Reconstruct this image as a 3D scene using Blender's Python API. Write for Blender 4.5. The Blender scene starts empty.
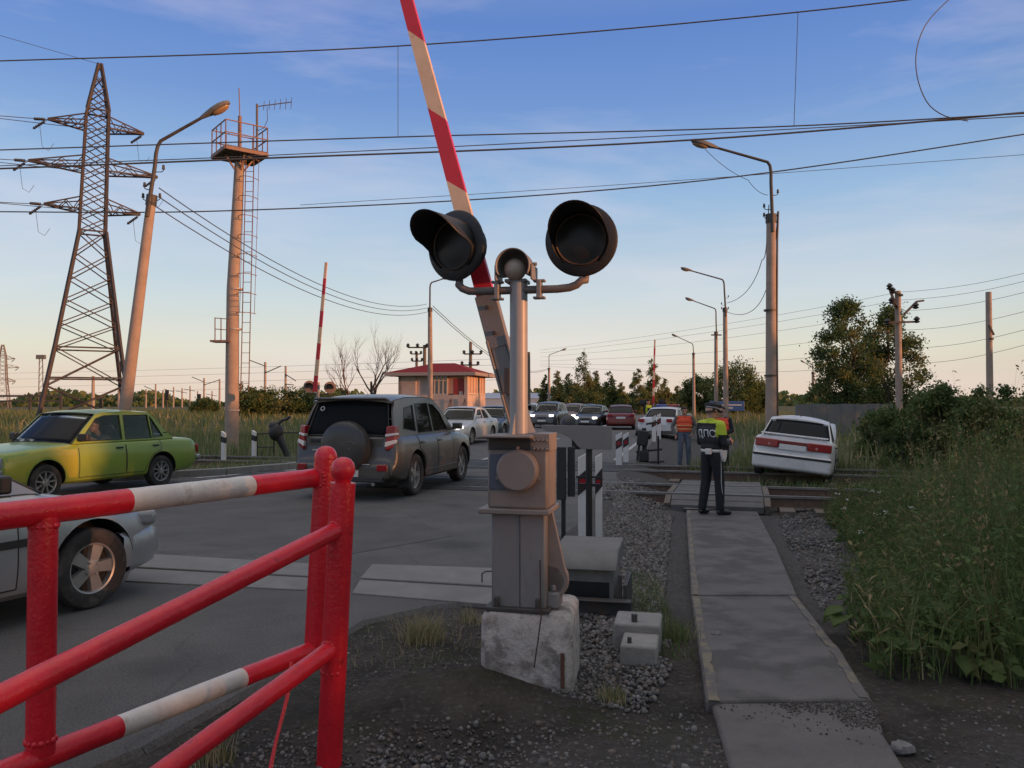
import bpy, bmesh, math, random
import numpy as np
from mathutils import Vector, Matrix, Euler
R = math.radians
random.seed(7)
rng = np.random.default_rng(7)
SC = bpy.context.scene
COL = SC.collection

# ------------------------------------------------------------------ camera
CAM_H, F = 1.6, 800.0
PITCH = math.atan(18 / 800)
cd = bpy.data.cameras.new('camera')
cam = bpy.data.objects.new('camera', cd); COL.objects.link(cam)
cd.sensor_width = 36; cd.lens = 36 * F / 1024; cd.clip_end = 3000; cd.clip_start = .05
cam.location = (0, 0, CAM_H); cam.rotation_euler = (R(90) + PITCH, 0, 0)
SC.camera = cam

# ------------------------------------------------------------------ sky, sun, exposure
SUN_AZ, SUN_EL = 112.0, 4.6          # azimuth clockwise from +Y
w = bpy.data.worlds.new('World'); SC.world = w; w.use_nodes = True
nt = w.node_tree; nt.nodes.clear()
def wn(t, **k):
    n = nt.nodes.new(t)
    for a, b in k.items(): setattr(n, a, b)
    return n
out = wn('ShaderNodeOutputWorld'); bg = wn('ShaderNodeBackground')
sky = wn('ShaderNodeTexSky', sky_type='NISHITA', sun_disc=False)
sky.sun_elevation = R(SUN_EL); sky.sun_rotation = R(SUN_AZ)
sky.air_density = 1.0; sky.dust_density = .6; sky.ozone_density = 1.6
bg.inputs['Strength'].default_value = .15
tc = wn('ShaderNodeTexCoord'); sep = wn('ShaderNodeSeparateXYZ')
nt.links.new(tc.outputs['Generated'], sep.inputs[0])
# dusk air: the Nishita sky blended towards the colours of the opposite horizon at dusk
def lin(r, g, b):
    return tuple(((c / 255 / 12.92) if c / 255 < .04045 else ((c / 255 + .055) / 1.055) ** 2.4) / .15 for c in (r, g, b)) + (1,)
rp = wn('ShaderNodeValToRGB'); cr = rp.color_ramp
SKYC = ((0, (227, 206, 189)), (.03, (232, 216, 202)), (.065, (230, 227, 212)), (.127, (209, 222, 229)), (.245, (158, 192, 229)), (.35, (117, 155, 217)), (.43, (99, 138, 210)), (.60, (150, 165, 195)), (.8, (222, 216, 214)), (1, (236, 228, 222)))   # unseen upper sky brightened to lift the ambient light
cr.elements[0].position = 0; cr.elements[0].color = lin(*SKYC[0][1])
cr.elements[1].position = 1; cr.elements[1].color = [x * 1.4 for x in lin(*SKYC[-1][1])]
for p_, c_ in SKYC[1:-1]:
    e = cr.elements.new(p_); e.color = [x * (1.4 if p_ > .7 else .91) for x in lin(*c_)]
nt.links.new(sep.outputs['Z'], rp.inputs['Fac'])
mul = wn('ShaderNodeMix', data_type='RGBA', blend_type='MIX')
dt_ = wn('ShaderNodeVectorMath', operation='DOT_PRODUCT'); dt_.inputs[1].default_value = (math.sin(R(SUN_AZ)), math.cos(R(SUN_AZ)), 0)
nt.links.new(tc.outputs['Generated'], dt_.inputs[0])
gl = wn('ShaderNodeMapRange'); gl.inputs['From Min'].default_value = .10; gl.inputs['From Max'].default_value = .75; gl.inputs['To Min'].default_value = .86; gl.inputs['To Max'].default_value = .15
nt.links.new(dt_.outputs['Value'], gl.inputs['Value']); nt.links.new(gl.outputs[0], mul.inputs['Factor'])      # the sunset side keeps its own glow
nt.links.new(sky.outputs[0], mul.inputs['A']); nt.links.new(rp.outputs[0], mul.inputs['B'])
# thin streaky cloud
mp = wn('ShaderNodeMapping'); mp.inputs['Scale'].default_value = (1.1, 1.6, 6.0)
mp.inputs['Rotation'].default_value = (0, R(5), R(20))
nz = wn('ShaderNodeTexNoise'); nz.inputs['Scale'].default_value = 1.7; nz.inputs['Detail'].default_value = 7; nz.inputs['Roughness'].default_value = .58
nz.inputs['Distortion'].default_value = .35
nt.links.new(tc.outputs['Generated'], mp.inputs['Vector']); nt.links.new(mp.outputs[0], nz.inputs['Vector'])
mr = wn('ShaderNodeMapRange'); mr.inputs['From Min'].default_value = .44; mr.inputs['From Max'].default_value = .76; mr.inputs['To Max'].default_value = .42
nt.links.new(nz.outputs['Fac'], mr.inputs['Value'])
cl = wn('ShaderNodeMix', data_type='RGBA', blend_type='MIX'); cl.inputs['B'].default_value = (5.2, 4.7, 5.0, 1)
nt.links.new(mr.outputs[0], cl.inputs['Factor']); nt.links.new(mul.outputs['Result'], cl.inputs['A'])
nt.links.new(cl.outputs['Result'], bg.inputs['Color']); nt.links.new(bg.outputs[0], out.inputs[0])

sl = bpy.data.lights.new('sun', 'SUN'); sl.energy = 4.4; sl.angle = R(.6); sl.color = (1.0, .40, .165)
so = bpy.data.objects.new('sun', sl); COL.objects.link(so)
so.rotation_euler = (R(90 - SUN_EL), 0, R(180 - SUN_AZ) )
so.location = (30, -20, 30)
SC.view_settings.view_transform = 'Standard'; SC.view_settings.look = 'None'
SC.view_settings.gamma = 1; SC.view_settings.use_curve_mapping = False
SC.view_settings.exposure = .17

# ------------------------------------------------------------------ helpers
_cp, _sp = math.cos(PITCH), math.sin(PITCH)
def at(px, py, Y):                       # the point seen at a pixel, at ground distance Y
    u, v = (px - 512) / F, (384 - py) / F
    k = Y / (_cp - v * _sp)
    return Vector((u * k, Y, CAM_H + (_sp + v * _cp) * k))
def gr(px, py, z=0.0):                   # the point seen at a pixel, at height z
    u, v = (px - 512) / F, (384 - py) / F
    k = (z - CAM_H) / (_sp + v * _cp)
    return Vector((u * k, (_cp - v * _sp) * k, z))
def ss(a, b, x):
    t = min(1, max(0, (x - a) / (b - a))); return t * t * (3 - 2 * t)
UH = Vector((math.sin(R(12.5)), math.cos(R(12.5)), 0))     # along the road
VH = Vector((math.cos(R(12.5)), -math.sin(R(12.5)), 0))    # across it, to the right
def road_s(x, y): return (x + .1) * VH.x + (y - 6.5) * VH.y
def tz(x, y):                            # ground height
    s = road_s(x, y)
    z = -.03 - .23 * ss(.2, 1.5, s) * ss(5.2, 8.5, y) * (1 - ss(70, 120, y))
    z += .15 * math.exp(-((x + .30) / .42) ** 2 - ((y - 4.5) / .32) ** 2)
    z -= .14 * ss(-9.5, -12, s) * ss(14, 18, y)
    return z
def P3(x, y, dz=0): return Vector((x, y, tz(x, y) + dz))

MATS = {}
def mat(name, col, rough=.6, metal=0.0, var=.0, scale=6.0, bump=0.0, bscale=80.0, col2=None, mix=(.45, .6), mscale=3.0, spec=.5, coat=0.0, emit=None, estr=0.0, stretch=(1, 1, 1), tint=0.0):
    if name in MATS: return MATS[name]
    m = bpy.data.materials.new(name); m.use_nodes = True
    t = m.node_tree; b = t.nodes['Principled BSDF']; L = t.links.new
    b.inputs['Roughness'].default_value = rough; b.inputs['Metallic'].default_value = metal
    b.inputs['Specular IOR Level'].default_value = spec; b.inputs['Coat Weight'].default_value = coat
    b.inputs['Base Color'].default_value = (*col, 1)
    if emit: b.inputs['Emission Color'].default_value = (*emit, 1); b.inputs['Emission Strength'].default_value = estr
    if var or bump or col2:
        c = t.nodes.new('ShaderNodeTexCoord'); mp = t.nodes.new('ShaderNodeMapping'); mp.inputs['Scale'].default_value = stretch
        L(c.outputs['Object'], mp.inputs['Vector'])
        def noise(sc, det=6):
            n = t.nodes.new('ShaderNodeTexNoise'); n.inputs['Scale'].default_value = sc; n.inputs['Detail'].default_value = det
            n.inputs['Roughness'].default_value = .62
            L(mp.outputs[0], n.inputs['Vector']); return n
        src = None
        if var:
            n = noise(scale); r = t.nodes.new('ShaderNodeMapRange'); r.inputs['From Min'].default_value = .3; r.inputs['From Max'].default_value = .7
            r.inputs['To Min'].default_value = 1 - var; r.inputs['To Max'].default_value = 1 + var
            L(n.outputs['Fac'], r.inputs['Value'])
            h = t.nodes.new('ShaderNodeMix'); h.data_type = 'RGBA'; h.blend_type = 'MULTIPLY'; h.inputs['Factor'].default_value = 1
            h.inputs['A'].default_value = (*col, 1); L(r.outputs[0], h.inputs['B']); src = h.outputs['Result']
        if col2:
            n = noise(mscale, 8); r = t.nodes.new('ShaderNodeMapRange'); r.inputs['From Min'].default_value = mix[0]; r.inputs['From Max'].default_value = mix[1]
            L(n.outputs['Fac'], r.inputs['Value'])
            h = t.nodes.new('ShaderNodeMix'); h.data_type = 'RGBA'; h.inputs['A'].default_value = (*col, 1); h.inputs['B'].default_value = (*col2, 1)
            L(r.outputs[0], h.inputs['Factor'])
            if src is not None: L(src, h.inputs['A'])
            src = h.outputs['Result']
        if src is not None: L(src, b.inputs['Base Color'])
        if bump:
            n = noise(bscale, 4); k = t.nodes.new('ShaderNodeBump'); k.inputs['Strength'].default_value = bump; k.inputs['Distance'].default_value = .02
            L(n.outputs['Fac'], k.inputs['Height']); L(k.outputs[0], b.inputs['Normal'])
    MATS[name] = m
    return m
def glass(name, tint, alpha, ior=1.27):
    if name in MATS: return MATS[name]
    m = bpy.data.materials.new(name); m.use_nodes = True; t = m.node_tree; t.nodes.clear(); L = t.links.new
    o = t.nodes.new('ShaderNodeOutputMaterial'); g = t.nodes.new('ShaderNodeBsdfGlossy'); g.inputs['Roughness'].default_value = .03
    d = t.nodes.new('ShaderNodeBsdfDiffuse'); d.inputs['Color'].default_value = (.012, .014, .016, 1)
    tr = t.nodes.new('ShaderNodeBsdfTransparent'); tr.inputs['Color'].default_value = (*tint, 1)
    mx = t.nodes.new('ShaderNodeMixShader'); mx.inputs[0].default_value = alpha
    L(d.outputs[0], mx.inputs[2]); L(tr.outputs[0], mx.inputs[1])
    fr = t.nodes.new('ShaderNodeFresnel'); fr.inputs['IOR'].default_value = ior
    m2 = t.nodes.new('ShaderNodeMixShader'); L(fr.outputs[0], m2.inputs[0]); L(mx.outputs[0], m2.inputs[1]); L(g.outputs[0], m2.inputs[2])
    L(m2.outputs[0], o.inputs[0]); MATS[name] = m
    return m

def tag(o, label=None, cat=None, group=None, kind=None):
    if label: o['label'] = label
    if cat: o['category'] = cat
    if group: o['group'] = group
    if kind: o['kind'] = kind
    return o
def thing(name, label, cat, loc=(0, 0, 0), az=0.0, group=None):
    o = bpy.data.objects.new(name, None); COL.objects.link(o); o.empty_display_size = .1
    o.location = loc; o.rotation_euler = (0, 0, -R(az))
    return tag(o, label, cat, group)
def copy_tree(o, parent=None):
    c = o.copy(); COL.objects.link(c)
    if parent is not None: c.parent = parent
    for ch in list(o.children): copy_tree(ch, c)
    return c

class MB:
    def __init__(s, off=None, az=None):
        s.v = []; s.f = []; s.m = []; s.mi = 0; s.off = Vector(off) if off is not None else None
    def add(s, vs, fs):
        n = len(s.v); s.v.extend([Vector(v) for v in vs])
        for f in fs: s.f.append([i + n for i in f]); s.m.append(s.mi)
        return s
    def hexa(s, p):          # 8 corners: bottom ring 0-3, top ring 4-7
        return s.add(p, [(3, 2, 1, 0), (4, 5, 6, 7), (0, 1, 5, 4), (1, 2, 6, 5), (2, 3, 7, 6), (3, 0, 4, 7)])
    def box(s, c, size, rot=None, taper=1.0):
        a, b, h = size[0] / 2, size[1] / 2, size[2] / 2; t = taper
        p = [Vector(q) for q in ((-a, -b, -h), (a, -b, -h), (a, b, -h), (-a, b, -h), (-a * t, -b * t, h), (a * t, -b * t, h), (a * t, b * t, h), (-a * t, b * t, h))]
        if rot is not None:
            if not isinstance(rot, Matrix): rot = Euler(rot).to_matrix()
            p = [rot @ q for q in p]
        c = Vector(c)
        return s.hexa([q + c for q in p])
    def beam(s, p0, p1, wx, wy=None, up=(0, 0, 1)):
        p0, p1 = Vector(p0), Vector(p1); d = (p1 - p0).normalized(); wy = wy or wx
        x = d.cross(Vector(up))
        if x.length < 1e-4: x = d.cross(Vector((1, 0, 0)))
        x.normalize(); y = x.cross(d)
        q = []
        for p in (p0, p1):
            for a, b in ((-1, -1), (1, -1), (1, 1), (-1, 1)): q.append(p + x * a * wx / 2 + y * b * wy / 2)
        return s.hexa(q)
    def tube(s, pts, r, n=8, cap=True):
        pts = [Vector(p) for p in pts]
        rs = r if isinstance(r, (list, tuple)) else [r] * len(pts)
        d = (pts[1] - pts[0]).normalized(); x = d.orthogonal().normalized()
        base = len(s.v); k = len(pts)
        for i, p in enumerate(pts):
            if 0 < i < k - 1: d = ((pts[i + 1] - p).normalized() + (p - pts[i - 1]).normalized())
            elif i == k - 1: d = p - pts[i - 1]
            if d.length < 1e-6: d = Vector((0, 0, 1))
            d.normalize(); x = (x - d * x.dot(d))
            x = x.normalized() if x.length > 1e-5 else d.orthogonal().normalized()
            y = d.cross(x)
            for j in range(n):
                a = 2 * math.pi * j / n; s.v.append(p + (x * math.cos(a) + y * math.sin(a)) * rs[i])
        for i in range(k - 1):
            for j in range(n):
                a = base + i * n + j; b = base + i * n + (j + 1) % n
                s.f.append([a, b, b + n, a + n]); s.m.append(s.mi)
        if cap:
            s.f.append([base + j for j in range(n)][::-1]); s.m.append(s.mi)
            s.f.append([base + (k - 1) * n + j for j in range(n)]); s.m.append(s.mi)
        return s
    def cyl(s, p0, p1, r0, r1=None, n=12): return s.tube([p0, p1], [r0, r0 if r1 is None else r1], n)
    def lathe(s, prof, o, axis, n=24, cap=False):   # prof: (radius, distance along axis)
        o = Vector(o); ax = Vector(axis).normalized(); x = ax.orthogonal().normalized(); y = ax.cross(x)
        b = len(s.v)
        for r, h in prof:
            for j in range(n):
                a = 2 * math.pi * j / n; s.v.append(o + ax * h + (x * math.cos(a) + y * math.sin(a)) * r)
        for i in range(len(prof) - 1):
            for j in range(n):
                p = b + i * n + j; q = b + i * n + (j + 1) % n
                s.f.append([p, q, q + n, p + n]); s.m.append(s.mi)
        if cap:
            s.f.append([b + j for j in range(n)][::-1]); s.m.append(s.mi)
            s.f.append([b + (len(prof) - 1) * n + j for j in range(n)]); s.m.append(s.mi)
        return s
    def prism(s, poly, ext):         # poly: list of 3D points (planar), ext: vector
        e = Vector(ext); n = len(poly); p = [Vector(q) for q in poly]
        fs = [list(range(n))[::-1], [i + n for i in range(n)]] + [[i, (i + 1) % n, (i + 1) % n + n, i + n] for i in range(n)]
        return s.add(p + [q + e for q in p], fs)
    def grid(s, rows, close=False):
        b = len(s.v); n = len(rows[0])
        for r in rows: s.v.extend([Vector(q) for q in r])
        for i in range(len(rows) - 1):
            for j in range(n if close else n - 1):
                a = b + i * n + j; c = b + i * n + (j + 1) % n
                s.f.append([a, c, c + n, a + n]); s.m.append(s.mi)
        return s
    def sphere(s, c, r, n=12, m=8):
        c = Vector(c); r = Vector((r, r, r)) if not hasattr(r, '__len__') else Vector(r)
        rows = []
        for i in range(m + 1):
            t = math.pi * i / m
            rows.append([c + Vector((r.x * math.sin(t) * math.cos(2 * math.pi * j / n), r.y * math.sin(t) * math.sin(2 * math.pi * j / n), -r.z * math.cos(t))) for j in range(n)])
        return s.grid(rows, True)
    def build(s, name, mats, parent=None, smooth=38, bevel=0.0, sub=0, normals=True, solid=0.0, seg=2):
        me = bpy.data.meshes.new(name)
        vs = [v - s.off for v in s.v] if s.off is not None else s.v
        me.from_pydata([tuple(v) for v in vs], [], s.f)
        if not isinstance(mats, (list, tuple)): mats = [mats]
        for m in mats: me.materials.append(m)
        me.polygons.foreach_set('material_index', s.m)
        bm = bmesh.new(); bm.from_mesh(me)
        bmesh.ops.remove_doubles(bm, verts=bm.verts, dist=1e-5)
        if normals: bmesh.ops.recalc_face_normals(bm, faces=bm.faces)
        bm.to_mesh(me); bm.free()
        if smooth:
            me.shade_smooth(); me.set_sharp_from_angle(angle=R(smooth))
        o = bpy.data.objects.new(name, me); COL.objects.link(o)
        if parent is not None: o.parent = parent
        if solid: md = o.modifiers.new('solid', 'SOLIDIFY'); md.thickness = solid
        if bevel: md = o.modifiers.new('bevel', 'BEVEL'); md.width = bevel; md.segments = seg; md.limit_method = 'ANGLE'; md.angle_limit = R(40)
        if sub: md = o.modifiers.new('sub', 'SUBSURF'); md.levels = sub; md.render_levels = sub
        return o
def bake(o):                                   # apply an object's modifiers to its mesh
    dg = bpy.context.evaluated_depsgraph_get(); dg.update()
    me = bpy.data.meshes.new_from_object(o.evaluated_get(dg)); old = o.data
    o.modifiers.clear(); o.data = me
    if old.users == 0: bpy.data.meshes.remove(old)
    return o
def cut(o, mb, m=None):                        # boolean difference
    c = mb.build('cutter', [m or o.data.materials[0]], smooth=0)
    md = o.modifiers.new('cut', 'BOOLEAN'); md.operation = 'DIFFERENCE'; md.solver = 'EXACT'; md.object = c
    try: md.material_mode = 'TRANSFER'
    except Exception: pass
    c.matrix_world = o.matrix_world.copy() if False else Matrix()
    par, loc = o.parent, o.matrix_basis.copy(); o.parent = None
    bake(o); o.parent = par; o.matrix_basis = loc
    me = c.data; bpy.data.objects.remove(c); bpy.data.meshes.remove(me)
    return o
def np_mesh(name, V, Q, mats, parent=None, mi=None, smooth=False):
    V = np.asarray(V, dtype=np.float32).reshape(-1, 3); Q = np.asarray(Q, dtype=np.int32); k = Q.shape[1]
    me = bpy.data.meshes.new(name); me.vertices.add(len(V)); me.vertices.foreach_set('co', V.ravel())
    me.loops.add(Q.size); me.loops.foreach_set('vertex_index', Q.ravel())
    me.polygons.add(len(Q)); me.polygons.foreach_set('loop_start', np.arange(0, Q.size, k, dtype=np.int32))
    me.polygons.foreach_set('loop_total', np.full(len(Q), k, dtype=np.int32))
    if not isinstance(mats, (list, tuple)): mats = [mats]
    for m in mats: me.materials.append(m)
    if mi is not None: me.polygons.foreach_set('material_index', np.asarray(mi, dtype=np.int32))
    if smooth: me.polygons.foreach_set('use_smooth', np.ones(len(Q), dtype=bool))
    me.update(calc_edges=True); me.validate()
    o = bpy.data.objects.new(name, me); COL.objects.link(o)
    if parent is not None: o.parent = parent
    return o
def unit(a): return a / np.maximum(np.linalg.norm(a, axis=-1, keepdims=True), 1e-9)
def leaf_quads(C, L, W, D=None, droop=.25):    # one bent diamond leaf per centre
    n = len(C); D = unit(rng.normal(size=(n, 3))) if D is None else unit(D)
    S = unit(np.cross(D, rng.normal(size=(n, 3)))); N = np.cross(D, S)
    L = np.broadcast_to(L, (n,))[:, None]; W = np.broadcast_to(W, (n,))[:, None]
    V = np.stack([C - D * L / 2, C + S * W / 2 + N * L * .08, C + D * L / 2 - np.array([0, 0, 1]) * L * droop * .3, C - S * W / 2 + N * L * .08], 1)
    Q = np.arange(n * 4).reshape(n, 4)
    return V.reshape(-1, 3), Q
def blades(B, H, W, lean=.35):                 # bent grass blades standing on base points B
    n = len(B); H = np.broadcast_to(H, (n,))[:, None]; W = np.broadcast_to(W, (n,))[:, None]
    a = rng.uniform(0, 2 * np.pi, n); d = np.stack([np.cos(a), np.sin(a), np.zeros(n)], 1); s = np.stack([-d[:, 1], d[:, 0], np.zeros(n)], 1)
    a2 = rng.uniform(0, 2 * np.pi, n); s = np.stack([np.cos(a2), np.sin(a2), np.zeros(n)], 1)
    k = (rng.uniform(.1, 1, n) * lean)[:, None]; z = np.array([0, 0, 1.0])
    m = B + d * H * k * .28 + z * H * .55; t = B + d * H * k + z * H
    V = np.stack([B - s * W / 2, B + s * W / 2, m + s * W * .38, m - s * W * .38, t + s * W * .06, t - s * W * .06], 1).reshape(-1, 3)
    i = np.arange(n)[:, None] * 6
    Q = np.concatenate([i + np.array([[0, 1, 2, 3]]), i + np.array([[3, 2, 4, 5]])], 0)
    return V, Q
def tzv(X, Y): return np.array([tz(x, y) for x, y in zip(X, Y)])
def in_poly(X, Y, poly):
    ins = np.zeros(len(X), bool); n = len(poly)
    for i in range(n):
        x0, y0 = poly[i]; x1, y1 = poly[(i + 1) % n]
        c = ((y0 > Y) != (y1 > Y)) & (X < (x1 - x0) * (Y - y0) / (y1 - y0 + 1e-12) + x0)
        ins ^= c
    return ins
def scatter(poly, n):
    xs = [p[0] for p in poly]; ys = [p[1] for p in poly]
    X = rng.uniform(min(xs), max(xs), n * 3); Y = rng.uniform(min(ys), max(ys), n * 3)
    k = in_poly(X, Y, poly); return X[k][:n], Y[k][:n]

# ------------------------------------------------------------------ materials
ASPH = mat('asphalt', (.090, .086, .083), .86, var=.18, scale=1.3, bump=.6, bscale=150, col2=(.114, .108, .103), mix=(.5, .62), mscale=.45)
t = ASPH.node_tree; b = t.nodes['Principled BSDF']; L = t.links.new      # grit, oil stains and cracks
src = b.inputs['Base Color'].links[0].from_socket; co_ = t.nodes.new('ShaderNodeTexCoord')
def an(k, sc, **kw):
    n = t.nodes.new(k); n.inputs['Scale'].default_value = sc; L(co_.outputs['Object'], n.inputs['Vector'])
    for q, r in kw.items(): setattr(n, q, r)
    return n
def amr(v, a0, a1, b0, b1):
    n = t.nodes.new('ShaderNodeMapRange')
    for i, q in enumerate((a0, a1, b0, b1)): n.inputs[i + 1].default_value = q
    L(v, n.inputs[0]); return n.outputs[0]
def amul(c, f):
    n = t.nodes.new('ShaderNodeMix'); n.data_type = 'RGBA'; n.blend_type = 'MULTIPLY'; n.inputs['Factor'].default_value = 1; L(c, n.inputs['A']); L(f, n.inputs['B']); return n.outputs['Result']
dn = an('ShaderNodeTexNoise', 1.1); dn.inputs['Detail'].default_value = 6
vv = t.nodes.new('ShaderNodeVectorMath'); vv.operation = 'MULTIPLY_ADD'; L(dn.outputs['Color'], vv.inputs[0]); vv.inputs[1].default_value = (.9, .9, 0); L(co_.outputs['Object'], vv.inputs[2])
vo = t.nodes.new('ShaderNodeTexVoronoi'); vo.feature = 'DISTANCE_TO_EDGE'; vo.inputs['Scale'].default_value = .42; L(vv.outputs[0], vo.inputs['Vector'])
src = amul(src, amr(vo.outputs['Distance'], .001, .006, .80, 1.0))
st_ = an('ShaderNodeTexNoise', .75); st_.inputs['Detail'].default_value = 9; src = amul(src, amr(st_.outputs['Fac'], .56, .68, 1.0, .66))
gr_ = an('ShaderNodeTexNoise', 75); gr_.inputs['Detail'].default_value = 3; src = amul(src, amr(gr_.outputs['Fac'], .3, .7, .62, 1.38))
L(src, b.inputs['Base Color'])
PAINTW = mat('worn white road paint', (.42, .42, .41), .7, col2=(.1, .1, .1), mix=(.5, .7), mscale=9)
CONC = mat('concrete', (.23, .22, .205), .85, var=.22, scale=5, bump=.4, bscale=60, col2=(.19, .18, .165), mix=(.52, .7), mscale=2.2)
POLE = mat('pole concrete', (.30, .235, .195), .85, var=.16, scale=3, bump=.25, bscale=70, col2=(.24, .21, .19), mix=(.55, .75), mscale=1.1)
WOOD = mat('weathered timber', (.13, .105, .085), .85, var=.25, scale=6, stretch=(8, 8, 1), bump=.3)
REDP = mat('red gloss paint', (.56, .012, .026), .27, var=.12, scale=14, bump=.22, bscale=55, col2=(.30, .012, .02), mix=(.62, .70), mscale=12)
WHTP = mat('dirty white paint', (.58, .54, .50), .5, var=.10, scale=10, bump=.2, bscale=55, col2=(.36, .30, .26), mix=(.58, .75), mscale=9)
GREYM = mat('grey painted metal', (.185, .178, .175), .55, var=.10, scale=5, bump=.10, bscale=120, col2=(.14, .115, .10), mix=(.6, .74), mscale=4, stretch=(1, 1, .35))
BROWNM = mat('brown painted metal', (.195, .166, .148), .55, var=.12, scale=6, bump=.1, bscale=120, col2=(.17, .11, .08), mix=(.6, .74), mscale=5)
MASTM = mat('mast paint', (.26, .262, .268), .42, var=.08, scale=8, col2=(.22, .17, .14), mix=(.64, .76), mscale=6)
BLACKM = mat('matte black metal', (.013, .013, .014), .5, var=.3, scale=8)
BLACKP = mat('black plastic', (.018, .018, .019), .55)
DARKM = mat('dark steel', (.05, .045, .042), .6, var=.25, scale=8, col2=(.09, .05, .03), mix=(.58, .7), mscale=7)
RUST = mat('rusty lattice steel', (.046, .038, .040), .7, var=.25, scale=3)
RAILTOP = mat('worn rail steel', (.20, .185, .17), .5, metal=.5, var=.2, scale=3)
RAILSIDE = mat('rusty rail', (.12, .078, .055), .8, var=.3, scale=12)
LENS = mat('dark lens glass', (.018, .018, .018), .4, spec=.35)
MOON = mat('frosted lens', (.32, .26, .21), .35)
TYRE = mat('tyre rubber', (.028, .026, .025), .85, var=.2, scale=12, col2=(.075, .062, .052), mix=(.5, .66), mscale=6)
ALLOY = mat('alloy rim', (.34, .33, .32), .38, metal=.55, var=.08, scale=10)
CHROME = mat('chrome', (.6, .6, .6), .15, metal=1)
TAILR = mat('red tail lamp', (.26, .008, .014), .2, spec=.5, coat=.1)
TAILW = mat('clear lamp', (.55, .52, .5), .12, spec=.8)
PLATE = mat('plate white', (.62, .62, .60), .5)
SEAT = mat('seat fabric', (.035, .035, .04), .9)
GLS = glass('car glass', (.82, .86, .86), .05)
GLD = glass('tinted glass', (.2, .21, .22), .75)
GLB = glass('black privacy glass', (.05, .05, .06), .95, 1.12)
HEADL = mat('lit headlamp', (.9, .9, .9), .2, emit=(1, .93, .82), estr=2.5)
HEADU = mat('headlamp unlit', (.24, .25, .27), .1, spec=.8)
SKIN = mat('skin', (.42, .24, .17), .55)
HAIR = mat('dark hair', (.03, .022, .018), .8)
DIRT = mat('dry soil', (.06, .052, .045), .95, var=.3, scale=3, bump=.7, bscale=40)
YEL = mat('faded yellow edge paint', (.165, .14, .095), .9, col2=(.10, .092, .086), mix=(.44, .54), mscale=8)
BOARD = mat('grey crossing panel', (.10, .096, .092), .8, var=.25, scale=5, bump=.4, bscale=50)
LEAFS = [mat('leaf dark', (0.070, 0.109, 0.038), .7, var=.3, scale=2), mat('leaf mid', (0.096, 0.138, 0.044), .7, var=.3, scale=2), mat('leaf olive', (0.160, 0.164, 0.061), .7, var=.3, scale=2), mat('leaf dry', (0.243, 0.192, 0.096), .75, var=.3, scale=2)]
GRASS = [mat('grass dull green', (0.109, 0.160, 0.054), .8, var=.3, scale=.6), mat('grass olive', (0.166, 0.179, 0.077), .8, var=.3, scale=.6), mat('grass straw', (0.358, 0.301, 0.179), .8, var=.25, scale=.8)]
BARK = mat('bark', (.085, .068, .052), .9, var=.3, scale=10, stretch=(4, 4, 1), bump=.4)
for m_ in LEAFS + GRASS:                       # light passes through thin leaves
    t_ = m_.node_tree; b_ = t_.nodes['Principled BSDF']; b_.inputs['Specular IOR Level'].default_value = .25
    tl_ = t_.nodes.new('ShaderNodeBsdfTranslucent'); mx_ = t_.nodes.new('ShaderNodeMixShader'); mx_.inputs[0].default_value = .35
    t_.links.new(b_.inputs['Base Color'].links[0].from_socket, tl_.inputs['Color']); t_.links.new(b_.outputs[0], mx_.inputs[1]); t_.links.new(tl_.outputs[0], mx_.inputs[2]); t_.links.new(mx_.outputs[0], t_.nodes['Material Output'].inputs[0])
WIREM = mat('overhead conductor', (.05, .048, .05), .6)

# ------------------------------------------------------------------ ground
def axis_vals(lo, hi, near, step, g):
    v = [near]; s = step
    while v[-1] < hi: s *= g; v.append(v[-1] + s)
    u = [near]; s = step
    while u[-1] > lo: s *= g; u.append(u[-1] - s)
    return sorted(set(u[1:] + v))
gx = axis_vals(-900, 900, 0.0, .10, 1.035); gy = axis_vals(-60, 1500, 5.0, .10, 1.035)
V = np.array([(x, y, tz(x, y) + (.006 * math.sin(x * 3.1 + y * 1.7) + .005 * math.sin(y * 4.3 - x * 2.2)) * (1 - ss(20, 60, abs(x) + y)) * ss(-.1, .4, road_s(x, y))) for y in gy for x in gx])
nx = len(gx); ii = np.arange((len(gy) - 1) * (nx - 1)); a_ = (ii // (nx - 1)) * nx + ii % (nx - 1)
ground = np_mesh('ground', V, np.stack([a_, a_ + 1, a_ + 1 + nx, a_ + nx], 1), [], smooth=True); tag(ground, kind='structure')
gm = bpy.data.materials.new('ground soil gravel and grass'); gm.use_nodes = True; ground.data.materials.append(gm)
t = gm.node_tree; b = t.nodes['Principled BSDF']; L = t.links.new; b.inputs['Roughness'].default_value = .95; b.inputs['Specular IOR Level'].default_value = .15
def nd(k, **kw):
    n = t.nodes.new(k)
    for q, r in kw.items(): setattr(n, q, r)
    return n
def noise(sc, det=8, rough=.6):
    n = nd('ShaderNodeTexNoise'); n.inputs['Scale'].default_value = sc; n.inputs['Detail'].default_value = det; n.inputs['Roughness'].default_value = rough
    L(tc_.outputs['Object'], n.inputs['Vector']); return n.outputs['Fac']
def mapr(v, a0, a1, b0=0.0, b1=1.0):
    n = nd('ShaderNodeMapRange'); n.inputs[1].default_value = a0; n.inputs[2].default_value = a1; n.inputs[3].default_value = b0; n.inputs[4].default_value = b1
    L(v, n.inputs[0]); return n.outputs[0]
def mth(op, a, b_):
    n = nd('ShaderNodeMath', operation=op)
    for i, q in enumerate((a, b_)):
        if isinstance(q, (int, float)): n.inputs[i].default_value = q
        else: L(q, n.inputs[i])
    return n.outputs[0]
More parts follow.
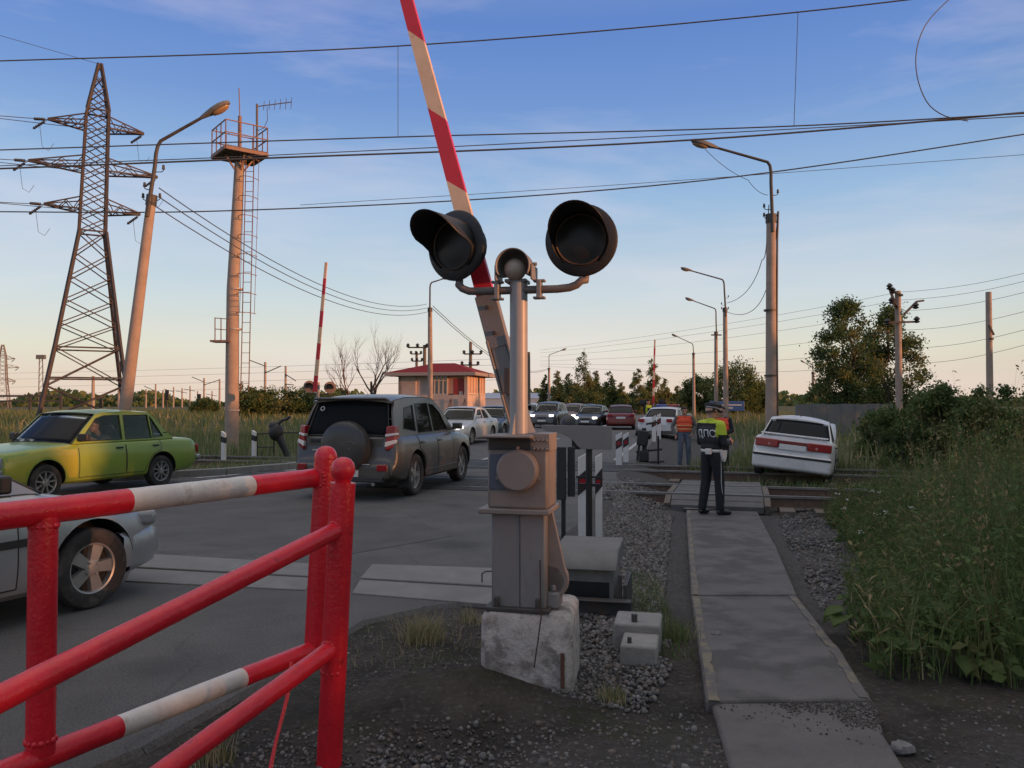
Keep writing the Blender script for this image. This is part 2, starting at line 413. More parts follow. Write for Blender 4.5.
def mixc(f, a, b_):
    n = nd('ShaderNodeMix', data_type='RGBA')
    if isinstance(f, (int, float)): n.inputs['Factor'].default_value = f
    else: L(f, n.inputs['Factor'])
    for k_, q in (('A', a), ('B', b_)):
        if isinstance(q, tuple): n.inputs[k_].default_value = (*q, 1)
        else: L(q, n.inputs[k_])
    return n.outputs['Result']
tc_ = nd('ShaderNodeTexCoord'); sp_ = nd('ShaderNodeSeparateXYZ'); L(tc_.outputs['Object'], sp_.inputs[0])
X_, Y_ = sp_.outputs['X'], sp_.outputs['Y']
s_ = mth('ADD', mth('MULTIPLY', mth('ADD', X_, .1), VH.x), mth('MULTIPLY', mth('SUBTRACT', Y_, 6.5), VH.y))
nb = noise(.9)
s_n = mth('ADD', s_, mth('MULTIPLY', mth('SUBTRACT', nb, .5), 1.6))
vor = nd('ShaderNodeTexVoronoi'); vor.inputs['Scale'].default_value = 22; L(tc_.outputs['Object'], vor.inputs['Vector'])
stone = mixc(mapr(vor.outputs['Distance'], .0, .5), (.16, .155, .15), (.035, .033, .031))
stone = mixc(.5, stone, mixc(noise(7), (.075, .070, .066), (.16, .15, .145)))
soil = mixc(mapr(noise(2.2), .35, .65), (.030, .027, .023), (.070, .062, .054))
soil = mixc(mapr(noise(30), .55, .75), soil, (.13, .125, .12))
soil = mixc(mapr(noise(1.4, 10, .7), .52, .66, 0, .7), soil, (.035, .042, .018))
field = mixc(mapr(noise(.35), .4, .6), (.055, .062, .026), (.115, .105, .055))
grav = mth('MULTIPLY', mapr(Y_, 5.6, 7.4), mth('SUBTRACT', 1.0, mapr(s_n, 3.3, 4.6)))
grav = mth('MULTIPLY', grav, mth('SUBTRACT', 1.0, mapr(Y_, 60, 90)))
grav = mth('MULTIPLY', grav, mapr(s_n, -10.5, -9.2))
near_g = mapr(mth('ADD', Y_, mth('MULTIPLY', mth('SUBTRACT', nb, .5), 1.2)), 3.95, 3.5)
col = mixc(mth('MAXIMUM', mapr(Y_, 9, 20), mapr(s_n, 3.2, 4.4)), soil, field)
col = mixc(grav, col, stone); col = mixc(mth('MULTIPLY', near_g, .55), col, stone)
# thin yards of worn earth further out
L(col, b.inputs['Base Color'])
bp = nd('ShaderNodeBump'); bp.inputs['Strength'].default_value = .9; bp.inputs['Distance'].default_value = .03
L(mth('ADD', noise(45, 5), mth('MULTIPLY', vor.outputs['Distance'], .8)), bp.inputs['Height']); L(bp.outputs[0], b.inputs['Normal'])

# ------------------------------------------------------------------ road
def edge(y, s): # point at across-road distance s, at world y along the right edge
    k = (y - 6.5) / UH.y
    return Vector((-.1, 6.5, 0)) + UH * k + VH * s
RE = [(-5.6, -6), (-3.4, .6), (-2.4, 2.6), (-1.72, 3.75), (-1.32, 5.0), (-1.1, 5.9), (-.62, 6.35)] + [tuple(edge(y, .12 * math.sin(y * 1.3) * (1 if y < 30 else 0))[:2]) for y in (6.6, 8, 9.5, 11, 12.5, 14, 16, 18, 21, 25, 32, 45, 60, 80)]
RE += [(17.2, 95), (16.5, 112), (12, 130)]
LE = [(2, 128), (7.6, 108), (7.9, 92)] + [tuple(edge(y, -8.4)[:2]) for y in (78, 60, 45, 32, 26)] + [(-4.7, 20.6), (-5.3, 19.0), (-6.2, 17.6), (-7.8, 16.3), (-10, 14.9), (-14, 13), (-22, 10.5), (-40, 7), (-60, 4), (-60, -14), (-20, -14)]
mb = MB(); mb.add([(x, y, 0) for x, y in RE + LE], [list(range(len(RE + LE)))])
for i in range(len(RE) - 1):                                     # the broken asphalt edge
    p, q = Vector((*RE[i], 0)), Vector((*RE[i + 1], 0)); n_ = (q - p).cross(Vector((0, 0, 1))).normalized()
    mb.add([p, q, q + n_ * .12 - Vector((0, 0, .12)), p + n_ * .12 - Vector((0, 0, .12))], [(0, 1, 2, 3)])
mb.build('road', ASPH, smooth=0); tag(bpy.data.objects['road'], kind='structure')
mb = MB()
def strip(a, b_, wd, z=.004):
    a, b_ = Vector((*a[:2], z)), Vector((*b_[:2], z)); n_ = (b_ - a).cross(Vector((0, 0, 1))).normalized() * wd / 2
    mb.add([a - n_, a + n_, b_ + n_, b_ - n_], [(0, 1, 2, 3)])
c0 = gr(404, 477.5); c1 = gr(500, 478.5); strip(c0, c1, .22)                     # stop line
for y in (19.5, 25.5, 31.5, 37.5, 44, 52, 60): strip(edge(y, -4.1), edge(y + 3, -4.1), .12)
strip(gr(195, 478), gr(305, 469), .12); strip(edge(22, -.5), edge(75, -.5), .12)
mb.build('road_markings', PAINTW, smooth=0); tag(bpy.data.objects['road_markings'], kind='structure')
mb = MB()                                                        # darker repairs in the asphalt
for pts in ([(300, 545), (420, 522), (452, 536), (350, 554)],):
    mb.add([gr(x, y, .0035) for x, y in pts], [list(range(len(pts)))])
mb.build('road_patches', mat('asphalt repair', (.080, .076, .073), .86, var=.18, scale=2, bump=.5, bscale=140), smooth=0); tag(bpy.data.objects['road_patches'], kind='structure')

# kerb and dirt strip along the far left edge
kb = MB()
pl = [Vector((x, y, 0)) for x, y in ((-4.75, 20.8), (-5.4, 19.15), (-6.35, 17.75), (-7.9, 16.45), (-10.05, 15.05), (-14, 13.15))]
for p, q in zip(pl, pl[1:]): kb.beam(p + Vector((0, 0, .03)), q + Vector((0, 0, .03)), .15, .22)
kb.build('kerb', CONC, bevel=.015); tag(bpy.data.objects['kerb'], kind='structure')

# steel-edged lift plates set across the carriageway by the barrier
PLM = mat('worn plate', (.165, .157, .148), .72, var=.18, scale=3, bump=.3, bscale=60, col2=(.13, .122, .115), mix=(.5, .68), mscale=1.6)
def plate(px, lab):
    t_ = thing('barrier_plate', lab, 'road plate', gr(px[0][0], px[0][1]), group='lift plates across the carriageway')
    o = Vector(t_.location)
    a, b_, c, d = [gr(*p) for p in px]      # near-left, near-right, far-right, far-left
    e0, e1 = a.lerp(d, .36), b_.lerp(c, .36); up = Vector((0, 0, 1))
    m1 = MB(o); m1.hexa([a - up * .03, b_ - up * .03, e1 - up * .03, e0 - up * .03, a + up * .012, b_ + up * .012, e1 + up * .035, e0 + up * .035]); m1.build('apron', PLM, t_, bevel=.006)
    e2, e3 = e0.lerp(d, .02), e1.lerp(c, .02)
    m1 = MB(o); m1.hexa([e2 - up * .03, e3 - up * .03, c - up * .03, d - up * .03, e2 + up * .05, e3 + up * .05, c + up * .03, d + up * .03]); m1.build('cover', PLM, t_, bevel=.008)
    return t_, o
plate([(125, 582), (306, 591), (322, 567), (142, 556)], 'pale flat plate across the road beside the silver car wheel')
pt, po = plate([(352, 594), (497, 606), (497, 571), (372, 567)], 'pale flat plate across the road ending at the barrier pedestal')
m1 = MB(po); h0 = gr(482, 583, .04)
m1.tube([h0, h0 + Vector((0, 0, .08)), h0 + Vector((.03, 0, .1)), h0 + Vector((.12, 0, .1)), h0 + Vector((.15, 0, .08)), h0 + Vector((.15, 0, 0))], .007, 6); m1.build('handle', DARKM, pt)

# ------------------------------------------------------------------ railway
RU = Vector((math.cos(R(16)), -math.sin(R(16)), 0)); RV = Vector((math.sin(R(16)), math.cos(R(16)), 0))
RP = Vector((2.0, 14.35, 0))
BAL = mat('ballast bed', (.10, .096, .092), .95, var=.35, scale=25, bump=1.0, bscale=30)
for k_, off in enumerate((0, 4.6)):
    for j_, (d0, nm) in enumerate(((0, ''), (1.52, ''))):
        p = RP + RV * (off + d0)
        lab = [['nearest rusty running rail crossing in front of the policeman', 'second rail crossing just behind the timber panels'], ['third rail back, near rail of the far track', 'farthest rail of the far track crossing the road']][k_][j_]
        rt = thing('rail', lab, 'rail', p, group='rails of the level crossing')
        for (a0, a1) in ((-90, 90),):
            m1 = MB(p)
            for dx0, dx1, z0, z1 in ((-.07, .07, -.18, -.165), (-.012, .012, -.165, -.03)):
                q0, q1 = p + RU * a0, p + RU * a1
                m1.hexa([q0 + RV * dx0 + Vector((0, 0, z0)), q1 + RV * dx0 + Vector((0, 0, z0)), q1 + RV * dx1 + Vector((0, 0, z0)), q0 + RV * dx1 + Vector((0, 0, z0)),
                         q0 + RV * dx0 + Vector((0, 0, z1)), q1 + RV * dx0 + Vector((0, 0, z1)), q1 + RV * dx1 + Vector((0, 0, z1)), q0 + RV * dx1 + Vector((0, 0, z1))])
            m1.build('rail_web', RAILSIDE, rt, smooth=0)
            m1 = MB(p); q0, q1 = p + RU * a0, p + RU * a1
            m1.beam(q0 + Vector((0, 0, -.01)), q1 + Vector((0, 0, -.01)), .07, .04); m1.build('rail_head', RAILTOP, rt, smooth=0)
            if k_ == 0 and j_ == 0:
                m1 = MB(p)
                for s0 in (-1.0,):
                    for i in range(6): q = p + RU * (s0 + i * .14) + Vector((0, 0, -.09)) - RV * .014; m1.cyl(q, q - RV * .03, .018, n=6)
                    m1.beam(p + RU * (s0 - .1) - RV * .02 + Vector((0, 0, -.09)), p + RU * (s0 + .8) - RV * .02 + Vector((0, 0, -.09)), .02, .09)
                m1.build('fishplate', DARKM, rt, smooth=0)
# rubber crossing panels in the carriageway
RUB = mat('rubber deck', (.024, .024, .024), .8, var=.2, scale=8, bump=.5, bscale=20)
mb = MB()
for off in (0, 4.6):
    for i in range(14):
        s0 = -8.6 + i * .72
        for d0, d1 in ((-.62, -.1), (.1, 1.42), (1.62, 2.1)):
            a, b_ = RP + RU * s0 + RV * (off + d0), RP + RU * (s0 + .7) + RV * (off + d0)
            c, d = b_ + RV * (d1 - d0), a + RV * (d1 - d0)
            if road_s(*((a + c) / 2)[:2]) > -.15: continue
            mb.hexa([q + Vector((0, 0, -.05)) for q in (a, b_, c, d)] + [q + Vector((0, 0, .012)) for q in (a, b_, c, d)])
mb.build('crossing_deck', RUB, bevel=.006); tag(bpy.data.objects['crossing_deck'], kind='structure')
# pedestrian deck between the rails
pc = RP + RU * 1.62
pd = thing('pedestrian_deck', 'dark low deck of boards between the rails on the footpath', 'deck', pc)
for i, (d0, d1) in enumerate(((-.52, -.09), (.1, 1.40), (1.63, 2.35))):
    m1 = MB(pc); n_ = 4 if i == 1 else 2
    for k in range(n_):
        e0 = d0 + (d1 - d0) * k / n_; e1 = d0 + (d1 - d0) * (k + 1) / n_ - .012
        a, b_ = pc + RU * -.76 + RV * e0, pc + RU * .76 + RV * e0; c, d = pc + RU * .76 + RV * e1, pc + RU * -.76 + RV * e1
        zf = [-.135 + .125 * (e - d0) / (d1 - d0) if i == 0 else .0 for e in (e0, e0, e1, e1)]
        m1.hexa([q + Vector((0, 0, -.25)) for q in (a, b_, c, d)] + [q + Vector((0, 0, z_ + .004 * (k % 2))) for q, z_ in zip((a, b_, c, d), zf)])
    m1.build('board_panel', BOARD, pd, bevel=.008)
for sgn in (-1, 1):
    m1 = MB(pc); a = pc + RU * sgn * .82
    m1.beam(a - RV * .50 + Vector((0, 0, -.19)), a - RV * .1 + Vector((0, 0, -.09)), .1, .16); m1.beam(a + RV * .12 + Vector((0, 0, -.07)), a + RV * 1.4 + Vector((0, 0, -.07)), .1, .16); m1.build('edge_beam', WOOD, pd, bevel=.008)
# timber sleepers showing beside the footpath, one mass half sunk in ballast
mb = MB()
for off in (0, 4.6):
    for i in range(-30, 120):
        c = RP + RU * (i * .55) + RV * (off + .76)
        s_val = road_s(c.x, c.y)
        if -9.6 < s_val < .35 or abs((c - pc).dot(RU)) < 1.0: continue
        mb.box(c + Vector((0, 0, -.235)), (.24, 2.7, .12), Euler((0, 0, -R(16))).to_matrix())
mb.build('sleepers', WOOD, bevel=.01); tag(bpy.data.objects['sleepers'], 'dark timber sleepers sunk in the ballast under the rails', 'sleepers', kind='stuff')

# ------------------------------------------------------------------ footpath: slabs with faded yellow edges
SLAB = mat('footpath slab', (.112, .103, .097), .85, var=.16, scale=2.5, bump=.5, bscale=90, col2=(.070, .064, .059), mix=(.45, .58), mscale=2.6)
path = [((686, 509), (757, 511)), ((688, 545), (775, 545)), ((691, 596), (797, 596)), ((699, 650), (838, 645)), ((706, 701), (872, 699))]
def on_ground(px, py, dz):               # the ground point seen at a pixel, lifted by dz
    z = 0.0
    for _ in range(12): p = gr(px, py, z); z = tz(p.x, p.y) + dz
    return gr(px, py, z)
fp = [(on_ground(*l, .055), on_ground(*r, .055)) for l, r in path]
for i_, q_ in enumerate(fp): q_[1].z = q_[0].z = max(q_[0].z, q_[1].z) - (.014 if i_ >= 3 else 0)
up = Vector((0, 0, 1))
for i in range(4):
    (l1, r1), (l0, r0) = fp[i], fp[i + 1]
    l1, r1, l0, r0 = l1.copy(), r1.copy(), l0.copy(), r0.copy()
    g = (l1 - l0).normalized() * .012
    if i in (0, 2, 3): l0 += g; r0 += g
    zz = up * (.012 * (i % 2))
    m1 = MB(); m1.hexa([l0 - up * .3, r0 - up * .3, r1 - up * .3, l1 - up * .3, l0 + zz, r0 + zz, r1 + zz, l1 + zz])
    o = m1.build('footpath_slab', SLAB, bevel=.012); tag(o, kind='structure')
    m1 = MB()
    for (a, b_, sg) in ((l0, l1, 1), (r0, r1, -1)):
        if sg < 0 and i in (0, 1): continue
        e = (b_ - a).cross(up).normalized() * sg
        n_ = 14; wv = [.055 + .025 * random.random() for _ in range(n_ + 1)]
        for k in range(n_):
            p, q = a.lerp(b_, k / n_), a.lerp(b_, (k + 1) / n_)
            m1.add([p + zz + up * .004 + e * .014, p + zz + up * .004 + e * wv[k], q + zz + up * .004 + e * wv[k + 1], q + zz + up * .004 + e * .014], [(0, 1, 2, 3)])
    o = m1.build('footpath_edge_paint', YEL, smooth=0); tag(o, kind='structure')
SLAB2 = mat('pale footpath', (.128, .118, .11), .88, var=.2, scale=5, bump=.7, bscale=60, col2=(.085, .077, .072), mix=(.48, .66), mscale=2.5)
m1 = MB(); ed = [(709, 694), (780, 691), (868, 691), (874, 703), (879, 712), (884, 735), (905, 768), (960, 830), (745, 830), (730, 768)]
pp = [gr(x, y, 0.0) for x, y in ed]; m1.prism([p - up * .15 for p in pp], up * .155); o = m1.build('footpath_slab', SLAB2, bevel=.02); tag(o, kind='structure')
# end board by the rail
m1 = MB(); m1.hexa([gr(x, y, z - .2) for x, y, z in ((684, 510, -.19), (757, 511, -.19), (748, 499, -.14), (682, 499, -.14))] + [gr(x, y, z) for x, y, z in ((684, 509, -.185), (757, 510, -.185), (748, 498.5, -.13), (682, 498.5, -.13))])
o = m1.build('footpath_ramp', SLAB2, bevel=.01); tag(o, kind='structure')


# ------------------------------------------------------------------ barrier machine with crossing signal
UP = Vector((0, 0, 1))
M0Y = 4.7
def mp_(x, y, dy=0.0): return at(x, y, M0Y + dy)
base = mp_(523, 640); base.z = -.05
blk = thing('concrete_block', 'chipped pale concrete block under the grey barrier machine', 'concrete block', base)
cx = Vector((base.x + .055, base.y + .06, 0))
m1 = MB(base); rotb = Euler((0, 0, -R(9))).to_matrix()
def ring(hx, hy, z, ch):
    q = [(-hx + ch, -hy), (hx - ch, -hy), (hx, -hy + ch), (hx, hy - ch), (hx - ch, hy), (-hx + ch, hy), (-hx, hy - ch), (-hx, -hy + ch)]
    return [cx + rotb @ Vector((a, b_, 0)) + UP * z for a, b_ in q]
zt_ = mp_(523, 614, -.2).z
m1.grid([ring(.262, .27, -.3, .035), ring(.265, .27, .18, .04), ring(.262, .265, zt_ - .035, .035), ring(.235, .24, zt_, .03)], True)
m1.add(ring(.235, .24, zt_, .03), [list(range(8))])
o = m1.build('body', mat('whitewashed concrete', (.40, .37, .345), .88, var=.2, scale=8, bump=.7, bscale=48, col2=(.20, .18, .16), mix=(.47, .6), mscale=9), blk, smooth=50, bevel=.012)
m1 = MB(base); q = cx + rotb @ Vector((.205, -.275, .02)); m1.beam(q, q + UP * .19, .022, .022); m1.build('steel_strap', mat('rust', (.09, .045, .03), .9), blk)

bm_ = thing('barrier_signal', 'grey barrier machine with raised red and white arm and twin black hooded lamps', 'barrier', (mp_(523, 612).x, M0Y, zt_), 12.5)
BL = Vector(bm_.location); inv = bm_.matrix_basis.inverted()
def loc(p): return inv @ Vector(p)
pxm = M0Y / F
def lx(px): return (px - 523) * pxm
def lz(py): return at(523, py, M0Y).z - zt_
# pedestal
m1 = MB(); m1.box((0, 0, (lz(507)) / 2), (.315, .27, lz(507)))
m1.build('pedestal', GREYM, bm_, bevel=.012)
m1 = MB(); m1.box((0, 0, .012), (.37, .36, .024)); m1.box((-.12, -.16, .05), (.03, .03, .06)); m1.box((.12, -.16, .05), (.03, .03, .06)); m1.build('foot_plate', DARKM, bm_, bevel=.005)
m1 = MB(); m1.box((.19, -.02, .055), (.075, .14, .09)); m1.cyl((.19, -.05, .1), (.19, -.05, .14), .018); m1.cyl((.19, .02, .1), (.19, .02, .125), .014); m1.build('anchor_foot', GREYM, bm_, bevel=.01)
m1 = MB(); m1.box((0.01, -.1365, .3), (.004, .004, .56)); m1.build('seam', DARKM, bm_, smooth=0)
# upper case
z0, z1 = lz(506), lz(446)
m1 = MB(); m1.box((-.002, 0.0, (z0 + z1) / 2), (.35, .30, z1 - z0)); m1.build('upper_case', BROWNM, bm_, bevel=.016)
m1 = MB(); m1.box((-.02, 0, z0 - .012), (.41, .37, .03)); m1.build('case_sill', BROWNM, bm_, bevel=.006)
m1 = MB(); m1.box((-.115, -.153, lz(470)), (.10, .008, .20)); m1.build('data_panel', mat('dark blue grey panel', (.075, .088, .115), .5, var=.15, scale=8), bm_, bevel=.003)
# rain hood with dark mouth
zh0, zh1 = lz(449), lz(434)
m1 = MB()
m1.prism([(-.175, -.15, zh0), (-.175, .12, zh0), (-.175, .12, zh1), (-.175, -.27, zh1), (-.175, -.27, zh1 - .012), (-.175, -.16, zh1 - .02)], (.27, 0, 0))
m1.build('rain_hood', BROWNM, bm_, bevel=.004)
m1 = MB(); m1.box((-.045, -.156, (zh0 + zh1) / 2 - .006), (.24, .01, zh1 - zh0 - .02)); m1.build('hood_mouth', BLACKM, bm_, smooth=0)
m1 = MB(); m1.box((.135, -.03, lz(441)), (.10, .25, .10))
for i in range(4): m1.cyl((.10 + .024 * i, -.155, lz(439)), (.10 + .024 * i, -.18, lz(439)), .007, n=6); m1.cyl((.10 + .024 * i, -.155, lz(447)), (.10 + .024 * i, -.18, lz(447)), .007, n=6)
m1.build('terminal_box', BROWNM, bm_, bevel=.006)
# round inspection cover
m1 = MB(); m1.lathe([(0, -.062), (.105, -.062), (.117, -.052), (.120, -.03), (.120, 0)], (lx(524), -.152, lz(468)), (0, 1, 0), 36)
for a in (90, 200, 340): m1.cyl((lx(524) + .128 * math.cos(R(a)), -.16, lz(468) + .128 * math.sin(R(a))), (lx(524) + .128 * math.cos(R(a)), -.18, lz(468) + .128 * math.sin(R(a))), .009, n=6)
m1.build('round_cover', mat('brown cover', (.215, .175, .155), .55, var=.08, scale=6), bm_, smooth=30)
# counterweight arm hanging behind on the right side
cz = lz(577); cyc = Vector((.165, -.06, cz)); pts = []
for a in range(-150, 31, 12): pts.append(cyc + Vector((.112 * math.cos(R(a)), 0, .112 * math.sin(R(a)))))
pts += [Vector((.185, -.06, z0 - .02)), Vector((.10, -.06, z0 - .02)), Vector((.06, -.06, cz))]
m1 = MB(); m1.prism(pts, (0, .03, 0)); m1.build('counterweight_plate', BROWNM, bm_, bevel=.005)
m1 = MB(); m1.lathe([(0, -.05), (.085, -.05), (.098, -.04), (.098, .06), (0, .06)], cyc + Vector((0, .05, 0)), (0, 1, 0), 30); m1.build('counterweight', mat('dusty grey weight', (.25, .225, .21), .7, var=.12, scale=8), bm_, smooth=30)
# mast
xm = lx(518)
zc = lz(281)
m1 = MB(); m1.cyl((xm, .02, z1 - .02), (xm, .02, zc), .053, n=28)
for a in (0, 120, 240):
    d_ = Vector((math.cos(R(a + 20)), math.sin(R(a + 20)), 0)); p = Vector((xm, .02, z1))
    m1.prism([p + d_ * .05, p + d_ * .12, p + d_ * .12 + UP * .03, p + d_ * .05 + UP * .20], d_.cross(UP) * .008)
m1.build('mast', MASTM, bm_, smooth=40)
# cap lamp: small hooded moon-white lamp
c = Vector((lx(516), .02, lz(268)))
m1 = MB()
rows = []
for i in range(7):
    t_ = i / 6; rr = .102
    row = []
    for j in range(25):
        a = R(-30 + 240 * j / 24)
        y = -.13 + .22 * t_
        k = 1.0 if t_ < .6 else math.sqrt(max(0.02, 1 - ((t_ - .6) / .42) ** 2))
        zz = max(math.sin(a) * rr * k, -.075)
        row.append(c + Vector((math.cos(a) * rr * k * (1.0 if math.sin(a) > 0 else 1.0), y, zz)))
    rows.append(row)
m1.grid(rows); hood = m1.build('cap_hood', GREYM, bm_, smooth=60, solid=.006)
m1 = MB(); m1.box(c + Vector((.108, -.02, -.035)), (.012, .17, .09)); m1.box(c + Vector((-.106, -.02, -.035)), (.012, .17, .09)); m1.cyl(c + Vector((.10, -.02, .02)), c + Vector((.125, -.02, .02)), .012, n=8)
m1.box(c + Vector((0, .02, -.075)), (.13, .13, .02)); m1.build('hood_cheek', GREYM, bm_, bevel=.004)
m1 = MB(); m1.sphere(c + Vector((0, -.045, -.012)), (.066, .06, .066), 20, 12); m1.build('cap_lens', MOON, bm_)
# crossbar and clamps
zb_ = lz(290)
dl, dr = Vector((lx(452), -.02, lz(243))), Vector((lx(582), -.02, lz(243)))
m1 = MB()
m1.tube([dl + Vector((.02, .05, -.19)), dl + Vector((.022, .04, -.235)), (lx(456), .0, zb_ + .045), (lx(460), .0, zb_ + .02), (lx(467), .0, zb_ + .003), (lx(478), .0, zb_), (xm, .0, zb_ + .0), (lx(558), 0, zb_), (lx(570), 0, zb_ + .006), (lx(577), 0, zb_ + .02), (lx(582), 0, zb_ + .045), dr + Vector((.02, .04, -.23)), dr + Vector((.02, .05, -.19))], .0235, 12)
m1.build('crossbar', mat('weathered brown pipe', (.13, .105, .095), .6, var=.15, scale=9), bm_, smooth=60)
for px in (497, 540):
    m1 = MB(); m1.box((lx(px), -.005, zb_), (.026, .075, .11)); m1.box((lx(px), -.005, zb_ + .05), (.07, .05, .014)); m1.box((lx(px), -.005, zb_ - .05), (.07, .05, .014)); m1.build('clamp', GREYM, bm_, bevel=.004)
# the two signal heads
def signal_head(c, az, label=None):
    d = Vector((-math.sin(R(az)) * -1, 0, 0))
    f = Vector((math.sin(R(az)), math.cos(R(az)), -.03)).normalized()      # facing direction in machine space
    sx = f.cross(UP).normalized(); sz = sx.cross(f)
    m1 = MB(); m1.lathe([(.0, .0), (.12, .004), (.20, -.004), (.2115, -.012), (.2115, -.022), (.19, -.03), (.0, -.03)], c, f, 44)
    h = m1.build('signal_head', BLACKM, bm_, smooth=30)
    m1 = MB(); m1.lathe([(.15, .02), (.15, .13), (.11, .17), (0, .18)], c, -f, 24); m1.build('lamp_housing', BLACKM, h, smooth=40)
    m1 = MB(); rows = []
    for i in range(9):
        t_ = i / 8; row = []
        for j in range(33):
            a = R(-52 + 284 * j / 32)
            k = max(0, math.sin(a)); ln = .04 + .25 * (k ** .43) if k > 0 else .05 * (1 - abs(math.sin(a)))
            r_ = .152 + .012 * t_
            row.append(c + sx * math.cos(a) * r_ + sz * math.sin(a) * r_ * 1.0 + f * (ln * t_))
        rows.append(row)
    m1.grid(rows); m1.build('visor', BLACKM, h, smooth=60, solid=-.005)
    m1 = MB(); m1.lathe([(.146, .004), (.150, .012), (.146, .018), (.140, .010)], c, f, 36); m1.build('lens_ring', mat('worn brass ring', (.10, .065, .045), .5), h, smooth=40)
    m1 = MB(); m1.lathe([(0, .02), (.05, .018), (.10, .012), (.128, .004), (.14, .003)], c, f, 30); m1.build('lens', LENS, h, smooth=60)
signal_head(dl, 215 - 12.5); signal_head(dr, 193 - 12.5)
# barrier arm
ya = .30
p0 = loc(at(523, 424, M0Y + .33)); pT = loc(at(401.5, -10, M0Y + .33)); ax = (pT - p0).normalized()
p0.y = pT.y = (p0.y + pT.y) / 2; ax = (pT - p0).normalized(); sxx = Vector((0, 1, 0)).cross(ax).normalized()
def arm_pt(py):
    k = (424 - py) / 434.0; return p0 + (pT - p0) * k
segs = [(346, 0), (300, 1), (236, 2), (188, 1), (114, 2), (33, 1), (-45, 2), (-120, 1), (-190, 2), (-235, None)]
m1 = MB()
def armw(py): return .125 - .048 * min(1, max(0, (400 - py) / 430))
for (ya0, k), (yb0, _) in zip(segs[1:], segs[2:]):
    w0, w1 = armw(ya0), armw(yb0); a, b_ = arm_pt(ya0), arm_pt(yb0); sk = .055
    m1.mi = {1: 0, 2: 1}[k]
    m1.hexa([a - sxx * w0 / 2 + ax * (sk if ya0 < 300 else 0) + Vector((0, -.025, 0)), a + sxx * w0 / 2 - ax * (sk if ya0 < 300 else 0) + Vector((0, -.025, 0)), a + sxx * w0 / 2 - ax * (sk if ya0 < 300 else 0) + Vector((0, .025, 0)), a - sxx * w0 / 2 + ax * (sk if ya0 < 300 else 0) + Vector((0, .025, 0)),
             b_ - sxx * w1 / 2 + ax * sk + Vector((0, -.025, 0)), b_ + sxx * w1 / 2 - ax * sk + Vector((0, -.025, 0)), b_ + sxx * w1 / 2 - ax * sk + Vector((0, .025, 0)), b_ - sxx * w1 / 2 + ax * sk + Vector((0, .025, 0))])
BARR = mat('barrier red', (.50, .015, .03), .42, var=.08, scale=8, col2=(.36, .012, .025), mix=(.6, .7), mscale=9)
BARW = mat('barrier white sun tinted', (.62, .45, .31), .5, var=.08, scale=8, col2=(.42, .22, .12), mix=(.55, .72), mscale=9)  # white bands warmed towards sunlit orange, rust blotches as second colour
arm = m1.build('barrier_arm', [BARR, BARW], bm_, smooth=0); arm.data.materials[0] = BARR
# first stripe is red: swap by order of segs (index 0 red)
for p in arm.data.polygons: pass
m1 = MB(); a, b_ = arm_pt(346), arm_pt(300)
m1.beam(a - ax * .02, b_ + ax * .02, .135, .07, up=(0, 1, 0)); m1.beam(arm_pt(424), a, .10, .06, up=(0, 1, 0))
for k in (-1, 1): m1.beam(arm_pt(430) + sxx * k * .055, arm_pt(340) + sxx * k * .062, .016, .09, up=(0, 1, 0))
m1.build('arm_bracket', GREYM, arm, bevel=.006)
for py in (335, 310): m1 = MB(); q = arm_pt(py); m1.cyl(q + Vector((0, -.03, 0)), q + Vector((0, -.06, 0)), .014, n=6); m1.build('bolt', DARKM, arm)
m1 = MB(); m1.box(arm_pt(382) + Vector((0, -.05, 0)), (.03, .02, .16)); m1.build('bracket_plate', DARKM, arm)
m1 = MB(); q0 = arm_pt(424); q1 = Vector((.0, p0.y, lz(470))); m1.beam(q0, q1, .11, .06, up=(0, 1, 0)); m1.cyl(Vector((0, .1, lz(470))), Vector((0, p0.y + .04, lz(470))), .05, n=16); m1.build('pivot_shaft', GREYM, bm_, bevel=.006)

# red-painted wire trailing off the block front
m1 = MB(base); q0 = mp_(541, 618, -.26); m1.tube([mp_(540, 560, -.17), mp_(540.5, 600, -.2), q0, mp_(538, 640, -.29), mp_(534, 668, -.3)], .004, 5); m1.build('loose_wire', mat('rust wire', (.05, .028, .02), .9), blk)

# ------------------------------------------------------------------ red and white guard rails, near left
RR = .0585
def weld(mb, p, d, r):        # a bead of weld round a joint
    r -= .004
    d = d.normalized(); x = d.orthogonal().normalized(); y = d.cross(x)
    for i in range(14):
        a = 2 * math.pi * i / 14; q = p + (x * math.cos(a) + y * math.sin(a)) * (r + .002 * random.random()); mb.sphere(q, .009 + .005 * random.random(), 6, 4)
def pole_cap(mb, p, r):
    mb.lathe([(r, 0), (r * 1.0, .01), (r * .93, .03), (r * .72, .052), (r * .4, .066), (0, .07)], p, UP, 24)
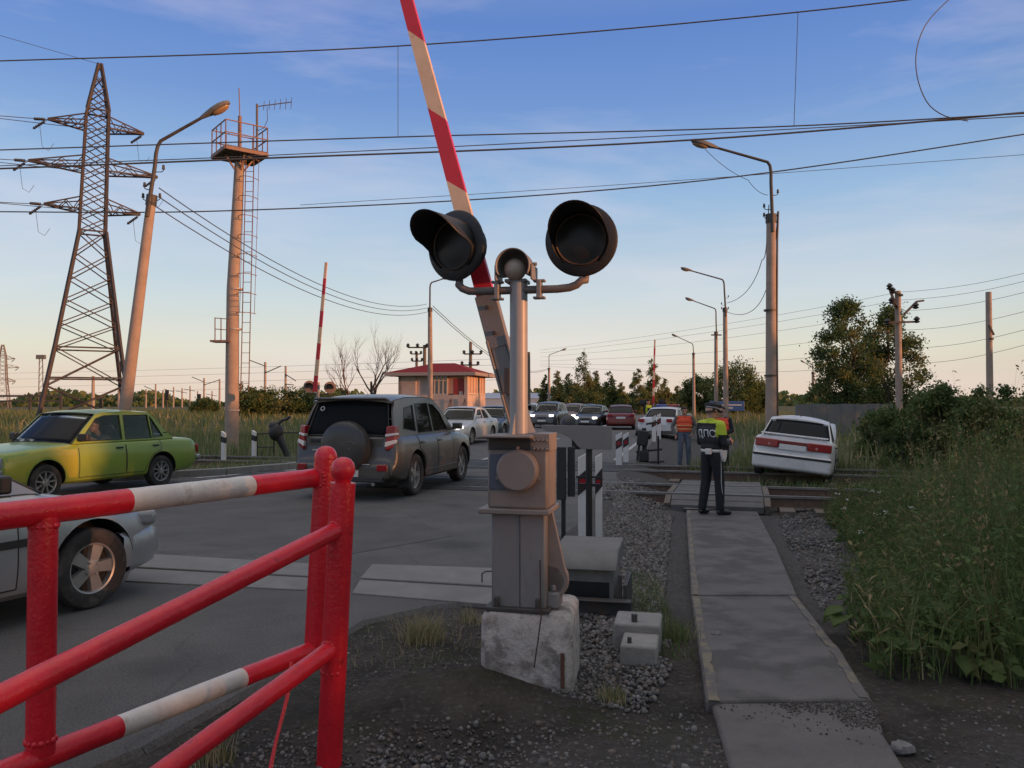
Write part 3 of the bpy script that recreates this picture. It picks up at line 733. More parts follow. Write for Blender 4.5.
# guard rail with the white-banded bars
a1 = Vector((-1.072, 4.4, 0)); dA = Vector((-.79, -1.5, 0)).normalized()
fa = thing('guard_rail', 'red guard rail with two white banded bars beside the silver car', 'guard rail', (a1.x, a1.y, tz(a1.x, a1.y)), group='red pipe guard rails by the road')
oA = Vector(fa.location)
m1 = MB(oA); TA = Vector((.05, 0, 0)); m1.cyl(a1 - TA * .1 + UP * .16, a1 + TA + UP * 1.29, .062, n=28); pole_cap(m1, a1 + TA + UP * 1.29, .062); weld(m1, a1 + TA * .85 + UP * 1.185 + dA * .05, dA, .048); m1.build('post', REDP, fa, smooth=50)
a1b = a1 + dA * .0
s45 = .9 * math.hypot(.79, 1.5)
a2 = Vector((-1.78, 3.05, 0))
zA, zA2 = 1.185, .27
m1 = MB(oA); m1.cyl(a2 + UP * (zA2), a2 + UP * (zA - .02), .051, n=28); weld(m1, a2 + UP * (zA - .055), UP, .05); weld(m1, a2 + UP * (zA2 + .055), UP, .05); m1.build('post', REDP, fa, smooth=50)
a3 = a1 + dA * 3.3
m1 = MB(oA); m1.cyl(a3 - UP * .1, a3 + UP * zA, .051, n=24); m1.build('post', REDP, fa, smooth=50)
def px_on(A, d, px):       # distance along a line from A where it shows at a pixel column
    k = (px - 512) / F; return (k * A.y - A.x) / (d.x - k * d.y)
def bar(nm, z, w0, w1, r):
    t0, t1 = px_on(a1, dA, w1), px_on(a1, dA, w0)
    m1 = MB(oA)
    for (s0, s1, k) in ((-.04, t0, 0), (t0, t1, 1), (t1, 3.3, 0)):
        n_ = max(2, int((s1 - s0) / .06)); m1.mi = k
        m1.tube([a1 + dA * (s0 + (s1 - s0) * i / n_) + UP * (z + (.0 if 0 < i < n_ else 0)) for i in range(n_ + 1)], [r * (1 + .012 * math.sin(i * 2.3) + .01 * random.random()) for i in range(n_ + 1)], 24)
    return m1.build(nm, [REDP, WHTP], fa, smooth=50)
bar('top_rail', zA, 128, 250, .051); bar('lower_rail', zA2 - .015, 122, 244, .046)
# second guard rail, sagging towards the viewer
b1_ = Vector((-.82, 3.63, 0)); dB = Vector((-.41, -1, 0)).normalized(); slope = -.165 / math.hypot(.41, 1)
fb = thing('guard_rail', 'plain red guard rail with a ball-topped post, sagging to the left', 'guard rail', (b1_.x, b1_.y, tz(b1_.x, b1_.y)), group='red pipe guard rails by the road')
oB = Vector(fb.location)
m1 = MB(oB); TB = Vector((.055, 0, 0)); m1.cyl(b1_ - UP * .12 - TB * .1, b1_ + TB + UP * 1.235, RR * .97, n=28); weld(m1, b1_ + TB * .3 + UP * .39, UP, .052); m1.build('post', REDP, fb, smooth=50)
m1 = MB(oB); m1.lathe([(.036, -.01), (.036, .012), (.044, .02), (.053, .042), (.055, .062), (.049, .088), (.034, .106), (.014, .115), (0, .116)], b1_ + TB + UP * 1.235, UP, 24); m1.build('ball_cap', REDP, fb, smooth=60)
for nm, z in (('upper_rail', 1.03), ('lower_rail', .5)):
    m1 = MB(oB); n_ = 34
    m1.tube([b1_ + TB * (z / 1.25) * (1 - i / n_) + (dB + UP * slope) * (2.3 * i / n_) + UP * z for i in range(n_ + 1)], [.0385 * (1 + .012 * math.sin(i * 1.9) + .012 * random.random()) for i in range(n_ + 1)], 22); weld(m1, b1_ + TB * (z / 1.25) + dB * .052 + UP * z, dB, .034); m1.build(nm, REDP, fb, smooth=50)
b2_ = b1_ + dB * 2.3; m1 = MB(oB); m1.cyl(b2_ - UP * .2, b2_ + UP * .8, .05, n=20); m1.build('post', REDP, fb, smooth=50)
# red strap hanging off the lower bar
sp0 = at(292, 662, 3.62); sp1 = gr(266, 790, 0)
m1 = MB(sp1); m1.tube([sp0, sp0.lerp(sp1, .3) + Vector((.01, 0, 0)), sp0.lerp(sp1, .65), sp1], [.011, .009, .008, .012], 6)
o = m1.build('red_strap', REDP); o.location = sp1; tag(o, 'thin red strap hanging from the lower bars of the guard rails', 'strap')

# ------------------------------------------------------------------ lift-plate gear beside the pedestal
MTX = Euler((0, 0, -R(12.5))).to_matrix()
pb = on_ground(592, 612, 0)
cb = thing('drive_box', 'low grey roofed drive box with dark open front behind the concrete block', 'drive box', (pb.x, pb.y + .25, tz(pb.x, pb.y)), 12.5)
zlid = at(590, 548, pb.y + .1).z - cb.location.z
m1 = MB(); m1.prism([(-.25, -.33, zlid - .10), (-.25, -.35, zlid - .14), (-.25, -.30, zlid - .14), (-.25, .30, zlid - .14), (-.25, .30, zlid + .02), (-.25, -.18, zlid)], (.51, 0, 0)); m1.build('lid', mat('weathered grey lid', (.15, .143, .136), .75, var=.15, scale=5, bump=.3, bscale=60), cb, bevel=.012)
m1 = MB(); m1.box((.01, .02, (zlid - .14) / 2), (.43, .50, zlid - .14)); ob = m1.build('case', CONC, cb)
m1 = MB(); m1.box((.01, -.29, (zlid - .14) / 2 - .03), (.36, .12, zlid - .30)); cut(ob, m1, BLACKM)
m1 = MB(); m1.box((.05, -.30, .09), (.56, .05, .035)); m1.box((.05, -.34, .03), (.56, .05, .05)); m1.box((.32, -.06, .12), (.03, .52, .24)); m1.box((.28, -.29, .18), (.03, .03, .26)); m1.box((.04, -.40, .135), (.66, .10, .012)); m1.box((.04, -.40, .015), (.66, .10, .012)); m1.box((.04, -.38, .075), (.66, .012, .11)); m1.build('steel_frame', DARKM, cb, bevel=.004)
pbb = on_ground(640, 668, 0)
sb = thing('concrete_block', 'grey stepped concrete footing to the right of the drive box', 'concrete block', (pbb.x, pbb.y + .05, tz(pbb.x, pbb.y)), 12.5)
m1 = MB(); m1.box((.0, .14, -.05), (.23, .30, .34)); m1.build('body', CONC, sb, bevel=.015)
m1 = MB(); m1.box((-.03, .46, -.01), (.31, .34, .36)); m1.build('upper_step', CONC, sb, bevel=.015)
m1 = MB(); m1.cyl((-.06, .05, .11), (-.06, .05, .155), .014, n=6); m1.build('anchor_bolt', DARKM, sb)
m1 = MB(); m1.cyl((-.05, .36, .16), (-.05, .36, .22), .02, n=8); m1.build('anchor_bolt', DARKM, sb)

# dwarf signal with a grey shield on a black post
yS = 8.6
ps = at(589, 548, yS); gz = tz(ps.x, yS)
ds = thing('dwarf_signal', 'short black signal post with grey curved shield facing the road', 'signal', (ps.x, yS, gz), 8)
def sl_(px, py, dy=0.0): q = at(px, py, yS); return Vector((q.x - ps.x, dy, q.z - gz))
m1 = MB(); m1.cyl((0, 0, -.1), sl_(589, 446), .035, n=14); m1.build('post', BLACKM, ds)
pts = [sl_(612, 426), sl_(612, 449), sl_(582, 449), sl_(578, 446), sl_(573, 440), sl_(567, 435), sl_(556, 432), sl_(546, 431), sl_(541, 427), sl_(541, 425)]
m1 = MB(); m1.prism([p + Vector((0, -.06, 0)) for p in pts], (0, .03, 0)); m1.build('shield', mat('grey shield', (.20, .185, .175), .6, var=.06, scale=4), ds, bevel=.004)
m1 = MB(); q = sl_(568, 424); rows = []
m1.sphere(q + Vector((0, .12, -.02)), (.10, .14, .115), 16, 10); m1.box(sl_(576, 443) + Vector((0, .06, 0)), (.09, .12, .14)); m1.build('lamp_hood', BLACKM, ds)
m1 = MB(); m1.beam(sl_(579, 485), sl_(600, 485), .03); m1.beam(sl_(576, 477), sl_(600, 477), .02); m1.build('bracket', BLACKM, ds)
pk = at(566, 548, 8.2); gz2 = tz(pk.x, 8.2)
kb_ = thing('cable_board', 'two narrow black boards on a stand behind the barrier machine', 'board', (pk.x, 8.2, gz2), 12.5)
def kl_(px, py): q = at(px, py, 8.2); return Vector((q.x - pk.x, 0, q.z - gz2))
for (x0, x1, y0, y1, dy) in ((557, 566, 447, 500, 0), (567, 574, 447, 497, .06)):
    m1 = MB(); a, b_ = kl_(x0, y1), kl_(x1, y0); m1.box(((a.x + b_.x) / 2, dy, (a.z + b_.z) / 2), (b_.x - a.x, .05, b_.z - a.z)); m1.build('board', BLACKP, kb_, bevel=.006)
m1 = MB(); a = kl_(563, 498); m1.beam((a.x, .03, -.1), (a.x, .03, a.z + .1), .04); m1.build('stand', BLACKM, kb_)

# guide posts
def guide_post(px, y0, y1, Y, wd, kind, label, group, az=12.5):
    p = at(px, y1, Y); gz = tz(p.x, p.y); p.z = gz
    t_ = thing('guide_post', label, 'guide post', p, az, group)
    h = at(px, y0, Y).z - gz
    m1 = MB(); hw = wd / 2
    m1.prism([(-hw, -.04, -.12), (hw, -.04, -.12), (hw, -.04, h), (-hw, -.04, h - wd * .55)], (0, .08, 0)); m1.build('post', mat('guide post white', (.62, .60, .58), .55, var=.08, scale=5, col2=(.35, .32, .29), mix=(.6, .8), mscale=5), t_, bevel=.008)
    if kind == 'red':
        zb = h - .36 * h / 1.1
        m1 = MB(); m1.prism([(-hw - .002, -.045, zb - .16), (hw + .002, -.045, zb - .06), (hw + .002, -.045, zb + .16), (-hw - .002, -.045, zb + .06)], (0, .09, 0)); m1.build('band', mat('black band', (.025, .015, .016), .6), t_, smooth=0)
        m1 = MB(); m1.cyl((0, -.046, zb), (0, -.054, zb), min(.05, hw * .75), n=14); m1.build('reflector', mat('red reflector', (.30, .02, .03), .2), t_)
    else:
        zb = h * .74; m1 = MB(); m1.prism([(-hw - .002, -.045, zb - .10), (hw + .002, -.045, zb - .06), (hw + .002, -.045, zb + .10), (-hw - .002, -.045, zb + .06)], (0, .09, 0)); m1.build('band', BLACKP, t_, smooth=0)
        m1 = MB(); m1.box((0, -.047, zb), (wd * .34, .006, .09)); m1.build('reflector', mat('grey reflector', (.4, .4, .4), .3), t_)
GP = 'white guide posts along the road'
for a in ((583.5, 452, 548, 9.3, .115, 'red', 'white guide post with tilted red reflector, left of the dwarf signal post'), (599, 453, 545, 9.6, .075, 'red', 'white guide post with tilted red reflector, right of the dwarf signal post'),
          (619, 432, 475, 20.2, .15, 'red', 'left one of the white posts with a dark red band beyond the rails'), (626, 432, 468, 21.4, .14, 'red', 'middle white post with a dark red band beyond the rails'),
          (654, 415, 447, 33, .17, 'red', 'small far white guide post in front of the police car'), (659, 413, 446, 35.2, .17, 'red', 'smallest white guide post close by the police car bumper'),
          (223.5, 431, 466, 22.5, .125, 'grey', 'white guide post with black band on the far verge, nearest the green car'), (254, 430, 463, 23.6, .125, 'grey', 'white guide post with black band beside the low black railing')):
    guide_post(*a[:-1], a[-1], GP, 200 if a[5] == 'grey' else 12.5)

# black relay stand beyond the rails
yR = 22; pr = at(645, 470, yR); gz = tz(pr.x, yR)
rs = thing('relay_stand', 'black jumble of signal gear on a stand beside the far guide posts', 'signal gear', (pr.x, yR, gz), 12.5)
def rl_(px, py, dy=0.0): q = at(px, py, yR); return Vector((q.x - pr.x, dy, q.z - gz))
m1 = MB(); m1.beam(rl_(645, 474), rl_(644, 428), .12); m1.beam(rl_(636, 470), rl_(640, 440), .06); m1.build('stand', BLACKM, rs)
m1 = MB(); m1.box(rl_(643, 438), (.30, .3, .42), Euler((0, .15, 0)).to_matrix()); m1.box(rl_(644, 456), (.26, .26, .30)); m1.build('gear_box', BLACKP, rs, bevel=.03)
m1 = MB(); m1.cyl(rl_(651, 436), rl_(636, 432), .10, n=12); m1.build('lamp_drum', BLACKM, rs)
m1 = MB()
for (p, q) in (((658, 436), (658, 475)), ((636, 452), (662, 449)), ((640, 463), (664, 461)), ((646, 424), (658, 422))): m1.cyl(rl_(*p), rl_(*q), .03, n=6)
m1.build('pipework', BLACKM, rs)

# ------------------------------------------------------------------ far barriers
def far_barrier(px, Y, tip, pbase, discs, rdisc, label, back=False, headaz=192):
    p = at(px, 402, Y); gz = tz(p.x, Y); p.z = gz
    t_ = thing('barrier_signal', label, 'barrier', p, 12.5, 'barriers of the level crossing')
    iv = t_.matrix_basis.inverted()
    l = lambda q: iv @ q
    m1 = MB(); zc_ = at(px, pbase, Y).z - gz
    m1.box((0, 0, .5), (.4, .4, 1.0)); m1.box((0, 0, 1.15), (.46, .46, .3)); m1.build('pedestal', GREYM, t_, bevel=.02)
    dz = at(px, discs[0][1], Y).z - gz
    m1 = MB(); m1.cyl((0, 0, 1), (0, 0, dz + .15), .06, n=12); m1.build('mast', MASTM, t_)
    cs = [l(at(x, y, Y)) for x, y in discs]
    m1 = MB(); m1.tube([cs[0] + Vector((0, .06, -.1)), cs[0] + Vector((0, .06, -.25)), (0, 0, cs[0].z - .28), cs[1] + Vector((0, .06, -.25)), cs[1] + Vector((0, .06, -.1))], .03, 8); m1.build('crossbar', DARKM, t_)
    f = Vector((math.sin(R(headaz - 12.5)), math.cos(R(headaz - 12.5)), 0))
    for c in cs:
        m1 = MB(); m1.lathe([(0, 0), (rdisc, 0), (rdisc, -.03), (.14, -.05), (.13, -.18), (0, -.2)], c, f, 24)
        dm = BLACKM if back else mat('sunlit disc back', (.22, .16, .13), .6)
        h = m1.build('signal_head', dm, t_, smooth=30)
        m1 = MB(); rows = [[c + f.cross(UP) * math.cos(R(a)) * .13 + UP * math.sin(R(a)) * .13 + f * d for a in range(-20, 201, 20)] for d in (0, .22)]; m1.grid(rows); m1.build('visor', BLACKM, h, solid=.006)
    pA, pB = l(at(pbase and px, pbase, Y)), l(at(*tip, Y)); pB.y = pA.y = -.25; d = pB - pA
    m1 = MB(); n_ = 8
    for i in range(n_):
        m1.mi = i % 2; w_ = .14 - .05 * i / n_; m1.beam(pA + d * i / n_, pA + d * (i + 1) / n_, w_, .05, up=(0, 1, 0))
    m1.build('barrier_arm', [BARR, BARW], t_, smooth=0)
far_barrier(318, 28, (330.5, 264), 392, [(309.5, 386.5), (330, 387.5)], .21, 'far raised barrier with red and white arm and two discs left of the grey car', headaz=170)
far_barrier(653.5, 50, (655, 340), 404, [(643, 403), (662, 402.5)], .23, 'small far raised barrier with two dark discs above the police car', back=True, headaz=12)

# low black railing and covered machine on the far verge
yL = 24.5; pl_ = at(283, 464, yL); gz = tz(pl_.x, yL)
lr = thing('low_railing', 'low black pipe railing on the far verge left of the grey car', 'railing', (pl_.x, yL, gz), 0)
def ll_(px, py, dy=0.0): q = at(px, py, yL); return Vector((q.x - pl_.x, dy, q.z - gz))
for px in (257, 274, 307):
    m1 = MB(); m1.cyl(Vector((ll_(px, 464).x, 0, -.1)), ll_(px, 433), .022, n=8); m1.build('post', BLACKM, lr)
m1 = MB(); m1.cyl(ll_(256, 434), ll_(290, 432.5), .022, n=8); m1.cyl(ll_(290, 432.5), ll_(308, 433), .022, n=8); m1.cyl(ll_(257, 447), ll_(274, 447), .018, n=8); m1.cyl(ll_(262, 450), ll_(262, 462), .015, n=8); m1.cyl(ll_(270, 448), ll_(270, 462), .015, n=8); m1.build('rail', BLACKM, lr)
yL = 24.0; pl2 = at(280, 465, yL); pl_ = pl2; gz = tz(pl_.x, yL)
cm = thing('covered_machine', 'black hooded machine on a slanting leg in front of the low railing', 'machine', (pl2.x, yL, gz), 0)
m1 = MB(); m1.sphere(ll_(276, 432), (.22, .22, .27), 14, 10); m1.sphere(ll_(274, 426), (.16, .16, .14), 12, 8); m1.build('hood', BLACKP, cm)
m1 = MB(); m1.tube([ll_(278, 424), ll_(282, 420.5), ll_(287, 419), ll_(290, 416.5)], [.05, .04, .045, .035], 8); m1.build('handle', BLACKM, cm)
m1 = MB(); m1.tube([ll_(279, 437), ll_(285, 450), ll_(289, 461)], [.13, .09, .10], 10); m1.beam(ll_(287, 459), ll_(300, 463), .08); m1.build('leg', BLACKM, cm)
m1 = MB()
for px in (281, 288): m1.cyl(ll_(px, 463, -.06), ll_(px, 463, .06), .075, n=14)
m1.build('wheel', TYRE, cm)

# ------------------------------------------------------------------ cars
def paint(nm, c, rough=.28, metal=.25, dirt=True):
    return mat('car paint ' + nm, c, rough, metal, var=.05, scale=3, coat=.25, col2=tuple(x * .6 + .03 for x in c) if dirt else None, mix=(.55, .8), mscale=1.5)
def interp(tab, d):
    if d <= tab[0][0]: return tab[0][1]
    for (a, x), (b_, y) in zip(tab, tab[1:]):
        if d <= b_: return x + (y - x) * (d - a) / (b_ - a)
    return tab[-1][1]
SH = [(0, .88), (.06, .955), (.16, .985), (.38, 1.0), (.62, .995), (.80, .975), (.92, .945), (.975, .905), (1.0, .86)]
class Car:
    def __init__(c, name, label, S, loc, az, group='cars at the level crossing', roll=0.0, pitch=0.0):
        c.S = S; c.t = thing(name, label, 'car', loc, az, group)
        if roll or pitch: c.t.rotation_euler = Matrix.to_euler(Euler((0, 0, -R(az))).to_matrix() @ Euler((R(pitch), R(roll), 0)).to_matrix())
        c.yf = S['wb'] / 2 + S['fo']; c.W = S['W'] / 2; c.L = S['L']
        c.P = S['paint']; c.body(); c.greenhouse(); c.wheels(); c.extras()
    def w(c, d):
        S = c.S; f = min(1, d / S.get('rf', .5)); r = min(1, (c.L - d) / S.get('rr', .4))
        return c.W * (1 - S.get('nf', .20) * (1 - f) ** 2.3) * (1 - S.get('nr', .14) * (1 - r) ** 2.3)
    def side(c, d, z):
        zb, zt = interp(c.S['bot'], d), interp(c.S['deck'], d)
        return c.w(d) * interp(SH, max(0, min(1, (z - zb) / (zt - zb))))
    def body(c):
        S = c.S; ds = sorted(set([round(x, 3) for x, _ in S['deck']] + [round(c.L * i / 36, 3) for i in range(37)] + [.02, .05, .1, .18, .28, .4, c.L - .02, c.L - .05, c.L - .1, c.L - .18, c.L - .28]))
        ds = [d for i, d in enumerate(ds) if i == 0 or d - ds[i - 1] > .012]
        rows = []
        for d in ds:
            zb, zt, w = interp(S['bot'], d), interp(S['deck'], d), c.w(d)
            half = [(w * .55, zb)] + [(w * s, zb + (zt - zb) * t) for t, s in SH] + [(w * .76, zt + .012), (w * .55, zt + .022), (w * .28, zt + .028)]
            ring = [(0, zb)] + half + [(0, zt + .030)] + [(-x, z) for x, z in half[::-1]]
            rows.append([(x, c.yf - d, z) for x, z in ring])
        m = MB(); m.grid(rows, True); n = len(rows[0]); b = len(m.v)
        m.f.append(list(range(n))); m.m.append(0); m.f.append(list(range(b - n, b))); m.m.append(0)
        o = m.build('body', [c.P], c.t, smooth=32)
        cu = MB(); r = S['wr'] + S.get('gap', .055)
        for y in (S['wb'] / 2, -S['wb'] / 2):
            for sx in (-1, 1): cu.cyl((sx * (c.W - .30), y, S['wr'] + S.get('rise', .02)), (sx * (c.W + .2), y, S['wr'] + S.get('rise', .02)), r, n=36)
        cut(o, cu, mat('wheel well', (.012, .011, .011), .9)); c.bodyo = o
        o.data.shade_smooth(); o.data.set_sharp_from_angle(angle=R(32))
        if S.get('flare'):
            for y in (S['wb'] / 2, -S['wb'] / 2):
                for sx in (-1, 1):
                    m = MB(); zc = S['wr'] + .02; pts = []
                    for a in range(-8, 189, 7):
                        yy, zz = y + (r + .018) * math.cos(R(a)), zc + (r + .018) * math.sin(R(a)); zz = max(zz, .22)
                        pts.append((sx * (c.side(c.yf - yy, zz) - .012), yy, zz))
                    m.tube(pts, .034, 8); m.build('wheel_arch', S['flare'], c.t)
    def patch(c, nm, sx, dl, zlo, zhi, m, parent, off=.004, nz=7):
        b = MB(); rows = []
        for d in dl:
            lo, hi = zlo(d) if callable(zlo) else zlo, zhi(d) if callable(zhi) else zhi
            rows.append([(sx * (c.side(d, lo + (hi - lo) * k / nz) + off), c.yf - d, lo + (hi - lo) * k / nz) for k in range(nz + 1)])
        b.grid(rows)
        bor = [r[0] for r in rows] + list(rows[-1][1:]) + [r[-1] for r in rows[-2::-1]] + list(rows[0][-2:0:-1])
        inn = [(p[0] - sx * .02, p[1], p[2]) for p in bor]; c.border = [(p[0] - sx * (off - .001), p[1], p[2]) for p in bor]
        b.grid([bor, inn], True)
        return b.build(nm, m, parent, smooth=40)
    def arch_lo(c, lo):
        S = c.S; r = S['wr'] + S.get('gap', .055) + .035
        def f(d):
            y = c.yf - d; z = lo
            for yc in (S['wb'] / 2, -S['wb'] / 2):
                if abs(y - yc) < r: z = max(z, S['wr'] + .02 + math.sqrt(r * r - (y - yc) ** 2))
            return z
        return f
    def greenhouse(c):
        S = c.S; y = lambda d: c.yf - d
        wbt, wr = c.W * S.get('wbelt', .875), c.W * S.get('wroof', .70)
        zb = S['zb']; zr = S['H']
        lat = lambda z: wbt + (wr - wbt) * (z - zb) / (zr - zb)
        out = S['outline']                                  # side outline (d, z), clockwise from windscreen base
        Pf = lambda sx, d, z, ins=0: Vector((sx * (lat(z) - ins), y(d), z))
        for sx in (-1, 1):
            m = MB(); m.prism([Pf(sx, d, z) for d, z in out], (-sx * .035, 0, 0)); f = m.build('side_frame', S.get('framepaint', c.P), c.t, smooth=20)
            cu = MB()
            for wp in S['windows']:
                cu.prism([Pf(sx, d, z, -.05) for d, z in wp], (-sx * .16, 0, 0))
            cut(f, cu)
            for wp in S['windows']:
                m = MB(); m.prism([Pf(sx, d, z, .012) for d, z in wp], (-sx * .005, 0, 0)); m.build('window', S.get('sideglass', GLD), c.t, smooth=0)
                if S.get('seal'):
                    m = MB(); m.tube([Pf(sx, d, z, -.001) for d, z in wp] + [Pf(sx, *wp[0], -.001)], .007, 5); m.build('window_seal', BLACKP, c.t)
        # roof
        prof = S['roof']                                     # (d, z) from front to back
        rows = []
        for d, z in prof:
            hw = lat(z) + .004; cr = S.get('crown', .045)
            row = []
            for k in range(-6, 7): x = k / 6; row.append((hw * x, y(d), z + .006 + cr * (1 - abs(x) ** 2.4)))
            rows.append(row)
        m = MB(); top = rows; bot_ = [[(q[0] * .99, q[1], q[2] - .035) for q in r] for r in rows]
        m.grid(top); m.grid(bot_)
        per = lambda g: [r[0] for r in g] + list(g[-1][1:]) + [r[-1] for r in g[-2::-1]] + list(g[0][-2:0:-1])
        m.grid([per(top), per(bot_)], True); c.roof = m.build('roof', S.get('roofpaint', c.P), c.t, smooth=50)
        def screen(nm, d0, z0, d1, z1, g, bul, ins0=.03, ins1=.03):
            rows = []
            for i in range(7):
                t_ = i / 6; d, z = d0 + (d1 - d0) * t_, z0 + (z1 - z0) * t_
                hw = lat(z) - (ins0 + (ins1 - ins0) * t_) * 1.0
                rows.append([(hw * k / 6, y(d) + bul * (1 - (k / 6) ** 2), z + .022 * (1 - (k / 6) ** 2)) for k in range(-6, 7)])
            m = MB(); m.grid(rows); o = m.build(nm, g, c.t, smooth=60, solid=.004)
            m = MB(); m.tube([rows[0][0]] + [r[0] for r in rows[1:]] + rows[-1][1:] + [r[-1] for r in rows[-2::-1]] + rows[0][-2::-1], .011, 6); m.build('screen_seal', BLACKP, c.t)
            return rows
        (d0, z0), (d1, z1) = S['ws']; screen('windscreen', d0, z0, d1, z1, S.get('wsglass', GLS), .07)
        (d0, z0), (d1, z1) = S['rw']; c.rwrows = screen('rear_window', d0, z0, d1, z1, S.get('rwglass', GLD), -.04, *S.get('rwins', (.03, .03)))
        # cabin tray, seats, dashboard and wheel
        dA, dB = S['ws'][0][0] + .05, S['rw'][0][0] - .04
        m = MB(); m.box((0, (y(dA) + y(dB)) / 2, zb + .028), (wbt * 1.86, abs(dA - dB), .02)); m.build('cabin_tray', SEAT, c.t)
        if S.get('seats', True):
            ds_ = S['ws'][0][0] + (S['H'] - zb) * .5 + S.get('seatd', .85)
            for sx in (-.36, .36):
                m = MB(); m.box((sx, y(ds_), zb + .14), (.42, .13, .26), Euler((-.18, 0, 0)).to_matrix()); m.box((sx, y(ds_ + .08), zb + .35), (.24, .09, .14)); m.build('seat', SEAT, c.t, bevel=.03)
            m = MB(); m.box((0, y(ds_ + .85), zb + .10), (1.1, .13, .18)); m.build('rear_seat', SEAT, c.t, bevel=.03)
            m = MB(); m.lathe([(.165, -.012), (.18, 0), (.165, .012), (.15, 0), (.165, -.012)], (-.36, y(ds_ - .55), zb + .09), (0, -.9, .45), 20); m.build('steering_wheel', BLACKP, c.t)
    def wheels(c):
        S = c.S; r = S['wr']; wd = S.get('tw', .19); me = None
        for yc in (S['wb'] / 2, -S['wb'] / 2):
            for sx in (-1, 1):
                xo = sx * (c.W - .02 - wd / 2)
                if me is None:
                    h = wd / 2; rr = S.get('rim', .62) * r
                    m = MB(); m.lathe([(rr, -h * .8), (r * .84, -h), (r * .955, -h * .92), (r, -h * .68), (r, h * .68), (r * .955, h * .92), (r * .84, h), (rr, h * .8), (rr, -h * .8)], (0, 0, 0), (1, 0, 0), 40)
                    tyre = m.build('wheel', TYRE, None, smooth=30)
                    m = MB(); m.lathe([(rr * 1.02, .035), (rr * 1.0, .075), (rr * .93, .07), (rr * .9, .02)], (0, 0, 0), (1, 0, 0), 40)
                    k_ = S.get('spokes', 5); sw = S.get('spw', .30)
                    for i in range(k_):
                        a = 2 * math.pi * i / k_ + .3; e, s_ = Vector((0, math.cos(a), math.sin(a))), Vector((0, -math.sin(a), math.cos(a))); X = Vector((1, 0, 0))
                        w0, w1 = rr * sw * .55, rr * sw
                        m.hexa([e * rr * .12 - s_ * w0 + X * .02, e * rr * .12 + s_ * w0 + X * .02, e * rr * .96 + s_ * w1 * .8 + X * .02, e * rr * .96 - s_ * w1 * .8 + X * .02,
                                e * rr * .12 - s_ * w0 * .8 + X * .065, e * rr * .12 + s_ * w0 * .8 + X * .065, e * rr * .96 + s_ * w1 * .7 + X * .06, e * rr * .96 - s_ * w1 * .7 + X * .06])
                    m.lathe([(rr * .34, .02), (rr * .32, .068), (rr * .2, .074), (0, .076)], (0, 0, 0), (1, 0, 0), 24)
                    if S.get('nuts', True):
                        for i in range(4): a = 2 * math.pi * i / 4; m.cyl((.066, math.cos(a) * rr * .27, math.sin(a) * rr * .27), (.084, math.cos(a) * rr * .27, math.sin(a) * rr * .27), .012, n=6)
                    rim = m.build('rim', S.get('rimmat', ALLOY), tyre, smooth=30)
                    m = MB(); m.lathe([(rr * .99, .015), (0, .01)], (0, 0, 0), (1, 0, 0), 30); bk = m.build('brake_backing', mat('brake shade', (.02, .018, .017), .8), tyre)
                    o = tyre; me = tyre
                else: o = copy_tree(me)
                o.parent = c.t; o.location = (xo, yc, r)
                o.rotation_euler = (random.random() * 3, 0, 0 if sx > 0 else math.pi)
                if yc > 0 and S.get('steer'): o.rotation_euler[2] += R(S['steer'])
    def lamp(c, nm, pos, size, m, yaw=0, bev=.02, parent=None, tilt=0):
        b = MB(); b.box(pos, size, Euler((tilt, 0, yaw)).to_matrix()); return b.build(nm, m, parent or c.t, bevel=bev)
    def extras(c):
        S = c.S; y = lambda d: c.yf - d
        for i, (d0, d1, lo) in enumerate(S.get('doors', [])):
            for sx in (-1, 1):
                dl = [d0 + (d1 - d0) * k / 10 for k in range(11)]
                dr = c.patch('door', sx, dl, c.arch_lo(lo), S['zb'] - .004, c.P, c.t, off=.005)
                if S.get('nuts', True): m = MB(); m.tube(c.border + c.border[:1], .0075, 5); m.build('door_gap', BLACKP, dr)
                zh = S['zb'] - S.get('hz', .11); dh = d1 - .13
                m = MB(); m.box((sx * (c.side(dh, zh) + .012), y(dh), zh), (.03, .15, .028)); m.build('handle', S.get('handle', BLACKP), dr, bevel=.008)
        if S.get('trim'):
            z, m_ = S['trim']
            for sx in (-1, 1): c.patch('side_trim', sx, [S.get('trim0', 1.1) + (c.L - S.get('trim0', 1.1) - .95) * k / 14 for k in range(15)], c.arch_lo(z - .028), z + .028, m_, c.t, off=.012, nz=2)
        dm = S['ws'][0][0] + .16 + S.get('mdy', 0)
        for sx in (() if S.get('nomirror') else (-1, 1)):
            m = MB(); x0 = sx * (c.W * .87); m.box((x0 + sx * .12, y(dm), S['zb'] + .10), (.19, .10, .125), Euler((0, 0, sx * -.2)).to_matrix()); m.box((x0 + sx * .03, y(dm), S['zb'] + .05), (.09, .04, .04)); m.build('mirror', S.get('mirror', c.P), c.t, bevel=.035, seg=3)
        for p in S.get('lamps', []): c.lamp(*p[:4], **(p[4] if len(p) > 4 else {}))
        if S.get('fplate'): c.lamp('number_plate', (0, c.yf + .012, S['fplate']), (.52, .014, .112), PLATE, bev=.004)
        if S.get('rplate'): c.lamp('number_plate', (0, c.yf - c.L - .012, S['rplate']), (.52, .014, .112), PLATE, bev=.004)
        if S.get('grille'):
            z, wd, h = S['grille']; g = c.lamp('grille', (0, c.yf - S.get('gd', .02), z), (wd, .05, h), BLACKP, bev=.01)
            for k in range(3): c.lamp('slat', (0, c.yf - S.get('gd', .02) + .028, z - h / 3 + k * h / 3), (wd * .96, .012, .012), S.get('slat', DARKM), bev=.002, parent=g)
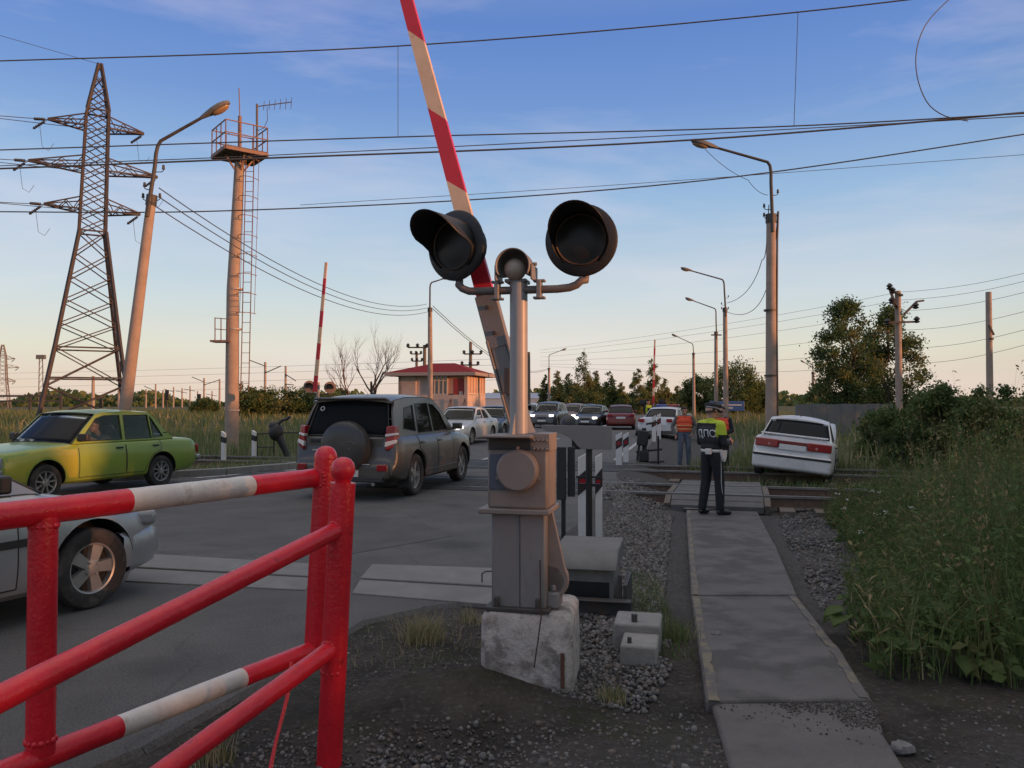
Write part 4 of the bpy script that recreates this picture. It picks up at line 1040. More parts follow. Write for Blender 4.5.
        if S.get('intake'): z, wd, h = S['intake']; c.lamp('air_intake', (0, c.yf - .03, z), (wd, .07, h), BLACKP, bev=.015)

def sedan(p, **k):
    S = dict(L=4.35, W=1.70, H=1.40, wb=2.55, fo=.82, wr=.30, zb=.93, paint=p,
        deck=[(0, .50), (.03, .58), (.10, .66), (.30, .73), (.8, .82), (1.22, .905), (1.35, .93), (3.45, .93), (3.6, .95), (4.15, .93), (4.27, .90), (4.32, .80), (4.35, .62)],
        bot=[(0, .30), (.1, .23), (.5, .20), (3.8, .20), (4.2, .25), (4.35, .36)],
        outline=[(1.22, .925), (1.35, .925), (3.45, .925), (3.62, .945), (3.35, 1.10), (3.02, 1.30), (2.85, 1.365), (2.4, 1.39), (2.05, 1.385), (1.88, 1.34), (1.6, 1.15)],
        windows=[[(1.47, .96), (2.38, .96), (2.36, 1.31), (2.02, 1.31), (1.88, 1.25)], [(2.46, .96), (3.15, .965), (3.06, 1.12), (2.85, 1.28), (2.44, 1.31)]],
        roof=[(1.88, 1.335), (2.05, 1.375), (2.4, 1.385), (2.85, 1.365), (3.02, 1.30)], ws=((1.24, .935), (1.90, 1.345)), rw=((3.58, .955), (3.0, 1.315)),
        doors=[(1.38, 2.40, .30), (2.42, 3.30, .30)], fplate=.45, rplate=.70, grille=(.60, .55, .10), intake=(.36, .8, .09))
    S.update(k); return S
def hatch(p, **k):
    S = dict(L=3.95, W=1.68, H=1.47, wb=2.46, fo=.76, wr=.29, zb=.95, paint=p,
        deck=[(0, .52), (.03, .60), (.10, .68), (.30, .76), (.8, .87), (1.05, .94), (1.2, .95), (3.6, .96), (3.80, .96), (3.90, .9), (3.95, .62)],
        bot=[(0, .30), (.1, .23), (.5, .20), (3.4, .20), (3.8, .26), (3.95, .36)],
        outline=[(1.05, .94), (1.2, .945), (3.6, .95), (3.83, .96), (3.60, 1.30), (3.45, 1.40), (2.6, 1.46), (2.0, 1.44), (1.75, 1.36), (1.4, 1.15)],
        windows=[[(1.33, .985), (2.2, .985), (2.18, 1.38), (1.95, 1.37), (1.75, 1.28)], [(2.28, .985), (3.0, .985), (2.95, 1.38), (2.26, 1.39)], [(3.08, .99), (3.55, 1.0), (3.38, 1.33), (3.04, 1.37)]],
        roof=[(1.76, 1.36), (2.0, 1.435), (2.6, 1.46), (3.3, 1.42), (3.45, 1.39)], ws=((1.07, .95), (1.78, 1.37)), rw=((3.83, .97), (3.5, 1.37)),
        doors=[(1.28, 2.24, .30), (2.26, 3.0, .30)], fplate=.45, rplate=.6, grille=(.62, .6, .09), intake=(.36, .8, .09))
    S.update(k); return S
def fl(W, z, yf, m, w=.28, h=.13, inx=.55, dd=.13):
    return [('headlight', (sx * W * inx * .5 * 2 * .5 + sx * W * .38, yf - dd, z), (w, .2, h), m, dict(yaw=sx * -.42, bev=.03)) for sx in (-1, 1)]
def tl(W, z, yr, m, w=.26, h=.15, k=.74):
    return [('tail_lamp', (sx * W * k, yr + .06, z), (w, .14, h), m, dict(yaw=sx * .25, bev=.02)) for sx in (-1, 1)]

# --- grey off-roader with covered spare wheel
SUVP = paint('grey brown', (.080, .072, .066), .34, .15)
DG = mat('dark grey trim', (.035, .033, .033), .6)
W_ = .955
suv = dict(L=4.32, W=1.91, H=1.69, wb=2.56, fo=.86, wr=.355, tw=.22, zb=1.03, rim=.66, spokes=5, spw=.26, paint=SUVP, gap=.06, rf=.6, nf=.2, rr=.30, nr=.10, wbelt=.885, wroof=.73, crown=.05,
    deck=[(0, .55), (.03, .68), (.12, .80), (.35, .92), (.8, .98), (1.1, 1.01), (1.3, 1.03), (3.9, 1.04), (4.16, 1.04), (4.24, 1.0), (4.27, .7), (4.32, .62)],
    bot=[(0, .36), (.1, .30), (.5, .25), (3.6, .25), (4.1, .30), (4.32, .38)],
    outline=[(1.1, 1.005), (1.3, 1.02), (3.9, 1.03), (4.17, 1.035), (4.13, 1.2), (4.02, 1.47), (3.9, 1.63), (3.4, 1.685), (2.5, 1.695), (2.05, 1.65), (1.75, 1.50), (1.4, 1.22)],
    windows=[[(1.55, 1.07), (2.32, 1.06), (2.32, 1.57), (2.1, 1.55), (1.82, 1.40)], [(2.40, 1.06), (3.12, 1.06), (3.02, 1.57), (2.40, 1.58)], [(3.22, 1.09), (3.75, 1.15), (3.55, 1.50), (3.14, 1.55)]],
    roof=[(2.0, 1.63), (2.15, 1.665), (2.6, 1.69), (3.4, 1.68), (3.9, 1.63), (4.02, 1.605)], ws=((1.12, 1.015), (2.02, 1.63)), rw=((4.19, 1.04), (3.97, 1.60)), rwglass=GLB, rwins=(.10, .085), sideglass=GLD,
    doors=[(1.5, 2.36, .34), (2.38, 3.28, .34)], seal=True, handle=SUVP, hz=.13)
cy = suv['wb'] / 2 + suv['fo'] - suv['L']
suv['lamps'] = []
SUVLOC = Vector((-2.54, 14.03, 0)) + Vector((math.sin(R(14.5)), math.cos(R(14.5)), 0)) * 1.28
c = Car('parked_car', 'grey brown off-road car with a covered spare wheel on its back door', suv, SUVLOC, 14.5)
T = c.t
for sx in (-1, 1):
    m1 = MB(); x = sx * W_ * .825
    m1.hexa([Vector((x + sx * a, y_, z)) for a, y_, z in ((-.075, cy + .05, .80), (.085, cy + .14, .88), (.085, cy + .34, .90), (-.075, cy + .3, .82), (-.075, cy + .09, 1.20), (.04, cy + .16, 1.22), (.04, cy + .36, 1.2), (-.075, cy + .3, 1.2))]); tl_ = m1.build('tail_lamp', TAILR, T, bevel=.02)
    m1 = MB(); m1.hexa([Vector((x + sx * a, y_, z)) for a, y_, z in ((-.078, cy + .042, .865), (.086, cy + .132, .93), (.086, cy + .30, .93), (-.078, cy + .2, .865), (-.078, cy + .055, .95), (.078, cy + .138, .985), (.078, cy + .30, .985), (-.078, cy + .2, .95))]); m1.build('reversing_lamp', TAILW, tl_, bevel=.008)
    m1 = MB(); m1.hexa([Vector((x + sx * a, y_, z)) for a, y_, z in ((-.078, cy + .062, 1.03), (.07, cy + .143, 1.06), (.07, cy + .30, 1.06), (-.078, cy + .2, 1.03), (-.078, cy + .068, 1.075), (.06, cy + .147, 1.095), (.06, cy + .30, 1.095), (-.078, cy + .2, 1.075))]); m1.build('lamp_bar', TAILW, tl_, bevel=.006); tl_.location = (sx * .016, -.05, 0)
    c.lamp('reflector', (sx * W_ * .745, cy - .075, .535), (.17, .05, .10), TAILR, sx * .2, .01)
m1 = MB(); o0 = Vector((.06, cy - .01, .87)); m1.lathe([(0, -.20), (.20, -.20), (.34, -.185), (.40, -.15), (.42, -.09), (.42, .02), (.39, .05)], o0, (0, 1, 0), 48); sc_ = m1.build('spare_wheel_cover', mat('spare cover', (.055, .052, .05), .32, .15, var=.08, scale=5), T, smooth=30)
m1 = MB(); m1.tube([o0 + Vector((.0 + .08 * k, -.202 + .001 * k, .02 + .08 * math.sin(k * .9))) for k in range(4)], .006, 5); m1.cyl(o0 + Vector((.14, -.19, -.02)), o0 + Vector((.14, -.20, -.02)), .018, n=10); m1.build('emblem_line', mat('cover groove', (.12, .115, .11), .4), sc_)
m1 = MB(); m1.box((0, cy + .09, .80), (1.36, .05, .44)); td = m1.build('back_door', SUVP, T, bevel=.03)
m1 = MB(); m1.box((-.53, cy + .06, .96), (.20, .03, .06)); m1.build('handle', BLACKP, td, bevel=.01)
m1 = MB(); m1.box((-.53, cy + .055, .80), (.14, .015, .03)); m1.build('badge', CHROME, td, bevel=.004)
m1 = MB(); m1.box((0, cy - .005, .47), (1.62, .16, .26)); m1.build('rear_bumper', SUVP, T, bevel=.06, seg=4)
m1 = MB(); m1.box((0, cy - .02, .345), (1.45, .16, .10)); m1.build('bumper_skirt', DG, T, bevel=.02)
m1 = MB(); m1.box((.0, cy - .088, .585), (1.0, .02, .02)); m1.build('chrome_strip', CHROME, T, bevel=.004)
m1 = MB(); m1.box((.05, cy - .10, .44), (.52, .016, .112)); m1.build('number_plate', PLATE, T, bevel=.004)
m1 = MB(); m1.tube([(.55, cy + .2, .27), (.55, cy - .06, .27)], .032, 12); m1.build('exhaust', CHROME, T)
m1 = MB(); m1.box((0, c.yf - 4.02, 1.645), (1.30, .24, .04), Euler((-.12, 0, 0)).to_matrix()); m1.build('roof_spoiler', SUVP, T, bevel=.015)
m1 = MB(); m1.tube([(.0, c.yf - 3.3, 1.70), (.0, c.yf - 3.55, 1.83)], .004, 5); m1.cyl((0, c.yf - 3.3, 1.69), (0, c.yf - 3.32, 1.72), .02, n=8); m1.build('aerial', BLACKP, T)
for sx in (-1, 1):
    for y_ in (-1.28 - .38, 1.28 - .38): m1 = MB(); m1.box((sx * (W_ - .12), y_, .30), (.22, .02, .26)); m1.build('mud_flap', BLACKP, T)
    m1 = MB(); m1.box((sx * (W_ - .025), 0, .36), (.05, 1.75, .14)); m1.build('side_sill', DG, T, bevel=.02)
m1 = MB(); m1.lathe([(.028, -.001), (.04, -.001), (.04, .001), (.028, .001)], (-.50, c.yf - 4.02 - .075, 1.49), (0, -1, .4), 20); m1.build('window_sticker', mat('sticker white', (.55, .55, .55), .5), T)

# --- apple green boxy saloon with its driver
LP = paint('apple green', (.20, .285, .045), .30, .0)
LSUN = paint('sunlit green wing', (.33, .33, .04), .30, .0)  # front wing yellowed to stand for the sun falling on it
lada = dict(L=4.13, W=1.62, H=1.43, wb=2.424, fo=.76, wr=.295, tw=.165, rim=.64, spokes=9, spw=.10, zb=.90, paint=LP, rf=.25, nf=.09, rr=.25, nr=.08, wbelt=.91, wroof=.82, crown=.04, gap=.05, rise=.03,
    deck=[(0, .62), (.03, .76), (.08, .80), (.8, .865), (1.28, .895), (1.36, .90), (3.25, .90), (3.45, .905), (4.02, .87), (4.08, .84), (4.11, .62), (4.13, .56)],
    bot=[(0, .36), (.08, .30), (.4, .24), (3.5, .24), (4.0, .30), (4.13, .40)],
    outline=[(1.27, .893), (1.36, .897), (3.3, .897), (3.52, .90), (3.30, 1.08), (3.08, 1.30), (2.98, 1.40), (2.5, 1.43), (1.95, 1.42), (1.78, 1.385), (1.52, 1.15)],
    windows=[[(1.42, .93), (2.30, .93), (2.28, 1.365), (1.94, 1.36), (1.77, 1.31), (1.58, 1.10)], [(2.38, .93), (2.98, .93), (2.92, 1.36), (2.36, 1.365)], [(3.02, .935), (3.26, .955), (3.02, 1.28), (2.97, 1.33)]],
    roof=[(1.78, 1.38), (1.95, 1.41), (2.5, 1.425), (2.98, 1.395), (3.08, 1.32)], ws=((1.26, .90), (1.79, 1.385)), rw=((3.49, .91), (3.06, 1.33)), sideglass=glass('side glass', (.88, .92, .92), .03), wsglass=GLS, rwglass=GLS,
    doors=[(1.36, 2.33, .33), (2.35, 3.16, .33)], seal=True, seatd=.68, mirror=BLACKP, fplate=.45, rplate=.6, grille=(.66, 1.0, .16), gd=.0)
AZL = 201.0; hl = Vector((math.sin(R(AZL)), math.cos(R(AZL)), 0)); lf = Vector((-hl.y, hl.x, 0))
LLOC = Vector((-6.63, 15.2, 0)) + hl * 1.212 - lf * .80
c = Car('parked_car', 'apple green boxy saloon with front wing coloured as sunlit, driver at the wheel', lada, LLOC, AZL)
T = c.t; GREENCAR = c
for sx in (-1, 1):
    dl = [.06 + 1.26 * k / 16 for k in range(17)]
    c.patch('front_wing', sx, dl, c.arch_lo(.34), lambda d: interp(lada['deck'], d) - .02, LSUN, T, off=.004)
    c.lamp('headlight', (sx * .62, c.yf + .0, .66), (.30, .06, .17), HEADU, 0, .02); c.lamp('tail_lamp', (sx * .62, c.yf - c.L + .0, .68), (.30, .06, .17), TAILR, 0, .02)
for yy in (c.yf + .03, c.yf - c.L - .03): m1 = MB(); m1.box((0, yy, .50), (1.58, .11, .11)); m1.build('bumper', mat('dull chrome', (.3, .3, .3), .35, .8), T, bevel=.03)
for sx in (-1, 1):
    m1 = MB(); m1.box((sx * .71, c.yf - 3.32, 1.0), (.025, .12, .06)); m1.build('pillar_vent', BLACKP, T, bevel=.01)
for sx in (-.3, .25): m1 = MB(); m1.tube([(sx, c.yf - 1.20, .93), (sx + .25, c.yf - 1.36, .965), (sx + .45, c.yf - 1.42, .985)], .008, 5); m1.build('wiper', BLACKP, T)

# --- silver hatchback cut by the left edge
SILV = paint('silver', (.34, .35, .37), .32, .45)
sv = hatch(SILV, L=4.2, W=1.67, wb=2.44, fo=.80, wr=.31, tw=.185, rim=.63, spokes=5, spw=.37, zb=.93, rf=.75, nf=.30,
    deck=[(0, .48), (.03, .55), (.10, .64), (.30, .72), (.7, .81), (1.1, .89), (1.25, .93), (3.6, .96), (4.0, .96), (4.12, .9), (4.2, .62)],
    bot=[(0, .27), (.1, .22), (.5, .19), (3.4, .20), (3.9, .26), (4.2, .36)], outline=[(1.2, .925), (1.3, .935), (3.6, .95), (3.9, .955), (3.60, 1.25), (3.3, 1.37), (2.6, 1.40), (2.05, 1.385), (1.85, 1.31), (1.5, 1.1)],
    windows=[[(1.45, .965), (2.3, .965), (2.28, 1.32), (2.02, 1.31), (1.85, 1.23)], [(2.38, .965), (3.2, .97), (3.1, 1.27), (2.36, 1.33)]],
    roof=[(1.86, 1.31), (2.05, 1.375), (2.6, 1.395), (3.2, 1.375), (3.3, 1.355)], ws=((1.17, .925), (1.88, 1.32)), rw=((3.9, .965), (3.33, 1.34)), H=1.41,
    doors=[(1.42, 2.34, .28), (2.36, 3.1, .28)], trim=(.60, BLACKP), trim0=1.22, mirror=BLACKP, grille=None, handle=SILV, mdy=.24)
AZS = 25.0; hs = Vector((math.sin(R(AZS)), math.cos(R(AZS)), 0)); rs_ = Vector((hs.y, -hs.x, 0))
SLOC = Vector((-3.25, 6.24, 0)) - hs * 1.22 - rs_ * .80
c = Car('parked_car', 'silver hatchback cut off by the left edge behind the guard rail', sv, SLOC, AZS); T = c.t
for sx in (-1, 1):
    c.lamp('headlight', (sx * .56, c.yf - .20, .63), (.44, .22, .13), HEADU, sx * -.5, .04)
    c.lamp('fog_lamp', (sx * .52, c.yf - .06, .36), (.16, .1, .08), HEADU, sx * -.3, .02)
m1 = MB()
rows = []
for k in range(-12, 13):
    a = R(k * 7.2); x = math.sin(a) * .795 / math.sin(R(86.4)); d = .0 + .58 * (abs(k) / 12) ** 3.2
    rows.append([(x * 1.0, c.yf + .03 - d, .26), (x * 1.015, c.yf + .05 - d, .36), (x * 1.015, c.yf + .05 - d, .50), (x * .99, c.yf + .02 - d, .54), (x * .9, c.yf - .12 - d * .8, .54), (x * .9, c.yf - .12 - d * .8, .26)])
m1.grid(rows, True); m1.build('front_bumper', SILV, T, smooth=50)

# --- traffic beyond the crossing
HL = HEADL
def far_car(label, S, px, pyb, Y, az, lights='front', lit=True, z=0.0, extra=None):
    p = at(px, pyb, Y); p.z = z if z is not None else tz(p.x, p.y)
    S['seats'] = True; S['nuts'] = False
    yf = S['wb'] / 2 + S['fo']; W2 = S['W'] / 2; zl = S.get('zl', .66)
    S['lamps'] = fl(W2, zl, yf, HL if lit else HEADU) + tl(W2, S.get('zt', .80), yf - S['L'], TAILR) + S.get('xl', [])
    return Car('parked_car', label, S, p, az)
WHS = paint('pale silver', (.50, .49, .48), .35, .2)
far_car('pale silver saloon coming on with lit headlamps beside the grey off-road car', sedan(WHS, zt=.8), 463, 430, 31.5, 196)
far_car('dark blue saloon partly hidden behind the barrier mast', sedan(paint('dark blue', (.05, .065, .09))), 494, 430, 37, 194)
mini = hatch(paint('slate grey', (.085, .09, .105)), H=1.60, L=4.2, zb=1.0, W=1.78, wr=.32,
    outline=[(1.05, .99), (1.2, .995), (3.6, 1.0), (4.0, 1.0), (3.85, 1.36), (3.65, 1.52), (2.6, 1.58), (2.0, 1.56), (1.75, 1.47), (1.4, 1.22)], deck=[(0, .56), (.03, .68), (.10, .78), (.30, .86), (.8, .94), (1.05, .99), (1.2, 1.0), (3.6, 1.01), (4.05, 1.01), (4.15, .95), (4.2, .66)],
    windows=[[(1.33, 1.03), (2.2, 1.03), (2.18, 1.50), (1.95, 1.49), (1.75, 1.38)], [(2.28, 1.03), (3.0, 1.03), (2.95, 1.50), (2.26, 1.51)], [(3.08, 1.04), (3.7, 1.05), (3.5, 1.44), (3.04, 1.49)]],
    roof=[(1.76, 1.47), (2.0, 1.555), (2.6, 1.58), (3.4, 1.54), (3.65, 1.51)], ws=((1.07, 1.0), (1.78, 1.48)), rw=((4.0, 1.01), (3.68, 1.49)), zl=.76)
far_car('slate grey tall car with both headlamps lit in the oncoming lane', mini, 549, 425, 51, 196)
far_car('copper coloured hatchback with one lamp glowing behind the slate grey car', hatch(paint('copper', (.23, .13, .075))), 573, 423, 57, 200)
far_car('white car roof showing left of the slate grey car', hatch(paint('white a', (.55, .55, .54))), 529, 421, 60, 194, lit=False)
far_car('dark grey saloon in the middle of the road above the grey shield', sedan(paint('charcoal', (.06, .06, .065))), 593, 425, 49, 199)
far_car('small black saloon far back between the copper and the charcoal cars', sedan(paint('black', (.03, .03, .034))), 588, 420, 70, 197, lit=False)
rd = far_car('dark red saloon driving away in the right lane', sedan(paint('maroon', (.16, .022, .02)), zt=.84, H=1.42), 621, 425, 48, 8, lit=False)
PW = paint('police white', (.58, .58, .58), .3, .0)
pol = far_car('white patrol saloon with a roof light bar parked on the shoulder', sedan(PW, L=4.5, W=1.74, zt=.82), 668, 438, 38.5, 25, lit=False, z=None)
m1 = MB(); m1.box((0, -.05, 1.47), (1.15, .26, .10)); lb = m1.build('light_bar', mat('light bar base', (.05, .05, .06), .4), pol.t, bevel=.03)
for sx, cc in ((-1, (.02, .05, .30)), (1, (.28, .02, .02))): m1 = MB(); m1.box((sx * .30, -.05, 1.49), (.50, .28, .11)); m1.build('beacon', mat('beacon %s' % ('blue' if sx < 0 else 'red'), cc, .15, spec=.8), lb, bevel=.03)
for sx in (-1, 1): pol.patch('blue_stripe', sx, [.7 + 3.1 * k / 14 for k in range(15)], pol.arch_lo(.58), .70, mat('police blue', (.03, .06, .22), .4), pol.t, off=.009, nz=2)

# --- white saloon nose-down in the ditch with its bonnet open
CW = paint('ditch white', (.60, .59, .575), .33, .0)
AZC = 23.5
cp = at(789, 470, 17.2); hc = Vector((math.sin(R(AZC)), math.cos(R(AZC)), 0))
S = sedan(CW, crown=.075, L=4.35, W=1.69, zb=.92, rwglass=GLB, seats=True, seal=True, nomirror=True, rplate=None, wbelt=.88, wroof=.72, trim=(.54, BLACKP), trim0=.9, lamps=[],
    deck=[(0, .50), (.03, .58), (.10, .66), (.30, .73), (.8, .80), (1.22, .88), (1.35, .92), (3.45, .92), (3.6, .95), (4.20, .95), (4.28, .93), (4.32, .80), (4.35, .60)])
c = Car('parked_car', 'white saloon tilted in the verge with its bonnet open', S, (cp.x + hc.x * 2.1, cp.y + hc.y * 2.1, -.20), AZC, roll=6.0, pitch=-2.2); T = c.t
yr = c.yf - c.L
for sx in (-1, 1):
    m1 = MB(); m1.box((sx * .53, yr + .02, .80), (.48, .10, .17), Euler((0, 0, sx * .12)).to_matrix()); tl_ = m1.build('tail_lamp', TAILR, T, bevel=.02)
    m1 = MB(); m1.box((sx * .40, yr - .033, .775), (.20, .012, .055)); m1.build('reversing_lamp', mat('pink lamp', (.42, .20, .18), .2), tl_, bevel=.004)
m1 = MB(); m1.box((0, yr + .0, .84), (.62, .06, .07)); m1.build('centre_reflector', mat('dark red reflector', (.16, .012, .016), .2), T, bevel=.01)
m1 = MB(); m1.box((0, yr - .02, .745), (.54, .02, .115)); m1.build('number_plate', PLATE, T, bevel=.004)
m1 = MB(); m1.box((0, yr - .01, .43), (1.60, .14, .34)); bb = m1.build('rear_bumper', CW, T, bevel=.06, seg=4)
m1 = MB(); m1.box((0, yr - .083, .545), (1.58, .012, .05)); m1.build('rubber_strip', BLACKP, bb, bevel=.004)
m1 = MB(); m1.box((0, yr + .14, 1.005), (1.36, .16, .022), Euler((.1, 0, 0)).to_matrix()); m1.box((-.55, yr + .14, .97), (.04, .1, .06)); m1.box((.55, yr + .14, .97), (.04, .1, .06)); m1.build('boot_spoiler', CW, T, bevel=.008)
m1 = MB(); m1.cyl((0, yr + 1.65, 1.43), (0, yr + 1.62, 1.47), .018, n=8); m1.build('aerial_base', BLACKP, T)
hz = Euler((R(25), 0, 0)).to_matrix(); m1 = MB(); y0_ = c.yf - 1.18
rows = []
for i in range(8):
    t_ = i / 7; rows.append([Vector((x * (1 - .10 * t_ ** 2), y0_, .92)) + hz @ Vector((0, 1.08 * t_, .035 * (1 - (x / .76) ** 2) + .05 * math.sin(t_ * 3))) for x in [-.76 + 1.52 * k / 10 for k in range(11)]])
m1.grid(rows); m1.build('bonnet', CW, T, smooth=50, solid=.03)
m1 = MB(); m1.cyl((.5, y0_ + .6, .80), (.5, y0_ + .65, 1.36), .008, n=6); m1.build('bonnet_stay', DARKM, T)

# ------------------------------------------------------------------ street lamps
LAMPM = mat('lamp head grey', (.13, .125, .12), .5)
BULB = mat('lamp glass', (.30, .20, .12), .3)
def street_lamp(px, Y, ptop, head, rb, rt, label, group='street lamps along the road', lean=0.0, corner=None, headlen=.62, cable=False, azimuth=None, steel=False, az_depth=0.0):
    """concrete post from the ground to pixel row ptop, with a steel elbow carrying a lantern at pixel head"""
    top = at(px[1], ptop, Y); bx = at(px[0], 402, Y).x; gz = tz(bx, Y); base = Vector((bx, Y, gz))
    t_ = thing('street_lamp', label, 'street lamp', base, 0, group)
    o = base; m1 = MB(o); d = (top - base).normalized()
    m1.tube([base - d * .3, base + d * 2, top], [rb * 1.02, rb * .96, rt], 20); m1.build('post', POLE, t_, smooth=50)
    m1 = MB(o); m1.cyl(top - d * .22, top + d * .02, rt * 1.18, n=16); m1.build('collar', DARKM, t_, smooth=40)
    hp = at(head[0], head[1], Y + az_depth); cp_ = at(corner[0], corner[1], Y)
    e = (hp - cp_).normalized(); st = (cp_ - top).normalized()
    pts = [top - d * .5 + Vector((rt * .0, -rt * 1.1, 0)), top - d * .1 + Vector((rt * .0, -rt * .9, 0)), cp_ - st * .55, cp_ - st * .25, cp_ - st * .08 + e * .03, cp_ + e * .10, cp_ + e * .3, hp]
    m1 = MB(o); m1.tube(pts, [.048, .048, .046, .044, .042, .04, .038, .034], 10); m1.build('bracket_arm', DARKM if not steel else GREYM, t_, smooth=60)
    # lantern: long tapered head
    sx = e.cross(UP).normalized(); u = sx.cross(e)
    rows = []
    for s_, wv, hv in ((-.06, .035, .035), (0, .05, .05), (.12, .07, .075), (.25, .12, .085), (.42, .135, .09), (.55, .11, .075), (.64, .05, .045), (.655, .01, .01)):
        k = headlen / .62
        rows.append([hp + e * s_ * k + sx * math.cos(a) * wv * k + u * (max(math.sin(a), -.55) * hv * k) for a in [2 * math.pi * j / 14 for j in range(14)]])
    m1 = MB(o); m1.grid(rows, True); ln = m1.build('lantern', LAMPM, t_, smooth=45)
    k = headlen / .62; m1 = MB(o); c_ = hp + e * .40 * k - u * .055 * k
    m1.grid([[c_ + e * math.cos(a) * .21 * k * f + sx * math.sin(a) * .105 * k * f - u * h for a in [2 * math.pi * j / 16 for j in range(16)]] for f, h in ((1, 0), (.9, .03 * k), (.5, .055 * k), (.05, .06 * k))], True)
    m1.build('lamp_glass', BULB, ln, smooth=60)
    if cable:
        for k_, (sy, q) in enumerate(((.55, 1), (.15, -1), (-.1, 1), (-.1, -1))):   # insulator hooks
            m1 = MB(o); p = top + d * sy; m1.tube([p, p + Vector((q * .14, 0, .0)), p + Vector((q * .19, 0, .03)), p + Vector((q * .19, 0, .10))], .011, 6); m1.cyl(p + Vector((q * .19, 0, .06)), p + Vector((q * .19, 0, .16)), .035, .025, n=10); m1.build('insulator_hook', DARKM, t_)
    return t_, top, hp
street_lamp((117, 152), 18, 196, (203, 117), .14, .10, 'leaning concrete street lamp post behind the green saloon', corner=(157, 143), cable=True, headlen=.66)
t_, top_r, _ = street_lamp((770.5, 771), 22, 215, (716, 147.5), .155, .125, 'tall concrete street lamp behind the tilted white saloon, lantern pointing left', corner=(771, 163), cable=True, headlen=.68)
m1 = MB(Vector(t_.location)); b0 = Vector(t_.location); m1.tube([Vector((top_r.x + .20, 22, top_r.z + .1)), Vector((top_r.x + .15, 21.95, top_r.z - .7)), Vector((b0.x + .17, 21.95, 3.5)), Vector((b0.x + .18, 21.95, b0.z))], .03, 8); m1.build('cable_pipe', DARKM, t_)
for z in (2.3, 4.1): m1 = MB(Vector(t_.location)); m1.cyl(Vector((b0.x, 22, z)), Vector((b0.x, 22, z + .05)), .165, n=16); m1.build('strap', DARKM, t_)
street_lamp((726, 725), 44, 308, (692, 271), .15, .115, 'second concrete street lamp from the near right, taller one of the distant pair', corner=(724, 280), cable=True, headlen=.62)
street_lamp((716, 716), 58, 332, (694, 301), .15, .12, 'street lamp with a short crosspiece just left of the distant pair', corner=(716, 309), headlen=.65)
street_lamp((694, 693.5), 84, 353, (678, 337), .16, .13, 'smallest street lamp on the right, above the man in the orange vest', corner=(693, 344), headlen=.7)
street_lamp((430.5, 430), 44, 308, (441, 279.5), .15, .115, 'street lamp in front of the red-roofed crossing hut', corner=(430, 283), headlen=.5)
street_lamp((549, 549), 100, 368, (561, 350.5), .17, .14, 'far street lamp above the slate grey car', corner=(549, 355), headlen=.7)
street_lamp((813, 813), 80, 372, (805, 363), .16, .13, 'distant street lamp behind the grey concrete fence', corner=(813, 368), headlen=.5)
m1 = MB(); q = at(716, 335, 57.6); p = bpy.data.objects  # crosspiece on the third lamp
for o in bpy.data.objects:
    if o.get('label', '').startswith('street lamp with a short'):
        m1 = MB(Vector(o.location)); m1.beam(q - Vector((.35, 0, 0)), q + Vector((.4, 0, 0)), .09); m1.build('crosspiece', DARKM, o)

# ------------------------------------------------------------------ utility poles
def pole(name, label, px, Y, ptop, r, cat='pole', group=None, m=None, base=None, parts=()):
    p = at(px, 402, Y); gz = tz(p.x, Y); o = Vector((p.x, Y, gz)); zt = at(px, ptop, Y).z
    t_ = thing(name, label, cat, o, 0, group)
    m1 = MB(o); m1.tube([o - UP * .3, o + UP * 2, Vector((p.x, Y, zt))], [r, r * .95, r * .8], 14); m1.build('post', m or POLE, t_, smooth=50)
    return t_, o, zt
def ins(mb, p, d=(0, 0, 1), k=1.0): mb.lathe([(.02 * k, 0), (.06 * k, .02 * k), (.03 * k, .05 * k), (.06 * k, .07 * k), (.02 * k, .12 * k)], p, d, 10)
G_ = 'utility poles on the right'
t_, o, zt = pole('utility_pole', 'concrete utility pole with crossed brackets in front of the big trees', 899, 35, 291, .155, group=G_)
q = lambda x, y: at(x, y, 35)
m1 = MB(o)
for a, b_ in (((888, 289), (895, 309)), ((888, 290), (901, 296)), ((903, 314), (915, 302)), ((915, 302), (922, 301)), ((887, 323), (916, 322)), ((890, 302), (896, 309))): m1.beam(q(*a) - Vector((0, .15, 0)), q(*b_) - Vector((0, .15, 0)), .10, .08)
m1.build('bracket', DARKM, t_)
for p in ((888, 289), (891, 293), (890, 303), (914, 308), (886, 324), (915, 322)): m1 = MB(o); ins(m1, q(*p) - Vector((0, .15, .06)), k=2.4); m1.build('insulator', BLACKM, t_)
t_, o, zt = pole('utility_pole', 'bare concrete pole rising behind the bushes at far right', 990, 32, 292, .135, group=G_)
m1 = MB(o); m1.beam(at(989, 325, 31.8), at(994, 335, 31.8), .06); m1.cyl(at(990, 338, 32), at(990, 340, 32), .14, n=12); m1.build('bracket', DARKM, t_)
pole('utility_pole', 'thin dark pole right behind the barrier mast', 528.5, 60, 352, .16, group='poles beyond the crossing', m=WOOD)
def tpole(px, Y, top, xs, label):
    t_, o, zt = pole('telegraph_pole', label, px, Y, top, .18, group='telegraph poles behind the crossing hut', m=WOOD)
    for (a, b_, yy) in xs:
        m1 = MB(o); m1.beam(at(a, yy, Y - .2), at(b_, yy, Y - .2), .12); m1.build('crossarm', DARKM, t_)
        for k in range(3): m1 = MB(o); ins(m1, at(a + (b_ - a) * (k / 2), yy, Y - .2), k=3); m1.build('insulator', BLACKM, t_)
tpole(470.5, 75, 342, [(464, 481, 354), (462, 478, 365)], 'telegraph pole with two crossarms right of the hut roof')
tpole(424.5, 70, 345, [(408, 427, 347.5)], 'telegraph pole with a slanted bracket left behind the lamp by the hut')
tpole(416.5, 90, 352, [(411, 421, 354), (412, 422, 361)], 'thin double-armed telegraph pole behind the hut roof')

